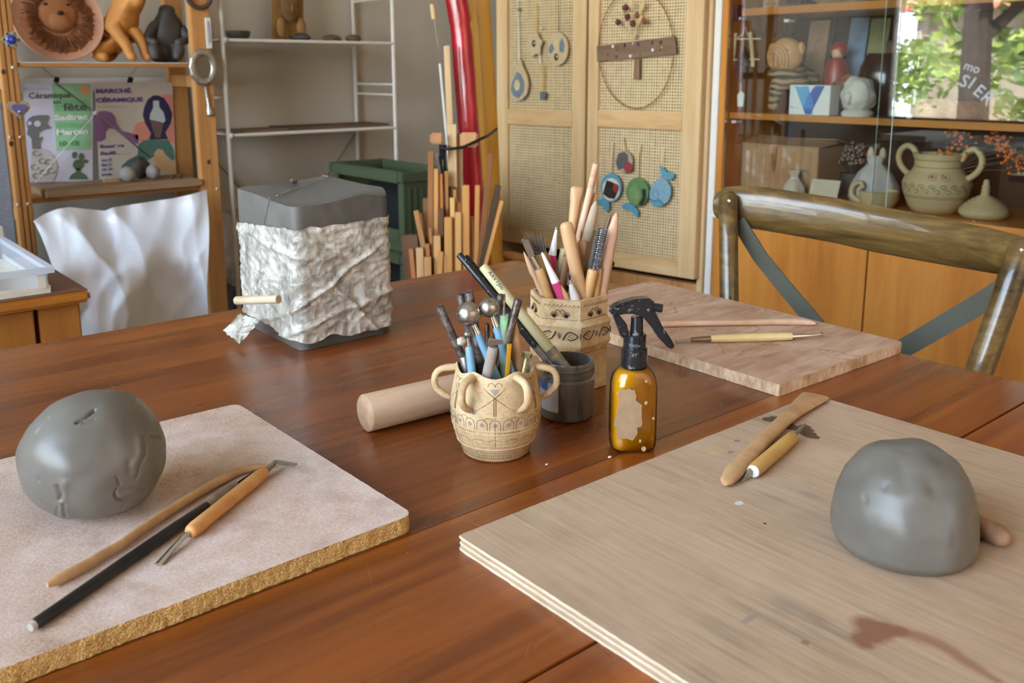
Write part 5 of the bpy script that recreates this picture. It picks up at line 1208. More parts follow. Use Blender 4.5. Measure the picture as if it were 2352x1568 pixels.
ptext(t, 'Bussière', 230, 340, 8, 55, pu, bold=.04); ptext(t, 'Badil', 231, 356, 8, 34, pu, bold=.04); ptext(t, 'dimanche', 268, 355, 3, 32, ink('grey_text2', 140, 132, 128), bold=0)
bl_ = ink('blue_text', 86, 92, 160)
for k, s in enumerate(('sam 20', 'dim 21', '10h 19h', 'entrée')): ptext(t, s, 233, 371+k*11, 7, 24, bl_, bold=.03)
for i, (u, lab) in enumerate(((128, 'black bulldog clip holding the green poster'), (297, 'black bulldog clip holding the cream poster'))):
    t = thing('bulldog_clip', PP(u, 190), lab, 'clip')
    MB().prism([PP(u-6, 190, 4), PP(u+6, 190, 4), PP(u+8, 178, 8), PP(u-3, 176, 8)], V((0, -.008, 0))).build('clip_body', M_black, t, smooth=0, bevel=.001)
    MB().tube([PP(u-2, 180, 8), PP(u+(-32 if i == 0 else 18), 154, 14)], .0012, 6).build('hanging_wire', M_steel, t)

# things on the lower shelf
M_cup = clay_mat('bisque_grey', C(142, 136, 132), C(168, 162, 156), .7, .2); M_dkclay = clay_mat('dark_fired_clay', C(52, 46, 42), C(78, 70, 64), .6, .3)
def standing(name, lab, cat, u, vbase, X=None, Y=None, Z=None, prof=None, mat=None, fn=None, n=32, group=None):
    p = at(u, vbase, X=X, Y=Y) if Z is None else at(u, vbase, Z=Z); return solo(name, MB().lathe(p, prof, n, ax=HR, ay=HT, fn=fn), mat, lab, cat, group, smooth=50)
zs_ = zl1+.0004
p = V((Wf(293, 400, 2.90).x, 2.90, zs_)); solo('clay_cup', MB().ell(p+UP*.0235, (.024, .022, .0235), 20, 14, lambda d: 1+.05*fbm(d, 3)), M_cup, 'pale grey rounded clay cup, leftmost of two on the lower shelf', 'cup')
p = V((Wf(352, 400, 2.92).x, 2.92, zs_)); solo('clay_cup', MB().ell(p+UP*.0225, (.021, .02, .0225), 20, 14, lambda d: 1+.06*fbm(d, 2.5)), M_cup, 'small grey clay cup right of the dark lump on the lower shelf', 'cup')
p = V((Wf(322, 395, 2.97).x, 2.97, zs_)); solo('dark_clay_lump', MB().ell(p+UP*.034, (.030, .024, .034), 24, 16, lambda d: 1+.16*fbm(d, 2.2)), M_dkclay, 'dark lump of fired clay standing between two pale cups', 'lump')
for u, lab in ((396, 'tiny dark clay bead on the lower shelf, nearer the cups'), (414, 'tiny dark clay bead on the lower shelf, nearest the right post')):
    p = V((Wf(u, 404, 2.90).x, 2.90, zs_)); solo('clay_bead', MB().ell(p+UP*.006, (.008, .006, .006), 10, 8), M_dkclay, lab, 'bead')
p = V((Wf(255, 402, 2.93).x, 2.93, zs_)); solo('wood_scrap', MB().box((p.x-.022, 2.92, zs_), (p.x+.022, 2.945, zs_+.008)), M_boxwood, 'small brown scrap of wood on the lower shelf in front of the cream poster', 'scrap', bevel=.001)

# upper shelf: lion plate, seated animal, dark seated figure
zt_ = zu1+.0024
pc = at(130, 45, Y=2.93); pb_ = at(130, 140, Y=2.90); tilt = V((0, .22, 1)).normalized(); R = (pc.z-zt_)/tilt.z*1.0; pn = V((0, -1, .22)).normalized(); ex = V((1, 0, 0))
pcen = V((pc.x, 2.90, zt_))+tilt*R
lion = thing('lion_plate', V((pc.x, 2.90, zt_)), 'large round terracotta plate with a lion face in relief, leaning on the upper shelf', 'plate')
M_terra = plain('terracotta', C(172, 112, 70), .7, .12, 14, .2, 120); M_terd = plain('terracotta_dark', C(140, 84, 46), .75, .15, 20, .2, 120); M_teri = plain('terracotta_rim', C(196, 146, 118), .7, .08, 20)
MB().lathe(pcen, [(0, .0), (R*.6, .001), (R*.97, .012), (R, .018), (R*.985, .021), (R*.93, .017), (R*.62, .008), (0, .006)], 64, ax=ex, ay=tilt, az=pn).build('dish', M_teri, lion, smooth=60)
LP = lambda x, y, h=0: pcen+ex*(x*R)+tilt*(y*R)+pn*h
mane = MB(); rows = []
for j in range(7):
    r = .38+.46*j/6; rows.append([LP(r*(1+.06*math.sin(k*.9+j))*math.cos(2*PI*k/72), -.02+r*1.02*math.sin(2*PI*k/72), .010+.010*math.sin(PI*j/6)+.003*math.sin(k*2.6+j*.5)) for k in range(72)])
mane.grid(rows, wrap=True); mane.build('mane', M_terd, lion)
MB().ell(LP(0, .12, .010), (R*.42, R*.46, .020), 32, 16, ax=ex, ay=tilt, az=pn).build('face', M_terra, lion)
MB().ell(LP(0, -.10, .022), (R*.24, R*.22, .018), 24, 14, ax=ex, ay=tilt, az=pn).build('muzzle', M_terra, lion)
for sx_ in (-1, 1): MB().ell(LP(sx_*.24, .30, .024), (.006, .004, .004), 12, 8).build('eye', M_blackmat, lion)
MB().ell(LP(.02, .07, .040), (.009, .006, .006), 12, 8).build('nose', M_blackmat, lion)
st_ = MB()
for k in range(64):
    a = k*2*PI/64+random.uniform(-.03, .03); r0_, r1_ = random.uniform(.46, .56), random.uniform(.66, .82); st_.tube([LP(r*math.cos(a+.1*math.sin(r*9)), -.02+r*math.sin(a+.1*math.sin(r*9)), .0225) for r in (r0_, (r0_+r1_)/2, r1_)], .0015, 4)
stuff(st_.build('mane_strokes', plain('dark_stroke', C(96, 58, 34), .8), lion))
def skin(name, joints, edges, mat, lab, cat, lev=2):
    me = bpy.data.meshes.new(name); base = V(joints[0][0]); me.from_pydata([V(p)-base for p, r in joints], edges, []); o = bpy.data.objects.new(name, me); COL.objects.link(o)
    md = o.modifiers.new('skin', 'SKIN'); md.use_smooth_shade = True; sv = me.skin_vertices[0].data
    for i, (p, r) in enumerate(joints): sv[i].radius = r if hasattr(r, '__len__') else (r, r); sv[i].use_root = (i == 0)
    s_ = o.modifiers.new('sub', 'SUBSURF'); s_.levels = lev; s_.render_levels = lev
    dg = bpy.context.evaluated_depsgraph_get(); m2 = bpy.data.meshes.new_from_object(o.evaluated_get(dg)); m2.materials.append(mat); m2.shade_smooth()
    bpy.data.objects.remove(o); o = bpy.data.objects.new(name, m2); COL.objects.link(o); o.location = base; BASE[name] = base; return tag(o, lab, cat)
FW = lambda u, v, y: at(u, v, Y=y)
M_dogw = plain('honey_terracotta', C(190, 126, 58), .65, .14, 12, .2, 90)
j = [(FW(262, 110, 2.96), 0.0439), (FW(278, 60, 2.93), 0.0488), (FW(285, 25, 2.91), 0.0390), (FW(300, -5, 2.89), 0.0415), (FW(318, 2, 2.86), 0.0244), (FW(328, 6, 2.84), 0.0159),
     (FW(262, 70, 2.89), 0.0220), (FW(290, 105, 2.87), 0.0171), (FW(302, 134, 2.855), 0.0146), (FW(312, 136, 2.84), 0.0122), (FW(308, 70, 2.90), 0.0207), (FW(328, 105, 2.885), 0.0159), (FW(336, 134, 2.87), 0.0146), (FW(346, 137, 2.85), 0.0122),
     (FW(240, 115, 2.93), 0.0366), (FW(232, 95, 2.93), 0.0268), (FW(224, 132, 2.91), 0.0159), (FW(248, 134, 2.88), 0.0146), (FW(292, -22, 2.89), 0.0171), (FW(222, 120, 2.98), 0.0122), (FW(210, 134, 2.99), 0.0098)]
e = [(0, 1), (1, 2), (2, 3), (3, 4), (4, 5), (1, 6), (6, 7), (7, 8), (8, 9), (1, 10), (10, 11), (11, 12), (12, 13), (0, 14), (14, 15), (14, 16), (16, 17), (3, 18), (14, 19), (19, 20)]
zmn = zt_
dog = skin('seated_lion_figure', j, e, M_dogw, 'honey-brown seated animal sculpture between the lion plate and the dark figure', 'sculpture')
j = [(FW(380, 108, 2.93), .040), (FW(381, 72, 2.93), .038), (FW(382, 50, 2.93), .026), (FW(383, 26, 2.92), .022), (FW(383, 8, 2.91), .030), (FW(352, 56, 2.92), .017), (FW(336, 88, 2.89), .014), (FW(362, 96, 2.855), .012), (FW(414, 56, 2.92), .017), (FW(432, 88, 2.89), .014), (FW(404, 96, 2.855), .012),
     (FW(356, 122, 2.91), .026), (FW(350, 102, 2.86), .018), (FW(358, 134, 2.85), .013), (FW(406, 122, 2.91), .026), (FW(412, 102, 2.86), .018), (FW(404, 134, 2.85), .013)]
e = [(0, 1), (1, 2), (2, 3), (3, 4), (2, 5), (5, 6), (6, 7), (2, 8), (8, 9), (9, 10), (0, 11), (11, 12), (12, 13), (0, 14), (14, 15), (15, 16)]
fig = skin('dark_seated_figure', j, e, M_dkclay, 'nearly black clay sculpture of a crouching seated figure beside the right post', 'sculpture')
for o in (dog, fig):                          # seat them on the shelf
    zm = min((v.co.z for v in o.data.vertices))+o.location.z
    for v in o.data.vertices: v.co.z += 0
    o.location.z += zt_+.0003-zm
for k in range(0): pass
# small things fixed to the posts
def trinket(name, lab, cat, u, v, build, Y=SY-.003): t = thing(name, at(u, v, Y=Y), lab, cat); build(t, at(u, v, Y=Y)); return t
M_cer = plain('pale_ceramic', C(178, 158, 132), .5, .08, 30); M_blueg = plain('cobalt_glass', C(36, 54, 160), .1, .2, 60, coat=1.0)
EX, EZ, EYn = V((1, 0, 0)), UP, V((0, -1, 0))
def star(t, c):
    pts = [c+EX*((.026 if k % 2 == 0 else .018)*math.cos(k*PI/6))+EZ*((.026 if k % 2 == 0 else .018)*math.sin(k*PI/6)) for k in range(12)]
    MB().prism(pts, EYn*.004).build('star_body', M_cer, t, bevel=.001); MB().ell(c+EYn*.005, (.013, .004, .013), 16, 8).build('blue_glaze', M_blueg, t)
    for k in range(6): a = k*PI/3; MB().ell(c+EYn*.004+EX*(.018*math.cos(a))+EZ*(.018*math.sin(a)), (.004, .002, .004), 8, 6).build('green_dot', plain('green_dot', C(70, 100, 84), .4), t)
trinket('star_ornament', 'small pale ceramic star with a blue centre on the left pine post', 'ornament', 25, 91, star)
def heart(t, c):
    pts = [c+EX*(.0018*16*math.sin(a)**3)+EZ*(.0018*(13*math.cos(a)-5*math.cos(2*a)-2*math.cos(3*a)-math.cos(4*a))) for a in [2*PI*k/36 for k in range(36)]]
    MB().prism(pts, EYn*.004).build('heart_body', M_cer, t, bevel=.001)
    MB().prism([c+EYn*.004+(p-c)*.62 for p in pts], EYn*.003).build('blue_glass', M_blueg, t, bevel=.001)
    MB().ell(c+EYn*.008-EZ*.008, (.004, .002, .004), 10, 6).build('glass_bead', M_chrome, t)
trinket('heart_ornament', 'pale ceramic heart filled with cobalt blue glass on the left pine post', 'ornament', 43, 250, heart)
M_silver = plain('embossed_silver', C(170, 164, 154), .3, .25, 120, .5, 300, metal=.85)
def mirror(t, c):
    rows = []
    for q in range(13):
        a = PI*q/12; rows.append([c+EX*((.034+.011*-math.cos(a))*math.cos(b)*(1+.025*math.cos(12*b)*(q > 8)))+EZ*((.045+.012*-math.cos(a))*math.sin(b)*(1+.02*math.cos(12*b)*(q > 8)))+EYn*(.004+.007*math.sin(a)) for b in [2*PI*k/60 for k in range(60)]])
    MB().grid(rows, wrap=True).build('frame', M_silver, t)
    MB().prism([c+EX*(.030*math.cos(b))+EZ*(.041*math.sin(b)) for b in [2*PI*k/40 for k in range(40)]], EYn*.005).build('mirror_glass', pbr('mirror', C(150, 148, 144), .03, metal=1), t)
    h0 = c-EZ*.055+EX*.004; MB().tube([h0, h0-EZ*.012+EX*.001, h0-EZ*.03+EX*.003, h0-EZ*.06+EX*.006, h0-EZ*.075+EX*.008, h0-EZ*.088+EX*.009, h0-EZ*.094+EX*.010], [.007, .0045, .006, .005, .012, .013, .006], 16).build('handle', M_silver, t)
trinket('hand_mirror', 'ornate silver hand mirror hanging on the right pine post', 'mirror', 466, 155, mirror)
def thermo(t, c):
    MB().obox(c+EYn*.003, EX, EYn, EZ, .017, .005, .092).build('plate', M_white, t, bevel=.001); MB().tube([c+EYn*.007-EZ*.030, c+EYn*.007+EZ*.035], .0014, 8).build('glass_tube', plain('red_blue_tube', C(120, 120, 150), .2), t)
    for k in range(9): MB().obox(c+EYn*.0058+EZ*(-.03+.008*k)-EX*.004, EX, EYn, EZ, .004, .0004, .001).build('scale_mark', M_blackmat, t, smooth=0)
trinket('thermometer', 'narrow white thermometer strip above the silver mirror on the right post', 'thermometer', 478, 76, thermo)
solo('iron_ring', MB().tube(circ(at(457, -10, Y=SY-.006), EX, EZ, .036, .036, 28), .0075, 10, closed=True), plain('brown_iron', C(78, 58, 46), .5, .2, 50), 'brown ring hanging at the top of the right pine post', 'ring')

# white plastic sheet over the lower shelf
M_sheet = Mat('white_plastic_sheet', C(230, 230, 235), .32, sss=.0); v = M_sheet.co(); M_sheet.bump(M_sheet.noise(v, 14, 3, .5, .8), .25, .01); M_sheet = M_sheet.m
top = [(76, 508), (100, 492), (130, 480), (160, 475), (200, 480), (240, 484), (260, 476), (300, 470), (350, 462), (400, 455), (440, 446), (474, 436)]
rows = []; NX, NY = 90, 60
def ytab(u): return interp(top, u)
for i in range(NY):
    f = i/(NY-1); row = []
    for k in range(NX):
        g = k/(NX-1); ul = lerp(76, 205, f**.8); ur = lerp(474, 486, f)+4*math.sin(f*9); u = lerp(ul, ur, g)
        v0 = ytab(lerp(76, 474, g)); v_ = lerp(v0, 905, f)
        Y = 2.74-.16*smooth(0, .35, f)-.03*f
        q = V((g*3, f*1.5, 0)); d = .042*fbm((g*2.6+f*.8, f*1.1-g*.6, 2), 1, 2)+.020*math.sin((g*5+f*2.2)*2.4+2*nz((g*2, f*2, 5)))*(.3+.7*f)+.016*ridge((g*2.2-f*.9, f*1.6, 1), 1.5)+.007*ridge((g*4+f*1.4, f*3, 7), 1.6)
        row.append(at(u, v_, Y=Y-d))
    rows.append(row)
fl_ = [V((p.x, p.y-.02, .004)) for p in rows[-1]]; rows.append([p.lerp(q_, .5) for p, q_ in zip(rows[-1], fl_)]); rows.append(fl_)
sh = MB().grid(rows)
solo('plastic_sheet', sh, M_sheet, 'white translucent plastic sheet draped in folds below the lower shelf', 'plastic sheet', smooth=80)
rows = []
for i in range(12):
    rows.append([at(lerp(445, 466, j/7)+3*nz((i*.5, j*.6, 0)), lerp(440, 520, i/11), Y=2.80-.012*nz((i*.8, j*.9, 3))) for j in range(8)])
solo('crumpled_film', MB().grid(rows), M_film, 'crumpled clear film beside the white sheet at the right post', 'film', smooth=70)
rb = MB(); 
c_ = at(527, 560, Y=2.98); rb.ell(c_+V((.02, 0, -.02)), (.07, .05, .13), 40, 30, lambda d: 1+.16*fbm(d, 3, 4)+.05*ridge(d, 7))
rbo = solo('crumpled_bag', rb, plain('brown_white_bag', C(150, 128, 110), .6, .35, 16, .4, 60), 'crumpled brownish bag of scraps behind the right pine post', 'bag', smooth=70)
st_ = MB().box((c_.x-.03, 2.90, 0), (c_.x+.13, 3.06, c_.z-.145)); solo('storage_crate', st_, plain('dark_crate', C(60, 48, 40), .8), 'dark crate on the floor under the crumpled bag', 'crate', smooth=0, bevel=.004)
# blue grey panel at the far left edge
g0, g1 = at(-40, 300, Y=2.76), at(19, 300, Y=2.76)
pn_ = MB().box((g0.x, 2.74, 0), (g1.x-.012, 2.765, at(0, 235, Y=2.76).z)); solo('grey_panel', pn_, plain('blue_grey_weave', C(140, 144, 156), .8, .15, 200), 'blue-grey panel standing at the far left beside the pine shelf', 'panel', smooth=0, bevel=.003)

# ------------------------------------------------------------------ side table at the left with its plastic box
sc = at(208, 664, Z=.75); YS = sc.y; XS = sc.x
sd = thing('side_cabinet', V((XS-.25, YS+.4, 0)), 'orange wooden cabinet with a brown top at the left, behind the work table', 'cabinet')
MB().box((XS-.75, YS+.004, .7482), (XS-.004, YS+.75, .75)).build('laminate_top', wood('brown_laminate', C(86, 54, 36), C(112, 74, 50), C(130, 90, 64), 0, 30, .45, .03), sd, smooth=0)
th = .75-zat(XS, YS, 693)
MB().box((XS-.75, YS, .75-th), (XS, YS+.75, .748)).build('top_edge', M_orangey, sd, smooth=40, bevel=.006)
xa, xb = at(92, 740, Y=YS+.03).x, at(187, 740, Y=YS+.03).x
MB().box((xa, YS+.03, 0), (xb, YS+.72, .75-th-.0005)).build('side_panel', M_orange, sd, smooth=0, bevel=.003)
MB().box((XS-.74, YS+.035, .25), (at(79, 740, Y=YS+.035).x, YS+.055, .75-th-.006)).build('drawer_front', M_orange, sd, smooth=0, bevel=.002)
MB().box((XS-.745, YS+.06, .02), (xa-.001, YS+.70, .75-th-.0006)).build('carcass', plain('dark_carcass', C(84, 46, 16), .7), sd, smooth=0)
# clear box
cb = at(113, 672, Z=.7505); hb = zat(cb.x, cb.y, 613)-.75
box = thing('plastic_box', V((cb.x-.2, cb.y+.2, .7505)), 'clear plastic storage box with a cream base tray on the side cabinet', 'box')
x1, x0, y0_, y1_ = cb.x, cb.x-.52, cb.y, cb.y+.36; z0_ = .7505
m = Mat('cloudy_clear_plastic', C(226, 230, 240), .12); m.set('Alpha', .32); M_cl = m.m
wl_ = MB()
for a, b in (((x0, y0_), (x1, y0_+.002)), ((x0, y1_-.002), (x1, y1_)), ((x1-.002, y0_+.002), (x1, y1_-.002)), ((x0, y0_+.002), (x0+.002, y1_-.002))): wl_.box((*a, z0_+.004), (*b, z0_+hb))
wl_.build('walls', M_cl, box, smooth=0)
m = Mat('cloudy_rim', C(236, 238, 246), .15); m.set('Alpha', .7)
rim_ = MB(); o_ = .010
for a, b in (((x0-o_, y0_-o_), (x1+o_, y0_)), ((x0-o_, y1_), (x1+o_, y1_+o_)), ((x1, y0_), (x1+o_, y1_)), ((x0-o_, y0_), (x0, y1_))): rim_.box((*a, z0_+hb-.010), (*b, z0_+hb))
rim_.build('rim', m.m, box, smooth=0)
M_cream = plain('cream_plastic', C(236, 228, 212), .4, .04)
tr_ = MB().box((x0-.003, y0_-.003, z0_), (x1+.003, y1_+.003, z0_+.004))
for a, b in (((x0-.003, y0_-.003), (x1+.003, y0_-.0002)), ((x1+.0002, y0_), (x1+.003, y1_))): tr_.box((*a, z0_+.004), (*b, z0_+.014))
tr_.build('base_tray', M_cream, box, smooth=0, bevel=.001)
MB().box((x1-.018, y0_-.005, z0_+.010), (x1-.004, y0_-.0035, z0_+hb-.014)).build('latch', M_cream, box, smooth=0, bevel=.0005)
rnd = random.Random(4); cl_ = [(206, 190, 180), (188, 168, 150), (222, 214, 208), (150, 150, 168), (176, 150, 130)]
for k in range(9):
    x = x1-.05-k*.042; y = y0_+.03+rnd.uniform(0, .05); z = z0_+.012+.010*(k % 3)
    solo('flat_stick', MB().bar((x+rnd.uniform(-.02, .02), y, z), (x-.03, y+.24, z+.012), .014, .003, (1, 0, 0)), plain('stick_tone', C(*cl_[k % 5]), .7, .1), 'pale flat stick among others lying in the clear plastic box', 'stick', 'flat sticks in the plastic box', smooth=0)
bg_ = MB()
for k in range(7): bg_.ell((x1-.10-k*.055, y0_+.022, z0_+.030), (.030, .014, .022), 14, 10, lambda d: 1+.2*fbm(d+V((k, 0, 0)), 2))
stuff(bg_.build('bagged_scraps', plain('grey_blue_scraps', C(120, 122, 140), .4, .4, 40), box))
bs = at(70, 566, Z=.80); bs.y = max(bs.y, cb.y+.385)
for k, (dz, w_, lab) in enumerate(((.752, 0, 'lowest dark board of the stack at the far left behind the plastic box'), (.786, -.02, 'pale top board of the stack at the far left behind the plastic box'))):
    solo('stacked_board', MB().box((bs.x-.42+w_, bs.y, dz-.0005), (bs.x+w_*.4, bs.y+.22, dz+.030)), wood('stack_board%d' % k, *((C(96, 70, 50), C(120, 92, 68), C(140, 112, 86)) if k == 0 else (C(176, 160, 144), C(204, 192, 180), C(216, 206, 196))), 0, 40, .7), lab, 'board', smooth=0, bevel=.002)

# ------------------------------------------------------------------ white metal shelf
ms = thing('metal_shelf', V((1.4, 2.95, 0)), 'white tubular metal shelf standing in the back corner', 'shelf unit')
MY, MYB = 2.845, 3.118
xa, xb = at(520, 235, Y=MY).x, at(906, 200, Y=MY).x
M_wm = plain('white_enamel', C(206, 198, 186), .4, .04)
for x in (xa, xb):
    for y in (MY, MYB): MB().cyl((x, y, 0), (x, y, 2.1), .0075, n=10).build('post', M_wm, ms)
zA, zB = at(700, 93, Y=MY).z, at(710, 300, Y=MY).z
for z in (zA, zB):
    MB().box((xa+.004, MY+.002, z-.004), (xb-.004, MYB-.008, z)).build('shelf', M_wm, ms, smooth=0)
    MB().cyl((xa, MY-.002, z-.004), (xb, MY-.002, z-.004), .006, n=10).build('front_rod', M_wm, ms); MB().ell((xa+.008, MY-.002, z-.004), .010, 12, 8).build('joint', M_wm, ms)
rz = [at(860, v, Y=(MY+MYB)/2).z for v in (0, 193, 216)]+[.30]
for x in (xa, xb):
    for z in rz: MB().cyl((x, MY, z), (x, MYB, z), .0045, n=8).build('rung', M_wm, ms)
for (a, b) in (((xa, .12), (xb, zB-.03)), ((xa, zB-.03), (xb, .12))): MB().cyl((a[0], MYB+.004, a[1]), (b[0], MYB+.004, b[1]), .003, n=6).build('cross_wire', plain('grey_wire', C(120, 110, 98), .5), ms)
def on_z(u, Y, z): return V((at(u, 100, Y=Y).x, Y, z))
p = on_z(548, 2.98, zA+.0003); solo('dark_bowl', MB().lathe(p, [(0, 0), (.026, 0), (.038, .012), (.042, .028), (.040, .031), (.036, .028), (.03, .012), (0, .008)], 32, fn=lambda a, z: 1+.04*math.sin(2*a)), M_dkclay, 'small dark clay bowl at the left of the upper metal shelf', 'bowl', smooth=50)
p = on_z(664, 3.04, zA+.0003)
t = thing('relief_plaque', p, 'ochre clay plaque with a carved face in relief, standing on the upper metal shelf', 'plaque')
M_och = plain('ochre_clay', C(150, 110, 58), .75, .2, 20, .3, 60)
MB().obox(p+UP*.11, (1, 0, 0), V((0, 1, .1)).normalized(), V((0, -.1, 1)).normalized(), .118, .018, .22).build('slab', M_och, t, bevel=.004)
fc = p+UP*.118+V((0, -.022, 0)); M_och2 = plain('dark_ochre', C(112, 80, 44), .8, .3, 30, .3, 60)
MB().ell(fc, (.036, .016, .052), 28, 20, lambda d: 1+.05*fbm(d, 3)).build('head', M_och2, t); MB().ell(fc+V((0, -.016, -.006)), (.007, .008, .014), 14, 10).build('nose', M_och2, t)
for sx_ in (-1, 1): MB().ell(fc+V((sx_*.014, -.012, .010)), (.008, .005, .004), 12, 8).build('brow', M_och2, t); MB().ell(fc+V((sx_*.038, -.002, -.07)), (.018, .010, .034), 14, 10).build('collar', M_och, t)
MB().ell(fc+V((0, -.013, -.026)), (.012, .005, .004), 12, 8).build('mouth', M_och2, t)
p = on_z(692, 2.93, zA+.0003)
t = thing('dark_dish', p, 'small dark lidded clay dish in front of the ochre plaque', 'dish'); MB().lathe(p, [(0, 0), (.022, 0), (.034, .010), (.034, .014), (.02, .024), (.006, .028), (0, .029)], 28).build('body', M_dkclay, t); MB().tube([p+V((-.03, 0, .012)), p+V((-.05, 0, .016))], .004, 8).build('spout', M_dkclay, t)
M_brl = clay_mat('brown_fired_clay', C(84, 62, 48), C(112, 84, 66), .7, .3)
p = on_z(764, 2.95, zA+.0003); solo('brown_clay_piece', MB().ell(p+UP*.012, (.034, .02, .0125), 24, 12, lambda d: 1+.25*fbm(d, 2.4)), M_brl, 'flat lumpy brown clay piece, third along the upper metal shelf', 'clay piece')
p = on_z(812, 2.96, zA+.0003); solo('brown_clay_piece', MB().ell(p+UP*.0145, (.029, .024, .0145), 24, 14, lambda d: 1+.06*fbm(d, 2)), M_brl, 'rounded brown clay piece at the right end of the upper metal shelf', 'clay piece')
p0_, p1_ = on_z(640, 2.95, zB), on_z(872, 2.95, zB)
solo('dark_plank', MB().box((p0_.x, 2.90, zB+.0005), (p1_.x, 3.06, zB+.009)), wood('dark_plank_wood', C(66, 46, 34), C(92, 66, 48), C(112, 84, 64), 0, 30, .7), 'dark brown thin plank lying on the lower metal shelf', 'plank', smooth=0, bevel=.001)
solo('thin_plank', MB().box((xa+.02, 2.88, zB+.0005), (p0_.x-.01, 3.05, zB+.006)), wood('thin_plank_wood', C(90, 72, 52), C(116, 94, 70), C(134, 112, 88), 0, 30, .7), 'thin grey-brown plank at the left of the lower metal shelf', 'plank', smooth=0, bevel=.001)

# ------------------------------------------------------------------ green stacking bins
gc = at(918, 392, Y=2.3); GX, GY = gc.x, 2.3; gy1 = GX*math.tan(math.radians(50.006)+math.atan((1176-757)/F))
M_green = plain('army_green_plastic', C(66, 76, 52), .5, .06, 10); M_void = plain('bin_shade_black', C(12, 12, 12), .9)  # M_void: shade of the bin interiors as a near-black colour
ztop_ = zat(GX, GY, 397)
for k in range(3):
    z1_ = ztop_-k*.25; z0_ = .0005 if k == 2 else z1_-.249
    t = thing('green_bin', V((GX+.1, GY+.2, z0_)), ['green plastic stacking bin with an open front, topmost of the stack in the corner', 'green open-fronted bin in the middle of the corner stack', 'green bin on the floor at the bottom of the corner stack'][k], 'bin')
    MB().box((GX+.022, GY+.01, z0_), (GX+.21, gy1-.01, z0_+.03)).build('base', M_green, t, smooth=0)
    s_ = MB(); s_.box((GX+.012, GY, z0_+.0), (GX+.21, GY+.006, z1_-.03)); s_.box((GX+.012, gy1-.006, z0_), (GX+.21, gy1, z1_-.03)); s_.box((GX+.204, GY+.006, z0_+.03), (GX+.21, gy1-.006, z1_-.03)); s_.build('walls', M_green, t, smooth=0)
    MB().box((GX+.012, GY+.0065, z0_+.03), (GX+.020, GY+.030, z1_-.03)).build('corner_post', M_green, t, smooth=0); MB().box((GX+.012, gy1-.030, z0_+.03), (GX+.020, gy1-.0065, z1_-.03)).build('corner_post', M_green, t, smooth=0)
    MB().box((GX+.012, GY+.031, z0_+.0301), (GX+.018, gy1-.031, z0_+.07)).build('front_lip', M_green, t, smooth=0, bevel=.002)
    r_ = MB(); r_.box((GX, GY-.012, z1_-.03), (GX+.21, GY+.014, z1_)); r_.box((GX, gy1-.014, z1_-.03), (GX+.21, gy1+.01, z1_)); r_.box((GX, GY+.014, z1_-.034), (GX+.030, gy1-.014, z1_)); r_.box((GX+.196, GY+.014, z1_-.03), (GX+.21, gy1-.014, z1_))
    r_.build('rim', M_green, t, smooth=0, bevel=.003)
    for j in range(8): MB().box((GX+.03+j*.022, GY-.0025, z0_+.06), (GX+.038+j*.022, GY-.0002, z1_-.05)).build('rib', M_green, t, smooth=0)
    MB().box((GX+.14, GY+.02, z0_+.031), (GX+.20, gy1-.02, z1_-.06)).build('inner_shade', M_void, t, smooth=0)  # near-black block stands in for the shade inside the bin

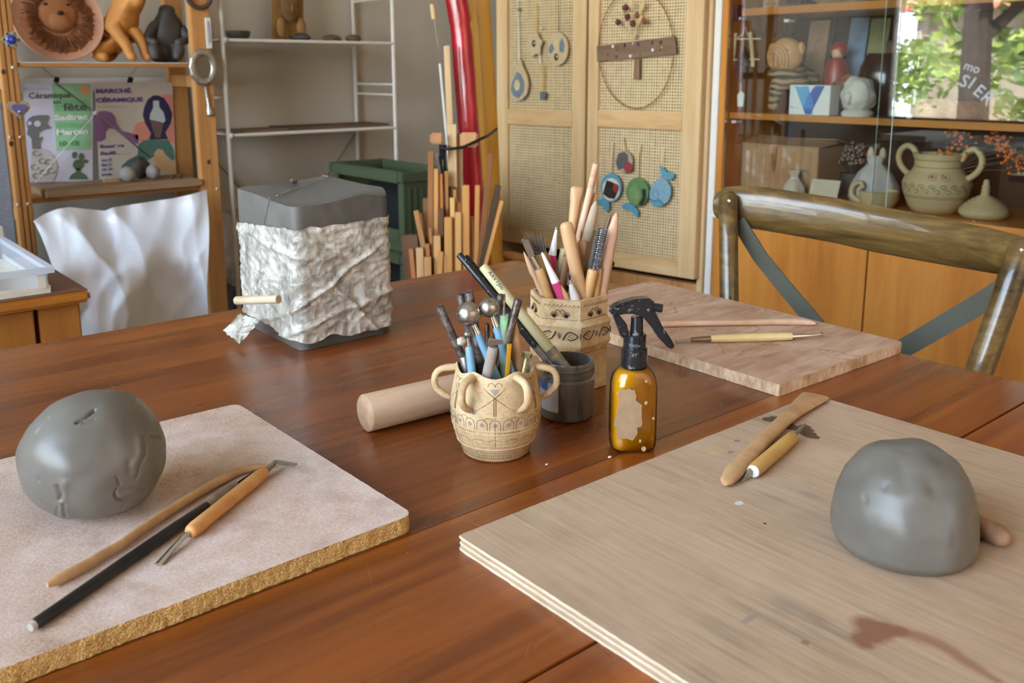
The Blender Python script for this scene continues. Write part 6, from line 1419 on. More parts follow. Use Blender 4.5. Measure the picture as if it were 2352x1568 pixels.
# ------------------------------------------------------------------ offcuts, rolls and clamps leaning in the corner
def d8(x, y): return (880+x/4.357, 300+y/4.357)
offs = [(265, 1040, 295, 1500, 165, 'weathered brown block at the left end of the wood offcuts', (.52, .42, .36), .03), (278, 1180, 308, 1475, 46, 'orange-toned lath against the weathered block', (.95, .72, .52), 0), (366, 1170, 376, 1465, 75, 'short pale lath second from the weathered block', (1, .95, .88), -.01), (446, 1262, 450, 1452, 72, 'shortest pale lath at the front left of the offcuts', (.95, .84, .7), -.03),
        (330, 800, 402, 1150, 52, 'lath leaning left above the short offcuts', (.9, .78, .64), .02), (368, 825, 442, 1200, 40, 'orange lath leaning left, second of the leaning pair', (.95, .7, .45), .055), (466, 970, 500, 1280, 32, 'thin lath tilted beside the leaning pair', (.9, .74, .56), .01), (540, 1050, 548, 1400, 70, 'knotted pale lath with a dark nail hole', (1, .92, .78), -.01), (440, 1130, 452, 1300, 44, 'narrow pinkish lath end', (.85, .66, .5), -.005),
        (578, 1210, 568, 1430, 52, 'short bright lath in front of the knotted one', (1, .86, .66), -.025), (622, 1240, 624, 1425, 42, 'short thin lath next to the short bright one', (.95, .82, .64), -.02), (478, 205, 476, 1000, 56, 'tall brownish lath at the left of the offcuts', (.74, .58, .42), .05), (432, 675, 436, 1060, 66, 'grey-brown broad offcut behind the leaning pair', (.56, .46, .38), .055), (530, 380, 532, 1100, 44, 'tall pale lath below the black clamp jaws', (1, .86, .66), .04),
        (630, 405, 640, 800, 36, 'narrow tall lath close to the clamp bar', (.9, .72, .5), .06), (676, 560, 650, 1000, 88, 'wide grey board end among the offcuts', (.5, .46, .38), .085), (716, 590, 722, 800, 28, 'narrow orange lath at the edge of the grey board end', (.95, .74, .5), .025), (690, 670, 706, 1300, 46, 'bright slim lath in front of the grey board end', (1.08, 1, .82), .0), (828, 545, 832, 1400, 72, 'clean honey lath standing left of the red roll', (1, .84, .58), .0),
        (945, 545, 930, 1400, 48, 'slim honey lath in front of the red roll', (1, .84, .6), .01), (752, 715, 756, 900, 56, 'lath end half hidden behind the bright slim lath', (.86, .66, .44), .02), (752, 815, 755, 1425, 62, 'broad pale lath in front row middle', (1.02, .92, .72), -.01), (652, 865, 656, 1430, 78, 'broad honey lath in the front row, left of the broad pale one', (.98, .84, .6), -.015), (578, 780, 574, 1250, 60, 'dark lath behind the knotted one', (.5, .38, .3), .02),
        (886, 860, 890, 1400, 38, 'thin lath between the honey pair', (.86, .7, .48), .015), (1078, 225, 975, 1250, 58, 'tall brown lath leaning right across the red roll', (.66, .48, .32), -.02), (1150, 550, 985, 1375, 66, 'dark grey weathered lath leaning right', (.36, .31, .25), -.05), (1188, 700, 1020, 1360, 38, 'thin golden lath leaning right at the end of the row', (1, .84, .58), -.08), (570, 430, 580, 900, 50, 'knobbly orange offcut behind the tall pale lath', (.95, .72, .46), .05)]
proto = {}
for (x0, y0_, x1_, y1_, w_, lab, tn_, dz) in offs:
    hd = 2.56+dz; a = vp(*d8(x0, y0_), hd); b = vp(*d8(x1_, y1_), hd); b = b+(b-a)*((b.z-.002)/(a.z-b.z)) if a.z > b.z else b
    wid = w_/4.357/F*hd
    o = solo('wood_offcut', MB().bar(a, b, wid, min(.02, wid*.8), HR), M_stick, lab, 'offcut', 'wood offcuts standing in the corner', smooth=0, bevel=.0008); o.color = tuple(c**2.1*.92 for c in tn_)+(1,)
def pole(name, u0, v0, u1, v1, wpx, hd, mat, lab, cat='stick', depth=None, hd1=None):
    a = vp(u0, v0, hd); b = vp(u1, v1, hd if hd1 is None else hd1); b = b+(b-a)*((b.z-.002)/(a.z-b.z)); wid = wpx/F*hd
    return solo(name, MB().bar(a, b, wid, depth or wid*.8, HR), mat, lab, cat, smooth=0, bevel=.001)
# bar clamp
M_clampw = wood('clamp_beech', C(150, 96, 54), C(186, 132, 84), C(204, 154, 106), 2, 40, .6)
t = thing('wooden_bar_clamp', vp(1045, 600, 2.64)*V((1, 1, 0)), 'tall wooden bar clamp with brown jaws and a black strap, among the offcuts', 'clamp')
def polep(t, name, u0, v0, u1, v1, wpx, hd, mat):
    a = vp(u0, v0, hd); b = vp(u1, v1, hd); b = b+(b-a)*((b.z-.002)/(a.z-b.z)); wid = wpx/F*hd; return MB().bar(a, b, wid, wid*.6, HR).build(name, mat, t, smooth=0, bevel=.001)
polep(t, 'bar', 1038, 285, 1042, 600, 20, 2.66, M_stick); polep(t, 'bar', 1055, 306, 1054, 600, 16, 2.69, M_stick)
for (u0, u1, v0, v1, hd, m_) in ((988, 1019, 305, 330, 2.63, M_clampw), (1057, 1098, 304, 337, 2.655, M_clampw)):
    a, b = vp(u0, (v0+v1)/2, hd), vp(u1, (v0+v1)/2, hd); MB().bar(a, b, (v1-v0)/F*hd, .03, UP).build('jaw', m_, t, smooth=40, bevel=.005)
MB().tube([vp(1012, 341, 2.62), vp(1035, 342, 2.60), vp(1064, 338, 2.615), vp(1098, 322, 2.64), vp(1120, 312, 2.68), vp(1141, 296, 2.74)], (.0045), 8).build('strap', M_black, t)
MB().tube([vp(1018, 332, 2.63), vp(1017, 352, 2.63), vp(1016, 366, 2.63)], [.012, .010, .006], 10).build('strap_buckle', M_black, t)
pole('tall_lath', 1026, 105, 1034, 290, 14, 2.72, M_stick, 'tall pale lath with a black cap rising behind the clamp')
cap_ = vp(1022, 104, 2.73); 
pole('black_rail', 1020, 102, 1030, 300, 6, 2.75, M_black, 'thin black rail just behind the tall pale lath')
t = thing('long_awl', vp(1030, 600, 2.68)*V((1, 1, 0)), 'long thin rod with a wooden grip and white tube, left of the tall lath', 'rod')
MB().tube([vp(993, 10, 2.75), vp(997, 44, 2.75)], [.0075, .0075], 12).build('grip', M_stick, t); MB().tube([vp(997, 44, 2.75), vp(1012, 147, 2.75)], .0018, 6).build('rod', M_steel, t)
a, b = vp(1011, 146, 2.75), vp(1025, 300, 2.75); b = b+(b-a)*((b.z-.002)/(a.z-b.z)); MB().tube([a, b], .0048, 10).build('white_tube', M_wm, t)
for k, (u0, v0, u1, v1, m_, lab) in enumerate(((1003, 352, 1010, 395, M_steel, 'slim steel tube among the laths below the clamp jaws'), (1011, 358, 1014, 395, M_blackmat, 'slim black rod, nearer the steel tube'), (1021, 358, 1022, 395, M_blackmat, 'slim black rod, nearer the clamp bar'))): pole('thin_rod', u0, v0, u1, v1, 6, 2.675+.012*k, m_, lab, 'rod')
# red and yellow rolls
def roll(name, L, R_, hd, mat, lab):
    pts = []; rs = []
    for (lu, lv), (ru, rv) in zip(L, R_): a, b = vp(lu, lv, hd), vp(ru, rv, hd); pts.append((a+b)/2); rs.append((b-a).length/2)
    pts.append(pts[-1]+(pts[-1]-pts[-2])*((pts[-1].z-.03)/(pts[-2].z-pts[-1].z))); rs.append(rs[-1]*1.02)
    return solo(name, MB().tube(pts, [(r, r*.8) for r in rs], 28, side=HR), mat, lab, 'roll', smooth=70)
m = Mat('red_vinyl', None, .22, coat=.6, coat_rough=.12); v = m.co((1, 1, .25)); n = m.noise(v, 26, 3, .5); m.set('Base Color', m.ramp(n, [(.3, C(140, 8, 24)), (.7, C(186, 20, 40))])); m.bump(n, .5, .008)
roll('red_vinyl_roll', [(1019, -60), (1023, 0), (1030, 45), (1033, 58), (1036, 85), (1044, 200), (1055, 330), (1066, 430), (1080, 560)], [(1070, -60), (1075, 0), (1083, 45), (1081, 58), (1086, 85), (1094, 200), (1104, 330), (1110, 430), (1124, 560)], 2.80, m.m, 'glossy red vinyl roll leaning in the corner beside the yellow roll')
roll('yellow_roll', [(1070, -60), (1078, 0), (1090, 150), (1098, 300), (1110, 430), (1124, 590)], [(1119, -60), (1125, 0), (1136, 150), (1144, 300), (1149, 430), (1154, 590)], 2.92, plain('mustard_vinyl', C(206, 146, 44), .45, .06, 6), 'mustard-yellow roll standing between the red roll and the cane screen')
# ------------------------------------------------------------------ wardrobe with two cane doors
O_ = V((2.30, 1.83, 0)); E_ = V((-.1633, .9866, 0)).normalized(); N_ = V((-.9866, -.1633, 0)).normalized()
def cs(u, v): q = onpl(u, v, O_, N_)-O_; return q.dot(E_), q.z
def CP(s, z, off=0): return O_+E_*s+UP*z+N_*off
ward = thing('cane_wardrobe', CP(.42, 0, -.2), 'tall wardrobe with two pale pine doors filled with woven cane', 'wardrobe')
zbotL, zbotR = cs(1240, 566)[1], cs(1470, 622)[1]
def cane_door(uo0, uc0, uc1, uo1, mid, bot, um, dr, zb):
    s0_, sc0, sc1, s1_ = cs(uo0, 300)[0], cs(uc0, 300)[0], cs(uc1, 300)[0], cs(uo1, 300)[0]
    zm0, zm1 = cs(um, mid[1])[1], cs(um, mid[0])[1]; zb0, zb1 = zb, cs(um, bot)[1]; ztp = 1.86
    T = .026
    def plank(a, b, z0, z1, nm, mt, t=T): o = MB().obox(CP((a+b)/2, (z0+z1)/2, -t/2+.0), E_, N_, UP, abs(b-a), t, z1-z0).build(nm, mt, dr, smooth=0, bevel=.0015); return o
    plank(s0_, sc0, zb0, ztp, 'stile', M_paleframe); plank(sc1, s1_, zb0, ztp, 'stile', M_paleframe)
    for z0, z1 in ((zb0, zb1), (zm0, zm1), (1.80, ztp)): plank(sc0-.0002, sc1+.0002, z0, z1, 'rail', M_railw)
    p_ = .0098; w_ = .0055
    for z0, z1 in ((zb1, zm0), (zm1, 1.80)):
        cn = MB(); n = int(round((sc0-sc1)/p_)); ps = (sc0-sc1)/n
        for i in range(n+1): s = sc1+ps*i; cn.obox(CP(s, (z0+z1)/2, -.012+(.0006 if i % 2 else 0)), E_, N_, UP, w_, .0008, z1-z0)
        m_ = int(round((z1-z0)/p_)); pz = (z1-z0)/m_
        for i in range(m_+1): cn.obox(CP((sc0+sc1)/2, z0+pz*i, -.0113+(.0007 if i % 2 else 0)), E_, N_, UP, sc0-sc1, .0008, w_)
        stuff(cn.build('cane_webbing', M_cane, dr, smooth=0))
M_railw = wood('pale_pine_rail', C(182, 138, 86), C(204, 164, 112), C(220, 186, 138), 1, 40, .5, coat=.1)
M_cane = plain('woven_cane', C(206, 180, 136), .6, .10, 40)
dl = thing('x', (0, 0, 0), 'x', 'x'); 
for u0 in (0,):
    for args in (((1141, 1166, 1314, 1343), (252, 288), 532, 1240, zbotL), ((1348, 1372, 1566, 1607), (256, 295), 588, 1470, zbotR)):
        d_ = bpy.data.objects.new('door', None); COL.objects.link(d_); d_.parent = ward; BASE[d_.name] = BASE[ward.name]
        cane_door(*args[0], args[1], args[2], args[3], d_, args[4])
bpy.data.objects.remove(dl)
sL, sR = cs(1141, 300)[0], cs(1607, 300)[0]
cz = (zbotL+zbotR)/2
sh_ = MB(); 
for s in (sL+.012, sR-.002): sh_.obox(CP(s, .95, -.20), E_, N_, UP, .018, .34, 1.9)
sh_.build('side_panel', M_paleframe, ward, smooth=0)
MB().obox(CP((sL+sR)/2, .95, -.375), E_, N_, UP, abs(sL-sR)+.03, .01, 1.9).build('back_panel', M_darkback, ward, smooth=0)
MB().obox(CP((sL+sR)/2, 1.91, -.19), E_, N_, UP, abs(sL-sR)+.05, .40, .02).build('top_board', M_paleframe, ward, smooth=0)
MB().obox(CP((sL+sR)/2, min(zbotL, zbotR)/2-.012, -.05), E_, N_, UP, abs(sL-sR)-.02, .03, min(zbotL, zbotR)-.024).build('base_board', M_pine, ward, smooth=0)
for k in range(6):
    z = .9+.0*k
cl = MB(); 
for k in range(4): MB().obox(CP(lerp(sR+.10, sL-.10, k/3), 1.15, -.22), E_, N_, UP, .17, .16, .9).build('hung_cloth', plain('dull_cloth%d' % k, C(*((70, 66, 60), (54, 50, 48), (84, 74, 60), (60, 54, 46))[k]), .95, .2, 8), ward, smooth=0, bevel=.02)
a, b = vp(1150, 583, 3.17), vp(1212, 596, 3.17); 
solo('oval_board', MB().tube([a+V((0, 0, -.0)), a.lerp(b, .2), a.lerp(b, .6), b], [.004, .015, .018, .012], 14), M_pine, 'rounded light wooden board at the foot of the left cane door', 'board')
st2 = vp(1186, 600, 3.17); solo('wooden_crate', MB().obox(V((st2.x, st2.y, (a.z-.02)/2)), HR, HF, UP, .14, .07, a.z-.022), M_pine, 'wooden crate on the floor below the left cane door', 'crate', smooth=0)

# hanging ornaments on the cane
def SP_(u, v, off=.006): s, z = cs(u, v); return CP(s, z, off)
def flat(t, name, uv, th_, mat, off=.005, bev=.0006): return MB().prism([SP_(u, v, off) for u, v in uv], N_*th_).build(name, mat, t, smooth=0, bevel=bev)
def orn(name, lab, u, v, cat='ornament'): return thing(name, SP_(u, v), lab, cat)
def cord(t, pts, r, mat, nm='ribbon'): MB().tube([SP_(u, v, .004) for u, v in pts], r, 6).build(nm, mat, t)
M_rib = plain('beige_ribbon', C(216, 186, 140), .7); M_yr = plain('golden_ribbon', C(206, 160, 60), .5); M_cer2 = plain('glazed_cream', C(196, 172, 136), .35, .08, 60); M_bg = plain('grey_blue_glaze', C(112, 128, 136), .3, .25, 120); M_ol = plain('olive_glass', C(70, 68, 24), .1, .2, coat=1.0)
t = orn('drop_ornament', 'drop-shaped cream and grey-blue ornament on a white cord, leftmost on the left cane door', 1194, 195)
cord(t, [(1190, 0), (1192, 60), (1194, 150)], .0020, M_white, 'cord'); flat(t, 'drop_body', [(1198, 132), (1204, 150), (1214, 172), (1218, 194), (1214, 216), (1204, 228), (1192, 231), (1182, 226), (1175, 208), (1176, 190), (1184, 172), (1192, 150)], .006, M_cer2)
flat(t, 'glaze', [(1192, 164), (1202, 172), (1209, 190), (1208, 210), (1196, 226), (1184, 220), (1178, 206), (1181, 188)], .001, M_bg, .0112, 0); flat(t, 'opening', [(1188, 186), (1194, 182), (1200, 192), (1198, 206), (1190, 208), (1186, 198)], .001, M_cane, .0124, 0)
MB().ell(SP_(1194, 22), .006, 12, 8).build('bead', M_bg, t)
t = orn('star_ornament', 'pale star ornament with an olive glass centre on a golden ribbon, left cane door', 1231, 100)
cord(t, [(1232, 10), (1233, 40), (1232, 78)], .0022, M_yr); flat(t, 'star_body', [(1231+(20 if k % 2 else 15)*math.cos(k*PI/6+.3), 102+(31 if k % 2 else 23)*math.sin(k*PI/6+.3)) for k in range(12)], .006, M_cer2); MB().ell(SP_(1231, 100, .012), (.0085, .004, .0125), 16, 10, ax=E_, ay=N_, az=UP).build('glass_centre', M_ol, t); MB().ell(SP_(1246, 65), .004, 10, 8).build('bead', M_white, t)
t = orn('oval_ornament', 'large oval ornament with blue leaves and an olive stone, rightmost on the left cane door', 1284, 112)
cord(t, [(1284, 0), (1285, 40), (1285, 76)], .0012, plain('brown_cord', C(110, 74, 60), .8), 'cord'); flat(t, 'oval_body', oval(1285, 112, 24, 38), .006, M_cer2)
flat(t, 'leaf', [(1266, 108), (1272, 100), (1278, 112), (1270, 124), (1265, 118)], .001, M_bg, .0112, 0); flat(t, 'leaf', [(1290, 100), (1296, 86), (1302, 104), (1298, 122), (1290, 118)], .001, M_bg, .0112, 0); MB().ell(SP_(1282, 131, .012), (.009, .004, .0125), 16, 10, ax=E_, ay=N_, az=UP).build('olive_stone', M_ol, t)
flat(t, 'opening', oval(1283, 100, 6, 14, 12), .001, M_cane, .0114, 0)
t = orn('tassel_ornament', 'thin golden tassel ornament with a dark tip below the star on the left cane door', 1250, 200)
cord(t, [(1241, 124), (1242, 146)], .0022, M_white, 'cord'); cord(t, [(1250, 152), (1250, 180), (1249, 208)], .0036, M_yr, 'tassel'); flat(t, 'tip', [(1243, 212), (1251, 210), (1258, 212), (1256, 228), (1244, 230)], .004, plain('grey_tip', C(96, 94, 100), .6))
# dried flower hoop on the right door
t = orn('flower_hoop', 'thin willow hoop holding a board with beads and dried flowers, on the right cane door', 1465, 120, 'wreath')
MB().tube([SP_(1464+86*math.cos(a), 112+137*math.sin(a), .008) for a in [2*PI*k/56 for k in range(56)]], .0019, 6, closed=True).build('hoop', plain('willow', C(132, 92, 46), .7, .2, 60), t)
flat(t, 'board', [(1375, 106), (1554, 83), (1558, 124), (1376, 141)], .008, wood('grey_drift_board', C(92, 70, 52), C(116, 90, 68), C(136, 110, 86), 1, 40, .8), .004)
flat(t, 'stem_board', [(1456, 136), (1472, 134), (1472, 182), (1457, 182)], .006, wood('brown_strip', C(100, 72, 50), C(124, 92, 66), C(140, 108, 80), 2, 40, .8), .003)
MB().tube([SP_(1460, 137, .012), SP_(1459, 180, .012)], .0026, 8).build('stem', M_cane, t)
for (u, v, r, c) in ((1414, 107, .0055, (236, 226, 218)), (1454, 129, .0055, (240, 230, 222)), (1505, 115, .0055, (240, 228, 216)), (1440, 104, .006, (96, 44, 58)), (1471, 101, .006, (78, 52, 84)), (1503, 98, .0055, (120, 56, 66)), (1523, 97, .0055, (66, 56, 72)), (1421, 130, .005, (128, 68, 56)), (1400, 125, .005, (150, 108, 48)), (1422, 113, .005, (140, 104, 40)), (1474, 127, .005, (150, 104, 40)), (1520, 113, .004, (150, 110, 50)), (1526, 110, .005, (190, 138, 110)), (1460, 100, .0045, (196, 190, 180))):
    MB().ell(SP_(u, v, .0145), (r, r*.7, r), 10, 8).build('bead', plain('bead_%d_%d' % (u, v), C(*c), .35), t)
dr_ = MB(); rnd = random.Random(12)
for k, (u, v) in enumerate(((1434, 25), (1446, 18), (1462, 12), (1478, 20), (1486, 14), (1452, 40), (1470, 36), (1462, 55), (1482, 46), (1426, 52), (1488, 50))):
    tip = SP_(u, v, .016+.006*(k % 3)); b_ = SP_(1459, 92, .012); MB().tube([b_, b_.lerp(tip, .6), tip-(tip-b_)*.0], [.0008, .001, .001], 5).build('stalk', M_cane, t)
    d_ = (tip-b_).normalized()
    if k in (1, 6, 7, 9, 10, 5): MB().ell(tip, (.010, .008, .010), 12, 10, lambda d: 1+.35*fbm(d+V((k, 0, 0)), 3)).build('dried_flower', plain('maroon_flower%d' % k, C(*((96, 40, 44) if k % 2 else (124, 78, 50))), .8, .3, 200), t)
    else: MB().tube([tip-d_*.018, tip-d_*.004, tip+d_*.010, tip+d_*.018], [.002, .0052, .0045, .001], 8).build('grass_head', plain('straw_head%d' % k, C(206, 178, 124), .8, .1, 200), t)
# fish ornaments on the right door
M_fb = plain('turquoise_glaze', C(84, 142, 160), .35, .12, 90); M_fb2 = plain('pale_blue_glaze', C(118, 152, 166), .35, .12, 120); M_fg = plain('grass_green_glaze', C(88, 124, 74), .35, .14, 80); M_fd = plain('dark_brown_glaze', C(52, 44, 38), .3, .4, 90); M_fr = plain('dull_red_glaze', C(136, 56, 58), .35, .2, 90); M_tr = plain('teal_dark', C(40, 66, 74), .4)
t = orn('fish_ornament', 'turquoise fish ornament with a dark mosaic belly, lower left of the four', 1407, 430)
cord(t, [(1408, 326), (1406, 360), (1404, 400)], .0026, M_rib); flat(t, 'body', oval(1407, 430, 24, 33), .006, M_fb); flat(t, 'patch', oval(1408, 434, 20, 26), .001, plain('cream_glaze', C(206, 196, 170), .4), .0112, 0); flat(t, 'belly', [(1398, 413), (1408, 416), (1424, 424), (1424, 440), (1416, 456), (1402, 454), (1390, 444), (1394, 428)], .001, M_fd, .0122, 0); flat(t, 'spot', oval(1420, 431, 7, 10, 12), .001, M_fr, .0132, 0)
flat(t, 'tail', [(1375, 458), (1390, 454), (1402, 462), (1404, 478), (1396, 488), (1388, 472), (1376, 468)], .005, M_fb)
t = orn('fish_ornament', 'green fish ornament with a turquoise tail, between the two blue ones', 1468, 440)
cord(t, [(1471, 332), (1467, 360), (1466, 412)], .0030, M_rib); flat(t, 'body', oval(1468, 440, 26, 33), .006, M_fg); flat(t, 'belly', oval(1462, 447, 13, 22, 14), .001, plain('moss_glaze', C(112, 134, 84), .35, .2, 90), .0114, 0); flat(t, 'belly_outline', [(1479, 432), (1488, 434), (1488, 456), (1480, 470), (1470, 470), (1480, 452)], .001, M_fd, .0116, 0)
flat(t, 'tail', [(1431, 470), (1446, 464), (1462, 474), (1470, 486), (1468, 500), (1456, 488), (1448, 480), (1434, 480)], .005, M_fb)
t = orn('fish_ornament', 'pale blue upside-down fish ornament with its tail up, at the right of the four', 1520, 440)
cord(t, [(1525, 340), (1522, 378)], .0016, M_rib, 'cord'); flat(t, 'body', [(1521, 406), (1534, 412), (1544, 428), (1545, 446), (1538, 462), (1524, 472), (1504, 472), (1496, 456), (1496, 440), (1504, 420)], .006, M_fb2); flat(t, 'mouth', [(1496, 456), (1508, 462), (1518, 457), (1530, 470), (1522, 473), (1504, 472)], .001, M_fb, .0114, 0); MB().tube([SP_(1497, 456, .0124), SP_(1508, 461, .0124), SP_(1518, 457, .0124), SP_(1530, 470, .0124)], .0012, 5).build('mouth_line', M_tr, t)
flat(t, 'tail', [(1519, 380), (1527, 384), (1534, 394), (1548, 396), (1553, 404), (1544, 414), (1534, 408), (1522, 404)], .005, M_fb); MB().tube([SP_(1510+7*math.cos(a), 446+10*math.sin(a), .0118) for a in [2*PI*k/14 for k in range(14)]], .0011, 5, closed=True).build('eye_ring', plain('mauve_line', C(124, 116, 150), .4), t)
t = orn('fish_ornament', 'small brown and red fish ornament hanging above the others', 1436, 370)
cord(t, [(1432, 316), (1436, 348)], .0026, M_rib); flat(t, 'body', oval(1436, 371, 20, 26), .005, plain('mushroom_glaze', C(164, 142, 116), .4, .1, 60), .003); flat(t, 'mosaic', [(1424, 352), (1438, 348), (1446, 356), (1446, 372), (1438, 384), (1424, 390), (1418, 374)], .001, plain('charcoal_mosaic', C(84, 80, 80), .4, .35, 300), .0084, 0); flat(t, 'red_spiral', oval(1446, 384, 10, 13, 14), .001, M_fr, .0088, 0)

# ------------------------------------------------------------------ glass-fronted display cabinet
XC = 2.35; XD = .34; YL, YR = at(1648, 300, X=XC).y, .30
dcab = thing('display_cabinet', V((XC+XD/2, (YL+YR)/2, 0)), 'orange wooden cabinet with sliding glass doors above and plain doors below, along the right wall', 'cabinet')
zFl = at(2160, 486, X=XC+.13).z
zS0 = at(1700, 273, X=XC+.02).z; zS1 = at(1700, 259, X=XC+.02).z; zT0 = at(1712, 36, X=XC+.02).z; zT1 = at(1712, 19, X=XC+.02).z
MB().box((XC, YL-.022, 0), (XC+XD, YL, 2.05)).build('side_panel', M_orange, dcab, smooth=0, bevel=.002)
MB().box((XC, YR, 0), (XC+XD, YR+.022, 2.05)).build('side_panel', M_orange, dcab, smooth=0, bevel=.002)
MB().box((XC+XD, YR, 0), (XC+XD+.012, YL, 2.05)).build('back_panel', M_darkback, dcab, smooth=0)
MB().box((XC+.026, YR+.0225, zS0), (XC+XD-.001, YL-.0225, zS1)).build('shelf', M_orangey, dcab, smooth=0, bevel=.0015)
MB().box((XC+.026, YR+.0225, zT0), (XC+XD-.001, at(1706, 30, X=XC+.03).y, zT1)).build('shelf', M_orangey, dcab, smooth=0, bevel=.0015)
for (u, v) in ((1694, 279), (1705, 43), (1815, 48)): p = at(u, v, X=XC+.05); MB().box((XC+.03, p.y-.008, p.z-.004), (XC+.06, p.y+.008, p.z+.004)).build('shelf_peg', M_white, dcab, smooth=0)
p = at(1699, 28, X=XC+.026); MB().box((XC+.024, YL-.040, p.z-.022), (XC+.06, YL-.0225, p.z+.022)).build('black_bracket', M_black, dcab, smooth=0)
MB().box((XC+.002, YR+.0225, zFl-.03), (XC+XD-.001, YL-.0225, zFl)).build('cabinet_floor', M_orangey, dcab, smooth=0, bevel=.0015)
MB().box((XC, YR, 2.05), (XC+XD+.012, YL, 2.08)).build('cabinet_top', M_orange, dcab, smooth=0)
yd = [YL-.012, at(1996, 640, X=XC).y, at(1996, 640, X=XC).y-.50, YR+.02]
yx = at(1631, 600, X=XC).y
for a, b in zip(yd, yd[1:]):
    MB().box((XC-.018, b+.0025, .08), (XC-.0005, a-.0025, zFl-.034)).build('door', M_orange, dcab, smooth=0, bevel=.001)
MB().box((XC+.01, YR+.03, .0), (XC+.03, YL-.03, .079)).build('plinth', M_darkback, dcab, smooth=0)
g1y, g0y = at(2014, 300, X=XC+.012).y, at(2048, 300, X=XC+.006).y
pane0 = MB().box((XC+.004, g0y, zFl+.003), (XC+.008, YL-.025, 2.03)).build('glass_pane', M_cabglass, dcab, smooth=0)
pane1 = MB().box((XC+.012, YR+.03, zFl+.003), (XC+.016, g1y, 2.03)).build('glass_pane', M_cabglass, dcab, smooth=0)
M_gedge = pbr('pale_glass_edge', C(190, 206, 200), .2)
MB().box((XC+.0042, g0y-.0012, zFl+.003), (XC+.0078, g0y-.0001, 2.03)).build('glass_edge', M_gedge, dcab, smooth=0); MB().box((XC+.0122, g1y+.0001, zFl+.003), (XC+.0158, g1y+.0012, 2.03)).build('glass_edge', M_gedge, dcab, smooth=0)
# white strip between wardrobe and cabinet
struct(MB().box((XC-.004, YL+.001, 0), (XC+XD, YL+.026, 2.06)).build('trim_1', M_white, smooth=0, bevel=.002))
p = at(1640, 494, X=XC-.02); MB().box((XC-.022, YL-.045, p.z-.006), (XC-.0185, YL+.0, p.z+.007)).build('white_ledge', M_white, dcab, smooth=0)

def on(u, X, z): p = at(u, 300, X=X); return V((X, p.y, z+.0004))
XI = XC+.13
CE, CN = V((0, -1, 0)), V((-1, 0, 0))          # along the shelf to the right, towards the room
# ---- middle shelf
z = zS1
# striped wrinkled dog statue
M_dh = plain('peach_clay', C(206, 152, 98), .7, .1, 14, .2, 90)
def stripes():
    m = Mat('striped_clay', None, .75); v = m.co((1, 1, 1)); w_ = m.wave(v, 16, 5, 2, 'Z'); m.set('Base Color', m.ramp(w_, [(.45, C(168, 136, 98)), (.6, C(84, 64, 46))])); return m.m
M_ds = stripes()
yp = at(1815, 200, X=XI).y; dog2 = thing('wrinkled_dog_statue', V((XI, yp, z)), 'stocky wrinkled dog statue with dark body stripes on the middle cabinet shelf', 'statue')
DP = lambda u, v, X=XI: at(u, v, X=X)
j = [(DP(1830, 190, XI+.03), .050), (DP(1812, 172, XI-.01), .046), (DP(1808, 150, XI-.02), .036)]
def skinpart(name, joints, edges, mat, parent, lev=2, disp=None):
    o = skin(name, joints, edges, mat, 'x', 'x', lev)
    del o['label'], o['category']
    for v in o.data.vertices: v.co = v.co+o.location-BASE[parent.name]
    if disp:
        for v in o.data.vertices: v.co = V(v.co)+disp(V(v.co))
    o.location = (0, 0, 0); o.parent = parent; BASE[o.name] = BASE[parent.name]; return o
lg = lambda u, v, X: [(DP(u, v-45, X), .024), (DP(u-3, v-15, X), .018), (DP(u-4, v-6, X-.006), .019), (DP(u-8, v-5, X-.02), .014)]
jj = j+lg(1780, 254, XI-.035)+lg(1850, 262, XI-.02)+[(DP(1862, 205, XI+.07), .038), (DP(1862, 240, XI+.06), .02)]
ee = [(0, 1), (1, 2), (1, 3), (3, 4), (4, 5), (5, 6), (1, 7), (7, 8), (8, 9), (9, 10), (0, 11), (11, 12)]
skinpart('body', jj, ee, M_ds, dog2)
hc_ = DP(1806, 134, XI-.04)
RX_, RY_, RZ_ = .046, .055, .053
hm = MB().ell(hc_, (RX_, RY_, RZ_), 48, 32, lambda d: 1+.04*fbm(d, 2, 2), ax=(1, 0, 0), ay=CE, az=UP)
hm.build('head', M_dh, dog2)
def HS(x, zz, o=.0): k = max(0, 1-(x/RY_)**2-(zz/RZ_)**2); return hc_+CE*x+UP*zz+CN*(RX_*math.sqrt(k)+o)
MB().ell(hc_+CN*.036+CE*-.012+UP*-.012, (.024, .020, .028), 28, 18, lambda d: 1+.06*math.sin(d.y*12), ax=CN, ay=CE, az=UP).build('muzzle', M_dh, dog2)
for r in (.024, .033, .042):
    MB().tube([HS(-.010+r*.95*math.cos(q), -.010+r*math.sin(q), .001) for q in [PI*(-.25+1.5*k/16) for k in range(17)]], [.002]+[.0044]*15+[.002], 8).build('face_fold', M_dh, dog2)
for x in (-.019, -.006): MB().tube([HS(x, .010, .012), HS(x, -.004, .020), HS(x, -.022, .018)], [.002, .0036, .003], 8).build('face_fold', M_dh, dog2)
MB().ell(hc_+CN*.061+CE*-.012+UP*-.004, (.006, .010, .006), 12, 8, ax=CN, ay=CE, az=UP).build('nose', M_dh, dog2)
for sg in (-1, 1):
    MB().ell(hc_+CN*.035+CE*(sg*.02)+UP*.016, (.005, .009, .004), 12, 8, ax=CN, ay=CE, az=UP).build('eye_fold', plain('brown_fold', C(136, 90, 54), .8), dog2)
    MB().ell(hc_+CE*(sg*.050)+UP*.020, (.012, .012, .020), 14, 10, ax=CN, ay=CE, az=UP).build('ear', M_dh, dog2)
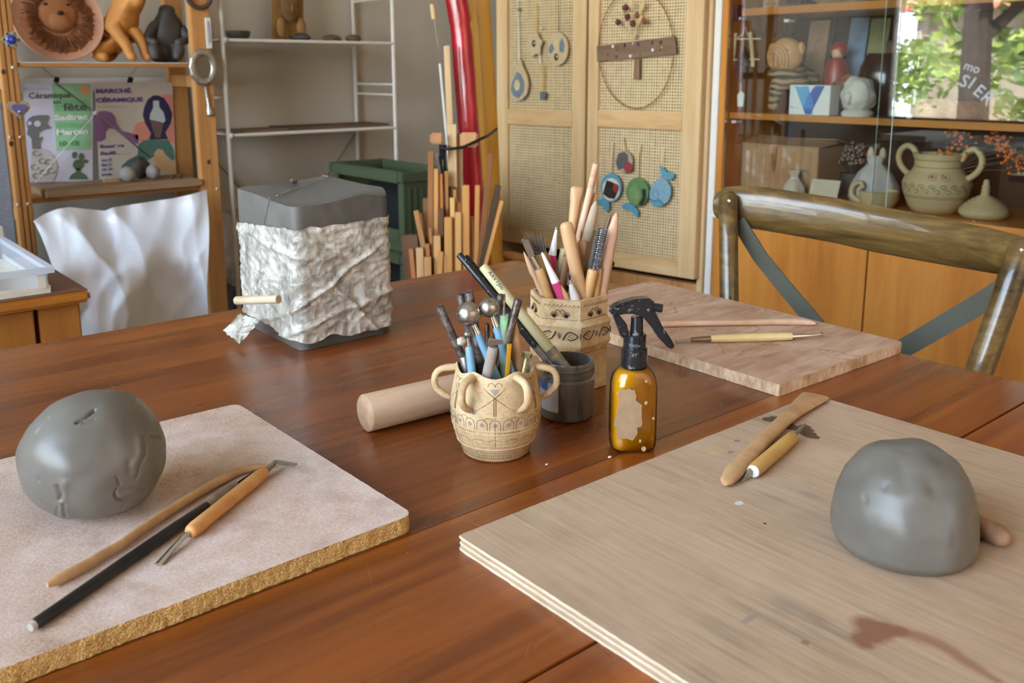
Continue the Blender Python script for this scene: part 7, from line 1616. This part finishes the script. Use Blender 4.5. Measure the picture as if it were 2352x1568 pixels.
for k in range(2): MB().tube([hc_+UP*(-.044-.010*k)+CN*(.040*math.cos(a))+CE*(.050*math.sin(a)) for a in [PI*q/12-PI/2 for q in range(13)]], .006, 8).build('neck_fold', M_ds, dog2)
dz_ = z+.0008-min(v.co.z for ch in dog2.children for v in ch.data.vertices)-BASE[dog2.name].z
for ch in dog2.children:
    for v in ch.data.vertices: v.co.z += dz_
zmin_ = min(v.co.z for v in bpy.data.objects['body'].data.vertices) if False else 0
# white box with a blue V
X_ = XC+.055; a, b = at(1811, 262, X=X_), at(1904, 262, X=X_); ht_ = at(1811, 195, X=X_).z-z
t = thing('card_box', V((X_, (a.y+b.y)/2, z)), 'small white cardboard box printed with a light and dark blue V on the middle shelf', 'box')
MB().box((X_, b.y, z+.0004), (X_+.05, a.y, z+ht_)).build('carton', M_white, t, smooth=0, bevel=.001)
BXp = lambda fx, fz, l=0: V((X_-.0005-.0003*l, a.y+(b.y-a.y)*fx, z+ht_*fz))
def bprint(name, pts, mat, l): MB().prism([BXp(x, y, l) for x, y in pts], V((-.0002, 0, 0))).build(name, mat, t, smooth=0)
bprint('print_shape', [(.12, .98), (.24, .94), (.33, .96), (.46, .98), (.62, .30), (.60, .02), (.42, .02)], ink('light_blue', 92, 166, 208), 0)
bprint('print_shape', [(.58, .90), (.65, .98), (.86, .98), (.55, .02), (.42, .02), (.38, .2), (.46, .55)], ink('royal_blue', 44, 84, 164), 1)
bprint('print_shape', [(.50, .76), (.57, .6), (.62, .30), (.57, .20), (.36, .20), (.42, .5)], ink('mid_blue', 62, 132, 196), 2)
bprint('print_dot', [(.06, .22), (.10, .22), (.10, .27), (.06, .27)], ink('small_blue', 60, 130, 190), 2)
text('print_text', 'france', ink('grey_label', 130, 150, 170), t, BXp(.12, .22, 2), CE, UP, .006, ext=0)
# white stone head
M_stone = plain('chalky_stone', C(206, 200, 184), .7, .08, 20, .3, 60)
p = on(1966, XI-.05, z); 
t = thing('stone_head', p, 'white carved stone head leaning beside the blue V box', 'sculpture')
MB().ell(p+UP*.060, (.045, .050, .052), 44, 30, lambda d: 1+.13*fbm(d+V((4, 2, 1)), 1.8, 3), ax=CN, ay=CE, az=UP).build('head', M_stone, t); MB().ell(p+UP*.052+CN*.044+CE*-.004, (.012, .010, .018), 16, 12, ax=CN, ay=CE, az=UP).build('nose', M_stone, t); MB().lathe(p, [(0, 0), (.042, 0), (.044, .010), (.036, .018), (0, .02)], 28).build('base', M_stone, t)
# brown fired mound and dark bowl behind
p = on(1938, XI+.06, z); solo('brown_mound', MB().ell(p+UP*.062, (.04, .048, .052), 30, 20, lambda d: 1+.2*fbm(d, 2)), plain('rust_clay', C(126, 78, 38), .8, .2, 20), 'rust-brown rough clay mound behind the white stone head', 'sculpture')
p = on(2026, XI+.07, z); solo('dark_vase', MB().lathe(p, [(0, 0), (.04, 0), (.068, .04), (.080, .09), (.074, .135), (.06, .165), (.055, .175), (.048, .17), (.05, .16), (0, .15)], 36), plain('aubergine_glaze', C(58, 38, 36), .2, .3, 12, coat=.8), 'big dark glossy vase at the back of the middle shelf', 'vase')
# red kimono figure, pictures and boards behind
p = on(1912, XI+.10, z+.082); 
ped = on(1912, XI+.10, z); solo('small_pedestal', MB().box((ped.x-.03, ped.y-.03, z+.0004), (ped.x+.03, ped.y+.03, z+.0815)), M_darkback, 'small dark pedestal under the red figure', 'pedestal', smooth=0)
t = thing('red_figure', p, 'small red robed figurine at the back of the middle shelf', 'figurine'); M_red = plain('red_glaze', C(150, 36, 28), .35, .2, 30)
MB().lathe(p, [(0, 0), (.035, 0), (.036, .03), (.030, .06), (.026, .075), (.012, .085), (0, .086)], 28).build('robe', M_red, t); MB().ell(p+UP*.098, (.018, .018, .021), 18, 14).build('face', plain('ivory_face', C(214, 176, 136), .5), t); MB().ell(p+UP*.106+V((.006, 0, 0)), (.022, .026, .024), 18, 14).build('hood', M_red, t)
def card(name, u0, u1, v0, v1, X, col, lab, tilt_=.15, cat='picture', zb=None):
    a, b = at(u0, v1, X=X), at(u1, v1, X=X); zb = z if zb is None else zb; h_ = at((u0+u1)/2, v0, X=X).z-zb
    return solo(name, MB().obox(V((X+.03, (a.y+b.y)/2, zb+h_/2+.0006)), CE, V((1, 0, -tilt_)).normalized(), V((tilt_, 0, 1)).normalized(), (b-a).length, .006, h_*.99), plain(name+lab[:6], C(*col), .7, .2, 30), lab, cat, smooth=0)
card('leaning_picture', 1834, 1878, 45, 200, XI+.13, (176, 140, 112), 'tall pinkish card leaning at the back left of the middle shelf')
card('leaning_picture', 1858, 1890, 42, 200, XI+.15, (64, 66, 70), 'dark framed picture leaning behind the red figure')
card('leaning_picture', 1926, 1968, 38, 200, XI+.15, (120, 138, 160), 'blue-white print leaning right of the red figure')
card('leaning_picture', 1972, 2016, 40, 200, XI+.145, (136, 132, 92), 'olive and orange print leaning at the back of the middle shelf')
card('purple_carton', 2040, 2118, 22, 92, XI+.15, (124, 78, 104), 'plum-coloured carton lettered soir standing on the tall dark box', .0, 'carton', zb=at(2080, 92, X=XI+.15).z)
p_ = at(2049, 50, X=XI+.12); 
pc_ = bpy.data.objects['purple_carton']; text('lettering', 'soir', plain('dark_plum_ink', C(54, 34, 48), .7), pc_, V((XI+.15+.026, at(2052, 52, X=XI+.176).y, at(2052, 52, X=XI+.176).z)), CE, UP, .042, ext=.0008, bold=.02)
MB().box((XI+.1762, at(2116, 80, X=XI+.176).y, at(2080, 90, X=XI+.176).z), (XI+.1768, at(2064, 80, X=XI+.176).y, at(2080, 72, X=XI+.176).z)).build('white_band', M_white, pc_, smooth=0)
q0, q1 = at(2036, 92, X=XI+.165), at(2122, 92, X=XI+.165); solo('tall_dark_box', MB().box((XI+.165, q1.y, z+.0004), (XI+.205, q0.y, at(2080, 92, X=XI+.15).z-.0004)), plain('brown_board', C(104, 80, 58), .8), 'tall brown box at the back carrying the plum carton', 'box', smooth=0)
a, b = at(1925, 190, X=XI+.02), at(2012, 95, X=XI+.05)
# basket like pieces and bottle
p = on(2098, XI-.02, z); solo('glass_bottle', MB().lathe(p, [(0, 0), (.028, 0), (.030, .008), (.030, .07), (.022, .10), (.010, .125), (.010, .155), (.012, .157), (.012, .165), (0, .166)], 28), thin_glass('smoky_glass', (.55, .52, .48, 1), 1.5), 'smoky glass bottle on the middle shelf', 'bottle')
p = on(2062, XI-.05, z); t = thing('small_glass_block', p, 'small dark glass block beside the white stone head', 'block'); MB().box((p.x-.02, p.y-.022, z+.0004), (p.x+.02, p.y+.022, z+.024)).build('block', plain('dark_glass', C(40, 46, 50), .1), t, smooth=0, bevel=.003)
p = on(2086, XI-.09, z); solo('white_pebble', MB().ell(p+UP*.007, (.008, .010, .007), 12, 8), M_white, 'tiny white pebble at the shelf front by the glass block', 'pebble')
M_wick = plain('wicker_brown', C(132, 86, 46), .8, .3, 60, .5, 60)
for k, (u, r, h_, X2, lab) in enumerate(((2140, .045, .05, XI-.02, 'coiled brown wicker basket in the middle of the cabinet shelf'), (2215, .05, .045, XI+.0, 'low brown wicker basket behind the reflected garden'), (2296, .05, .06, XI+.0, 'round wicker pot at the right of the middle shelf'))):
    p = on(u, X2, z); mb = MB(); prof = [(0, 0), (r*.7, 0)]
    for q in range(7): prof += [(r*(.8+.2*math.sin(PI*q/6))+.002*(q % 2), h_*q/6+.002)]
    mb.lathe(p, prof+[(r*.7, h_), (r*.72, h_*.3), (0, h_*.25)], 32); solo('wicker_basket', mb, M_wick, lab, 'basket', smooth=30)
# hooks under the top shelf
for k, u in enumerate((1712, 1736, 1758, 1782, 1806, 1828)):
    p = at(u, 40, X=XC+.10); p.z = zT0-.0004
    mb = MB().tube([p, p-UP*.030, p-UP*.052, p-UP*.060+CN*.006, p-UP*.056+CN*.013, p-UP*.048+CN*.015], .0028, 8); mb.cyl(p-UP*.003, p, .006)
    solo('black_hook', mb, M_blackmat, ['leftmost black hook under the top cabinet shelf', 'second black hook from the left under the top cabinet shelf', 'third black hook from the left under the top cabinet shelf', 'fourth black hook from the left under the top cabinet shelf', 'fifth black hook from the left under the top cabinet shelf', 'rightmost black hook under the top cabinet shelf'][k], 'hook', 'black hooks under the top shelf')
# twig frame charm with figure and tag
XH = XC+.04; HPp = lambda u, v: at(u, v, X=XH)
t = thing('twig_frame', HPp(1708, 115), 'square frame of pale twigs tied with string, hanging from a black hook', 'ornament'); M_twig = plain('pale_twig', C(206, 184, 132), .7, .1, 60)
for a, b, r in (((1690, 76), (1682, 154), .0062), ((1724, 74), (1730, 153), .0062)): MB().cyl(HPp(*a), HPp(*b), r, n=10).build('twig', M_twig, t)
for a, b, r in (((1668, 90), (1750, 89), .0026), ((1671, 138), (1747, 136), .0026)): MB().cyl(HPp(*a)+CN*.004, HPp(*b)+CN*.004, r, n=8).build('thin_twig', M_twig, t)
MB().tube([HPp(1694, 86), HPp(1706, 78), HPp(1712, 60), HPp(1716, 78), HPp(1722, 86)], .0012, 6).build('string', M_white, t)
t = thing('hanging_figure', HPp(1706, 150), 'dark grey hanging fabric figure with a small white price tag below the twig frame', 'ornament'); M_dkf = plain('dark_felt', C(66, 60, 56), .9, .2, 60)
HF_ = lambda u, v: at(u, v, X=XH-.008)
skinpart('body', [(HF_(1706, 104), .010), (HF_(1704, 120), .012), (HF_(1706, 140), .020), (HF_(1706, 156), .022), (HF_(1704, 172), .010), (HF_(1702, 190), .008), (HF_(1690, 160), .010), (HF_(1722, 150), .010)], [(0, 1), (1, 2), (2, 3), (3, 4), (4, 5), (3, 6), (2, 7)], M_dkf, t)
MB().tube([HF_(1702, 192), HF_(1701, 208)], .001, 5).build('thread', M_white, t); MB().prism([HF_(1702, 208), HF_(1710, 216), HF_(1707, 245), HF_(1694, 244), HF_(1694, 218)], V((-.001, 0, 0))).build('price_tag', M_white, t, smooth=0)
# ---- top shelf
z = zT1
for k, (u, w_, h_, col, lab) in enumerate(((1768, .055, .06, (176, 142, 96), 'small pale box with blue flowers on the top cabinet shelf'), (1812, .03, .07, (60, 52, 46), 'dark pot next to the pale box on the top shelf'), (1850, .035, .05, (40, 48, 60), 'blue-black pot on the top cabinet shelf'), (1893, .06, .04, (170, 150, 108), 'sand-coloured dish on the top cabinet shelf'), (1950, .06, .05, (150, 138, 104), 'greenish-grey dish at the right of the sand-coloured one'))):
    p = on(u, XI-.03, z)
    if k == 0: o = solo('flowered_box', MB().box((p.x-.03, p.y-w_/2, z+.0004), (p.x+.03, p.y+w_/2, z+h_)), plain('top%d' % k, C(*col), .7), lab, 'box', smooth=0, bevel=.002); [MB().ell(V((p.x-.0302, p.y+dy, z+.012)), (.0006, .006, .005), 8, 6).build('blue_flower', ink('flower_blue%d' % i, 104, 112, 150), o) for i, dy in enumerate((-.014, .012))]
    else: solo('small_pot' if k < 3 else 'shallow_dish', MB().lathe(p, [(0, 0), (w_*.6, 0), (w_, h_*.5), (w_*.9, h_), (w_*.8, h_*.95), (w_*.8, h_*.4), (0, h_*.3)], 24), plain('top%d' % k, C(*col), .5), lab, 'pot' if k < 3 else 'dish')
# ---- lower compartment
z = zFl
X_ = XC+.10; a, b = at(1704, 350, X=X_), at(1880, 350, X=X_); zt = at(1790, 335, X=X_).z; h_ = zt-z
t = thing('cardboard_box', V((X_+.1, (a.y+b.y)/2, z)), 'brown cardboard box with loosely folded flaps in the lower cabinet compartment', 'box')
M_kraft = plain('kraft_cardboard', C(178, 136, 94), .8, .06, 10)
MB().box((X_, b.y, z+.0004), (X_+.20, a.y, zt)).build('carton', M_kraft, t, smooth=0, bevel=.0015)
MB().prism([V((X_, a.y, zt)), V((X_, b.y, zt)), V((X_+.09, b.y-.01, zt+.012)), V((X_+.09, a.y, zt+.022))], UP*.003).build('flap', M_kraft, t, smooth=0); MB().prism([V((X_+.20, a.y, zt)), V((X_+.20, b.y, zt)), V((X_+.10, b.y, zt+.020)), V((X_+.10, a.y, zt+.014))], UP*.003).build('flap', M_kraft, t, smooth=0)
MB().prism([V((X_-.0004, lerp(a.y, b.y, f), lerp(z, zt, g))) for f, g in ((.42, .98), (.48, .98), (.47, .5), (.44, .42), (.41, .6))], V((-.0004, 0, 0))).build('tape_scrap', plain('brown_tape', C(140, 96, 48), .3), t, smooth=0)
text('faded_print', 'CHINE', plain('faded_red_ink', C(176, 122, 92), .8), t, V((X_-.0006, lerp(a.y, b.y, .30), lerp(z, zt, .28))), CE, UP, .04, ext=.0002, bold=.02)
M_cot = plain('unbleached_cotton', C(206, 188, 162), .9, .06, 40, .3, 90)
p = on(1832, XC+.06, z); t = thing('drawstring_pouch', p, 'small cotton drawstring pouch in front of the cardboard box', 'pouch')
MB().lathe(p, [(0, 0), (.026, .001), (.032, .012), (.030, .035), (.018, .055), (.011, .062), (.016, .075), (.022, .086), (.0, .084)], 32, fn=lambda a, zz: 1+.10*math.sin(5*a+zz*60)).build('pouch', M_cot, t); MB().tube(circ(p+UP*.062, CE, CN, .0125, .0125, 16), .002, 6, closed=True).build('drawstring', M_white, t)
p = on(1902, XC+.05, z); hb_ = at(1900, 414, X=XC+.05).z-z; solo('white_card', MB().obox(p+UP*(hb_*.5+.001), V((.15, -1, .0)).normalized(), V((1, .15, -.3)).normalized(), V((.3, 0, 1)).normalized(), .085, .003, hb_), M_cot, 'small white card leaning between the pouch and the bowl', 'card', smooth=0)
p = on(1968, XC+.25, z); t = thing('dried_flower_pot', p, 'bunch of dusty pinkish dried flowers in a dark pot', 'plant')
MB().lathe(p, [(0, 0), (.03, 0), (.04, .04), (.042, .07), (.036, .07), (0, .06)], 24).build('pot', M_dkclay, t)
fl = MB(); sk = MB(); rnd = random.Random(21)
for k in range(150):
    d = V((rnd.gauss(0, 1), rnd.gauss(0, 1), abs(rnd.gauss(.5, .7)))).normalized(); c_ = p+UP*.10+V((d.x*.05, d.y*.062, d.z*.062))*rnd.uniform(.7, 1.05); fl.ell(c_, rnd.uniform(.003, .0062), 6, 4, lambda q: 1+.4*fbm(q, 3)); sk.tube([p+UP*.06, c_], .0007, 3, cap=False)
stuff(fl.build('dried_flowers', plain('dusty_pink', C(150, 124, 110), .9, .3, 90), t, smooth=0)); stuff(sk.build('stalks', plain('stalk_brown', C(86, 70, 52), .9), t, smooth=0))
p = on(2018, XC+.165, z); t = thing('tied_sack', p, 'large white cloth sack with a gathered top, left of the big two-handled jar', 'sack')
MB().lathe(p, [(0, 0), (.060, .001), (.070, .015), (.066, .05), (.050, .085), (.030, .105), (.022, .112), (.026, .128), (.020, .135), (0, .13)], 40, fn=lambda a, zz: 1+.07*math.sin(4*a+zz*30)+.03*math.sin(9*a)).build('sack', plain('white_cloth', C(196, 188, 180), .9, .08, 30, .3, 60), t)
for sg in (-1, 1): MB().ell(p+UP*.140+CE*(sg*.018), (.008, .010, .020), 12, 8).build('tuft', M_cot, t)
p = on(2030, XC+.082, z); t = thing('handled_bowl', p, 'cream clay bowl with a curled handle behind the chair rail', 'bowl'); M_buff = plain('buff_clay', C(196, 172, 126), .6, .06, 14)
MB().lathe(p, [(0, 0), (.04, 0), (.052, .02), (.054, .045), (.050, .047), (.048, .02), (0, .01)], 36).build('bowl', M_buff, t); MB().tube([p+CE*-.05+UP*.012]+[p+CE*(-.055-.03*math.sin(q))+UP*(.038+.026*-math.cos(q)) for q in [PI*k/8 for k in range(9)]]+[p+CE*-.048+UP*.05], .007, 10).build('handle', M_buff, t)
# two handled jar with berries
p = on(2163, XC+.12, z); sA = (at(2240, 440, X=XC+.12)-at(2090, 440, X=XC+.12)).length/2
amph = thing('two_handled_jar', p, 'large buff two-handled jar with a stamped scroll band, holding orange berries', 'jar')
hA = at(2163, 353, X=XC+.12).z-z; k_ = hA
pr = [(0, 0), (sA*.66, 0), (sA*.80, .12*k_), (sA*.97, .36*k_), (sA*1.0, .50*k_), (sA*.94, .60*k_), (sA*.76, .70*k_), (sA*.68, .80*k_), (sA*.70, .92*k_), (sA*.74, .98*k_), (sA*.74, 1.0*k_), (sA*.68, .99*k_), (sA*.62, .82*k_), (0, .6*k_)]
MB().lathe(p, pr, 48, ax=CE, ay=CN).build('body', M_buff, amph, smooth=60)
SA = lambda th, zf, off=.0004: p+CE*((interp([(z_, r_) for r_, z_ in pr[1:11]], zf*k_)+off)*math.cos(math.radians(th)))+CN*((interp([(z_, r_) for r_, z_ in pr[1:11]], zf*k_)+off)*math.sin(math.radians(th)))+UP*zf*k_
sc_ = MB()
for k in range(20):
    th = k*18; sc_.tube([SA(th+6*math.cos(q)*(1-q/9), .47+.05*math.sin(q)*(1-q/9)) for q in [j_*.6 for j_ in range(13)]], .0010, 4); sc_.tube([SA(th+5*math.cos(q)-8, .40+.03*math.sin(q)) for q in [j_*.7 for j_ in range(8)]], .0009, 4)
stuff(sc_.build('scroll_band', plain('grey_brown_scroll', C(122, 100, 76), .8), amph, smooth=0))
for zf in (.30, .27, .78, .90): MB().tube([SA(k*360/48, zf, .0) for k in range(48)], .0011, 5, closed=True).build('groove_ring', plain('groove_tone', C(140, 116, 84), .8), amph)
for th, c in ((75, (176, 90, 60)), (52, (150, 110, 100))):
    MB().tube([SA(th+7*math.cos(q), .64+.05*math.sin(q), .001) for q in [2*PI*j_/16 for j_ in range(16)]], .0018, 6, closed=True).build('medallion_ring', M_buff, amph); MB().ell(SA(th, .64, .0), (.004, .005, .005), 10, 8).build('medallion', plain('medallion_%d' % th, C(*c), .5), amph)
for sg in (-1, 1):
    MB().tube(spline([p+CE*(sg*sA*r_)+UP*(k_*z_) for r_, z_ in ((.68, .90), (.80, 1.04), (1.02, 1.10), (1.22, 1.02), (1.28, .88), (1.18, .74), (1.0, .64), (.88, .60))]), .0085, 12).build('handle', M_buff, amph, smooth=60)
t = thing('berry_stems', p+UP*(.62*k_), 'spray of orange berries standing in the two-handled jar', 'berries'); M_ber = plain('orange_berry', C(224, 112, 18), .35, .12, 60); M_stem = plain('berry_stem', C(90, 84, 60), .8)
sk = MB(); cl = [(2182, 300, 9), (2196, 318, 12), (2212, 330, 12), (2206, 345, 10), (2170, 350, 8), (2286, 318, 14), (2300, 336, 14), (2316, 356, 14), (2330, 372, 14), (2336, 390, 10), (2276, 330, 9), (2320, 340, 10), (2344, 365, 10), (2300, 322, 10)]
n_b = 0
for (u, v, n) in cl:
    cc = at(u, v, X=XC+.11+.0*n); sk.tube([p+UP*(.62*k_), p.lerp(cc, .5)+UP*.10*k_+UP*.04, cc], .0009, 4)
    for k in range(n): c_ = cc+V((rnd.gauss(0, .010), rnd.gauss(0, .014), max(-.03, min(.018, rnd.gauss(0, .011))))); MB().ell(c_, rnd.uniform(.0028, .0046), 7, 5).build('berry', M_ber, t); sk.tube([cc, c_], .0006, 3, cap=False)
stuff(sk.build('twigs', M_stem, t, smooth=0))
# ringed bottle shaped pot at the right
p = on(2278, XC+.105, z); t = thing('ringed_spire_pot', p, 'ringed cream clay pot with a tall pointed neck, right of the two-handled jar', 'pot')
hs = at(2278, 412, X=XC+.105).z-z; rS = (at(2334, 490, X=XC+.105)-at(2222, 490, X=XC+.105)).length/2
pr = [(0, 0), (rS*.8, 0), (rS, .12*hs), (rS*.97, .22*hs), (rS*.8, .34*hs), (rS*.55, .46*hs), (rS*.30, .54*hs), (rS*.16, .60*hs), (rS*.15, .80*hs), (rS*.10, .97*hs), (0, hs)]
MB().lathe(p, pr, 40).build('body', M_buff, t, smooth=60)
for zf in (.24, .30, .36, .42, .48, .53, .62, .70, .80): r = interp([(z_, r_) for r_, z_ in pr[1:]], zf*hs); MB().tube(circ(p+UP*(zf*hs), CE, CN, r, r, 28), .0022, 6, closed=True).build('ring', M_buff, t)

# ------------------------------------------------------------------ cross-back chair
chair = thing('cross_back_chair', V((1.42, .74, 0)), 'olive-brown wooden chair with curved top rail and grey metal cross bands behind the table', 'chair')
Lt, Lb = at(1672, 452, X=1.335), at(1675, 690, X=1.285); Rt, Rb = at(2352, 562, X=1.335), at(2246, 862, X=1.285)
def post(a, b, r, rnd_top=True):
    d = (a-b).normalized(); low = b+(b-a)*((b.z-.45)/(a.z-b.z)); ft = V((low.x+.05, low.y, .0)); pts = [a+d*r*.55, a+d*r*.3, a, a.lerp(b, .4), b, low, lerp(low, ft, .5)+V((.01, 0, 0)), ft]
    return MB().tube(pts, [r*.45, r*.8, r, r, r, r, r*.92, r*.8], 18)
post(Lt, Lb, .0165).build('back_post', M_oliveoak, chair, smooth=60); post(Rt, Rb, .0185).build('back_post', M_oliveoak, chair, smooth=60)
M_scr = M_chrome
s_ = at(1674, 462, X=Lt.x-.0155); MB().ell(s_, (.003, .0048, .0048), 14, 10).build('screw', M_scr, chair)
s_ = at(2346, 575, X=Rt.x-.017); MB().ell(s_, (.003, .0048, .0048), 14, 10).build('screw', M_scr, chair)
# top rail: bent board behind the posts
rows = []; NR = 48; tu = [(1650, 440), (1668, 428), (1700, 426), (1760, 430), (1830, 440), (1920, 454), (2000, 470), (2100, 489), (2200, 508), (2290, 527), (2420, 560)]; tl = [(1650, 500), (1668, 515), (1700, 521), (1760, 530), (1830, 542), (1920, 558), (2000, 577), (2100, 596), (2200, 614), (2290, 629), (2420, 650)]
for i in range(NR):
    f = i/(NR-1); u = lerp(1650, 2415, f); X = 1.355+.055*math.sin(PI*min(1, max(0, (f-.02)/.96)))
    a, b = at(u, interp(tu, u), X=X), at(u, interp(tl, u), X=X); c_ = (a+b)/2; hh = (a-b).length/2; ux = (a-b).normalized(); row = []
    for k in range(18): th = 2*PI*k/18; c, s = math.cos(th), math.sin(th); row.append(c_+ux*(hh*math.copysign(abs(s)**.9, s))+V((1, 0, 0))*(.0165*c))
    rows.append(row)
rl = MB().grid(rows, wrap=True); K = 18; b0 = 0; rl.f.append(list(range(K))); rl.mi.append(0); rl.f.append(list(range((NR-1)*K, NR*K))[::-1]); rl.mi.append(0)
rl.build('top_rail', M_oliveoak, chair, smooth=60)
M_band = plain('grey_green_metal_band', C(104, 104, 92), .42, .08, 12, metal=.3)
def band(pts, w_, nm='cross_band'):
    rows = []
    for (u, v, X) in pts: rows.append(at(u, v, X=X))
    mb = MB(); gr = []
    for i, p in enumerate(rows):
        t_ = (rows[min(i+1, len(rows)-1)]-rows[max(i-1, 0)]).normalized(); sdv = t_.cross(V((-1, 0, 0))).normalized(); gr.append([p-sdv*w_/2, p-sdv*w_*.3, p, p+sdv*w_*.3, p+sdv*w_/2])
    mb.grid(gr, .003, V((1, 0, 0))).build(nm, M_band, chair, smooth=40)
low = lambda: 0
band([(1694, 508, 1.345), (1745, 590, 1.36), (1800, 658, 1.37), (1868, 738, 1.375), (1960, 850, 1.375), (2080, 985, 1.36)], .030)
band([(2318, 652, 1.335), (2262, 690, 1.345), (2180, 738, 1.36), (2100, 785, 1.37), (1990, 850, 1.378), (1800, 960, 1.37)], .030)
# seat, legs and stretchers below the table top
yc = (Lb.y+Rb.y)/2; hw = (Lb.y-Rb.y)/2-.01
MB().lathe(V((1.50, yc, .43)), [(0, 0), (.19, 0), (.205, .012), (.205, .028), (.19, .036), (0, .034)], 40).build('seat', M_oliveoak, chair, smooth=40)
for y in (yc-.14, yc+.14): MB().tube([V((1.63, y, .43)), V((1.66, y*1.0, 0))], [.016, .013], 12).build('front_leg', M_oliveoak, chair)
for y in (yc-.13, yc+.13): MB().tube([V((1.34, y*1.02, .22)), V((1.645, y, .22))], .009, 10).build('stretcher', M_oliveoak, chair)
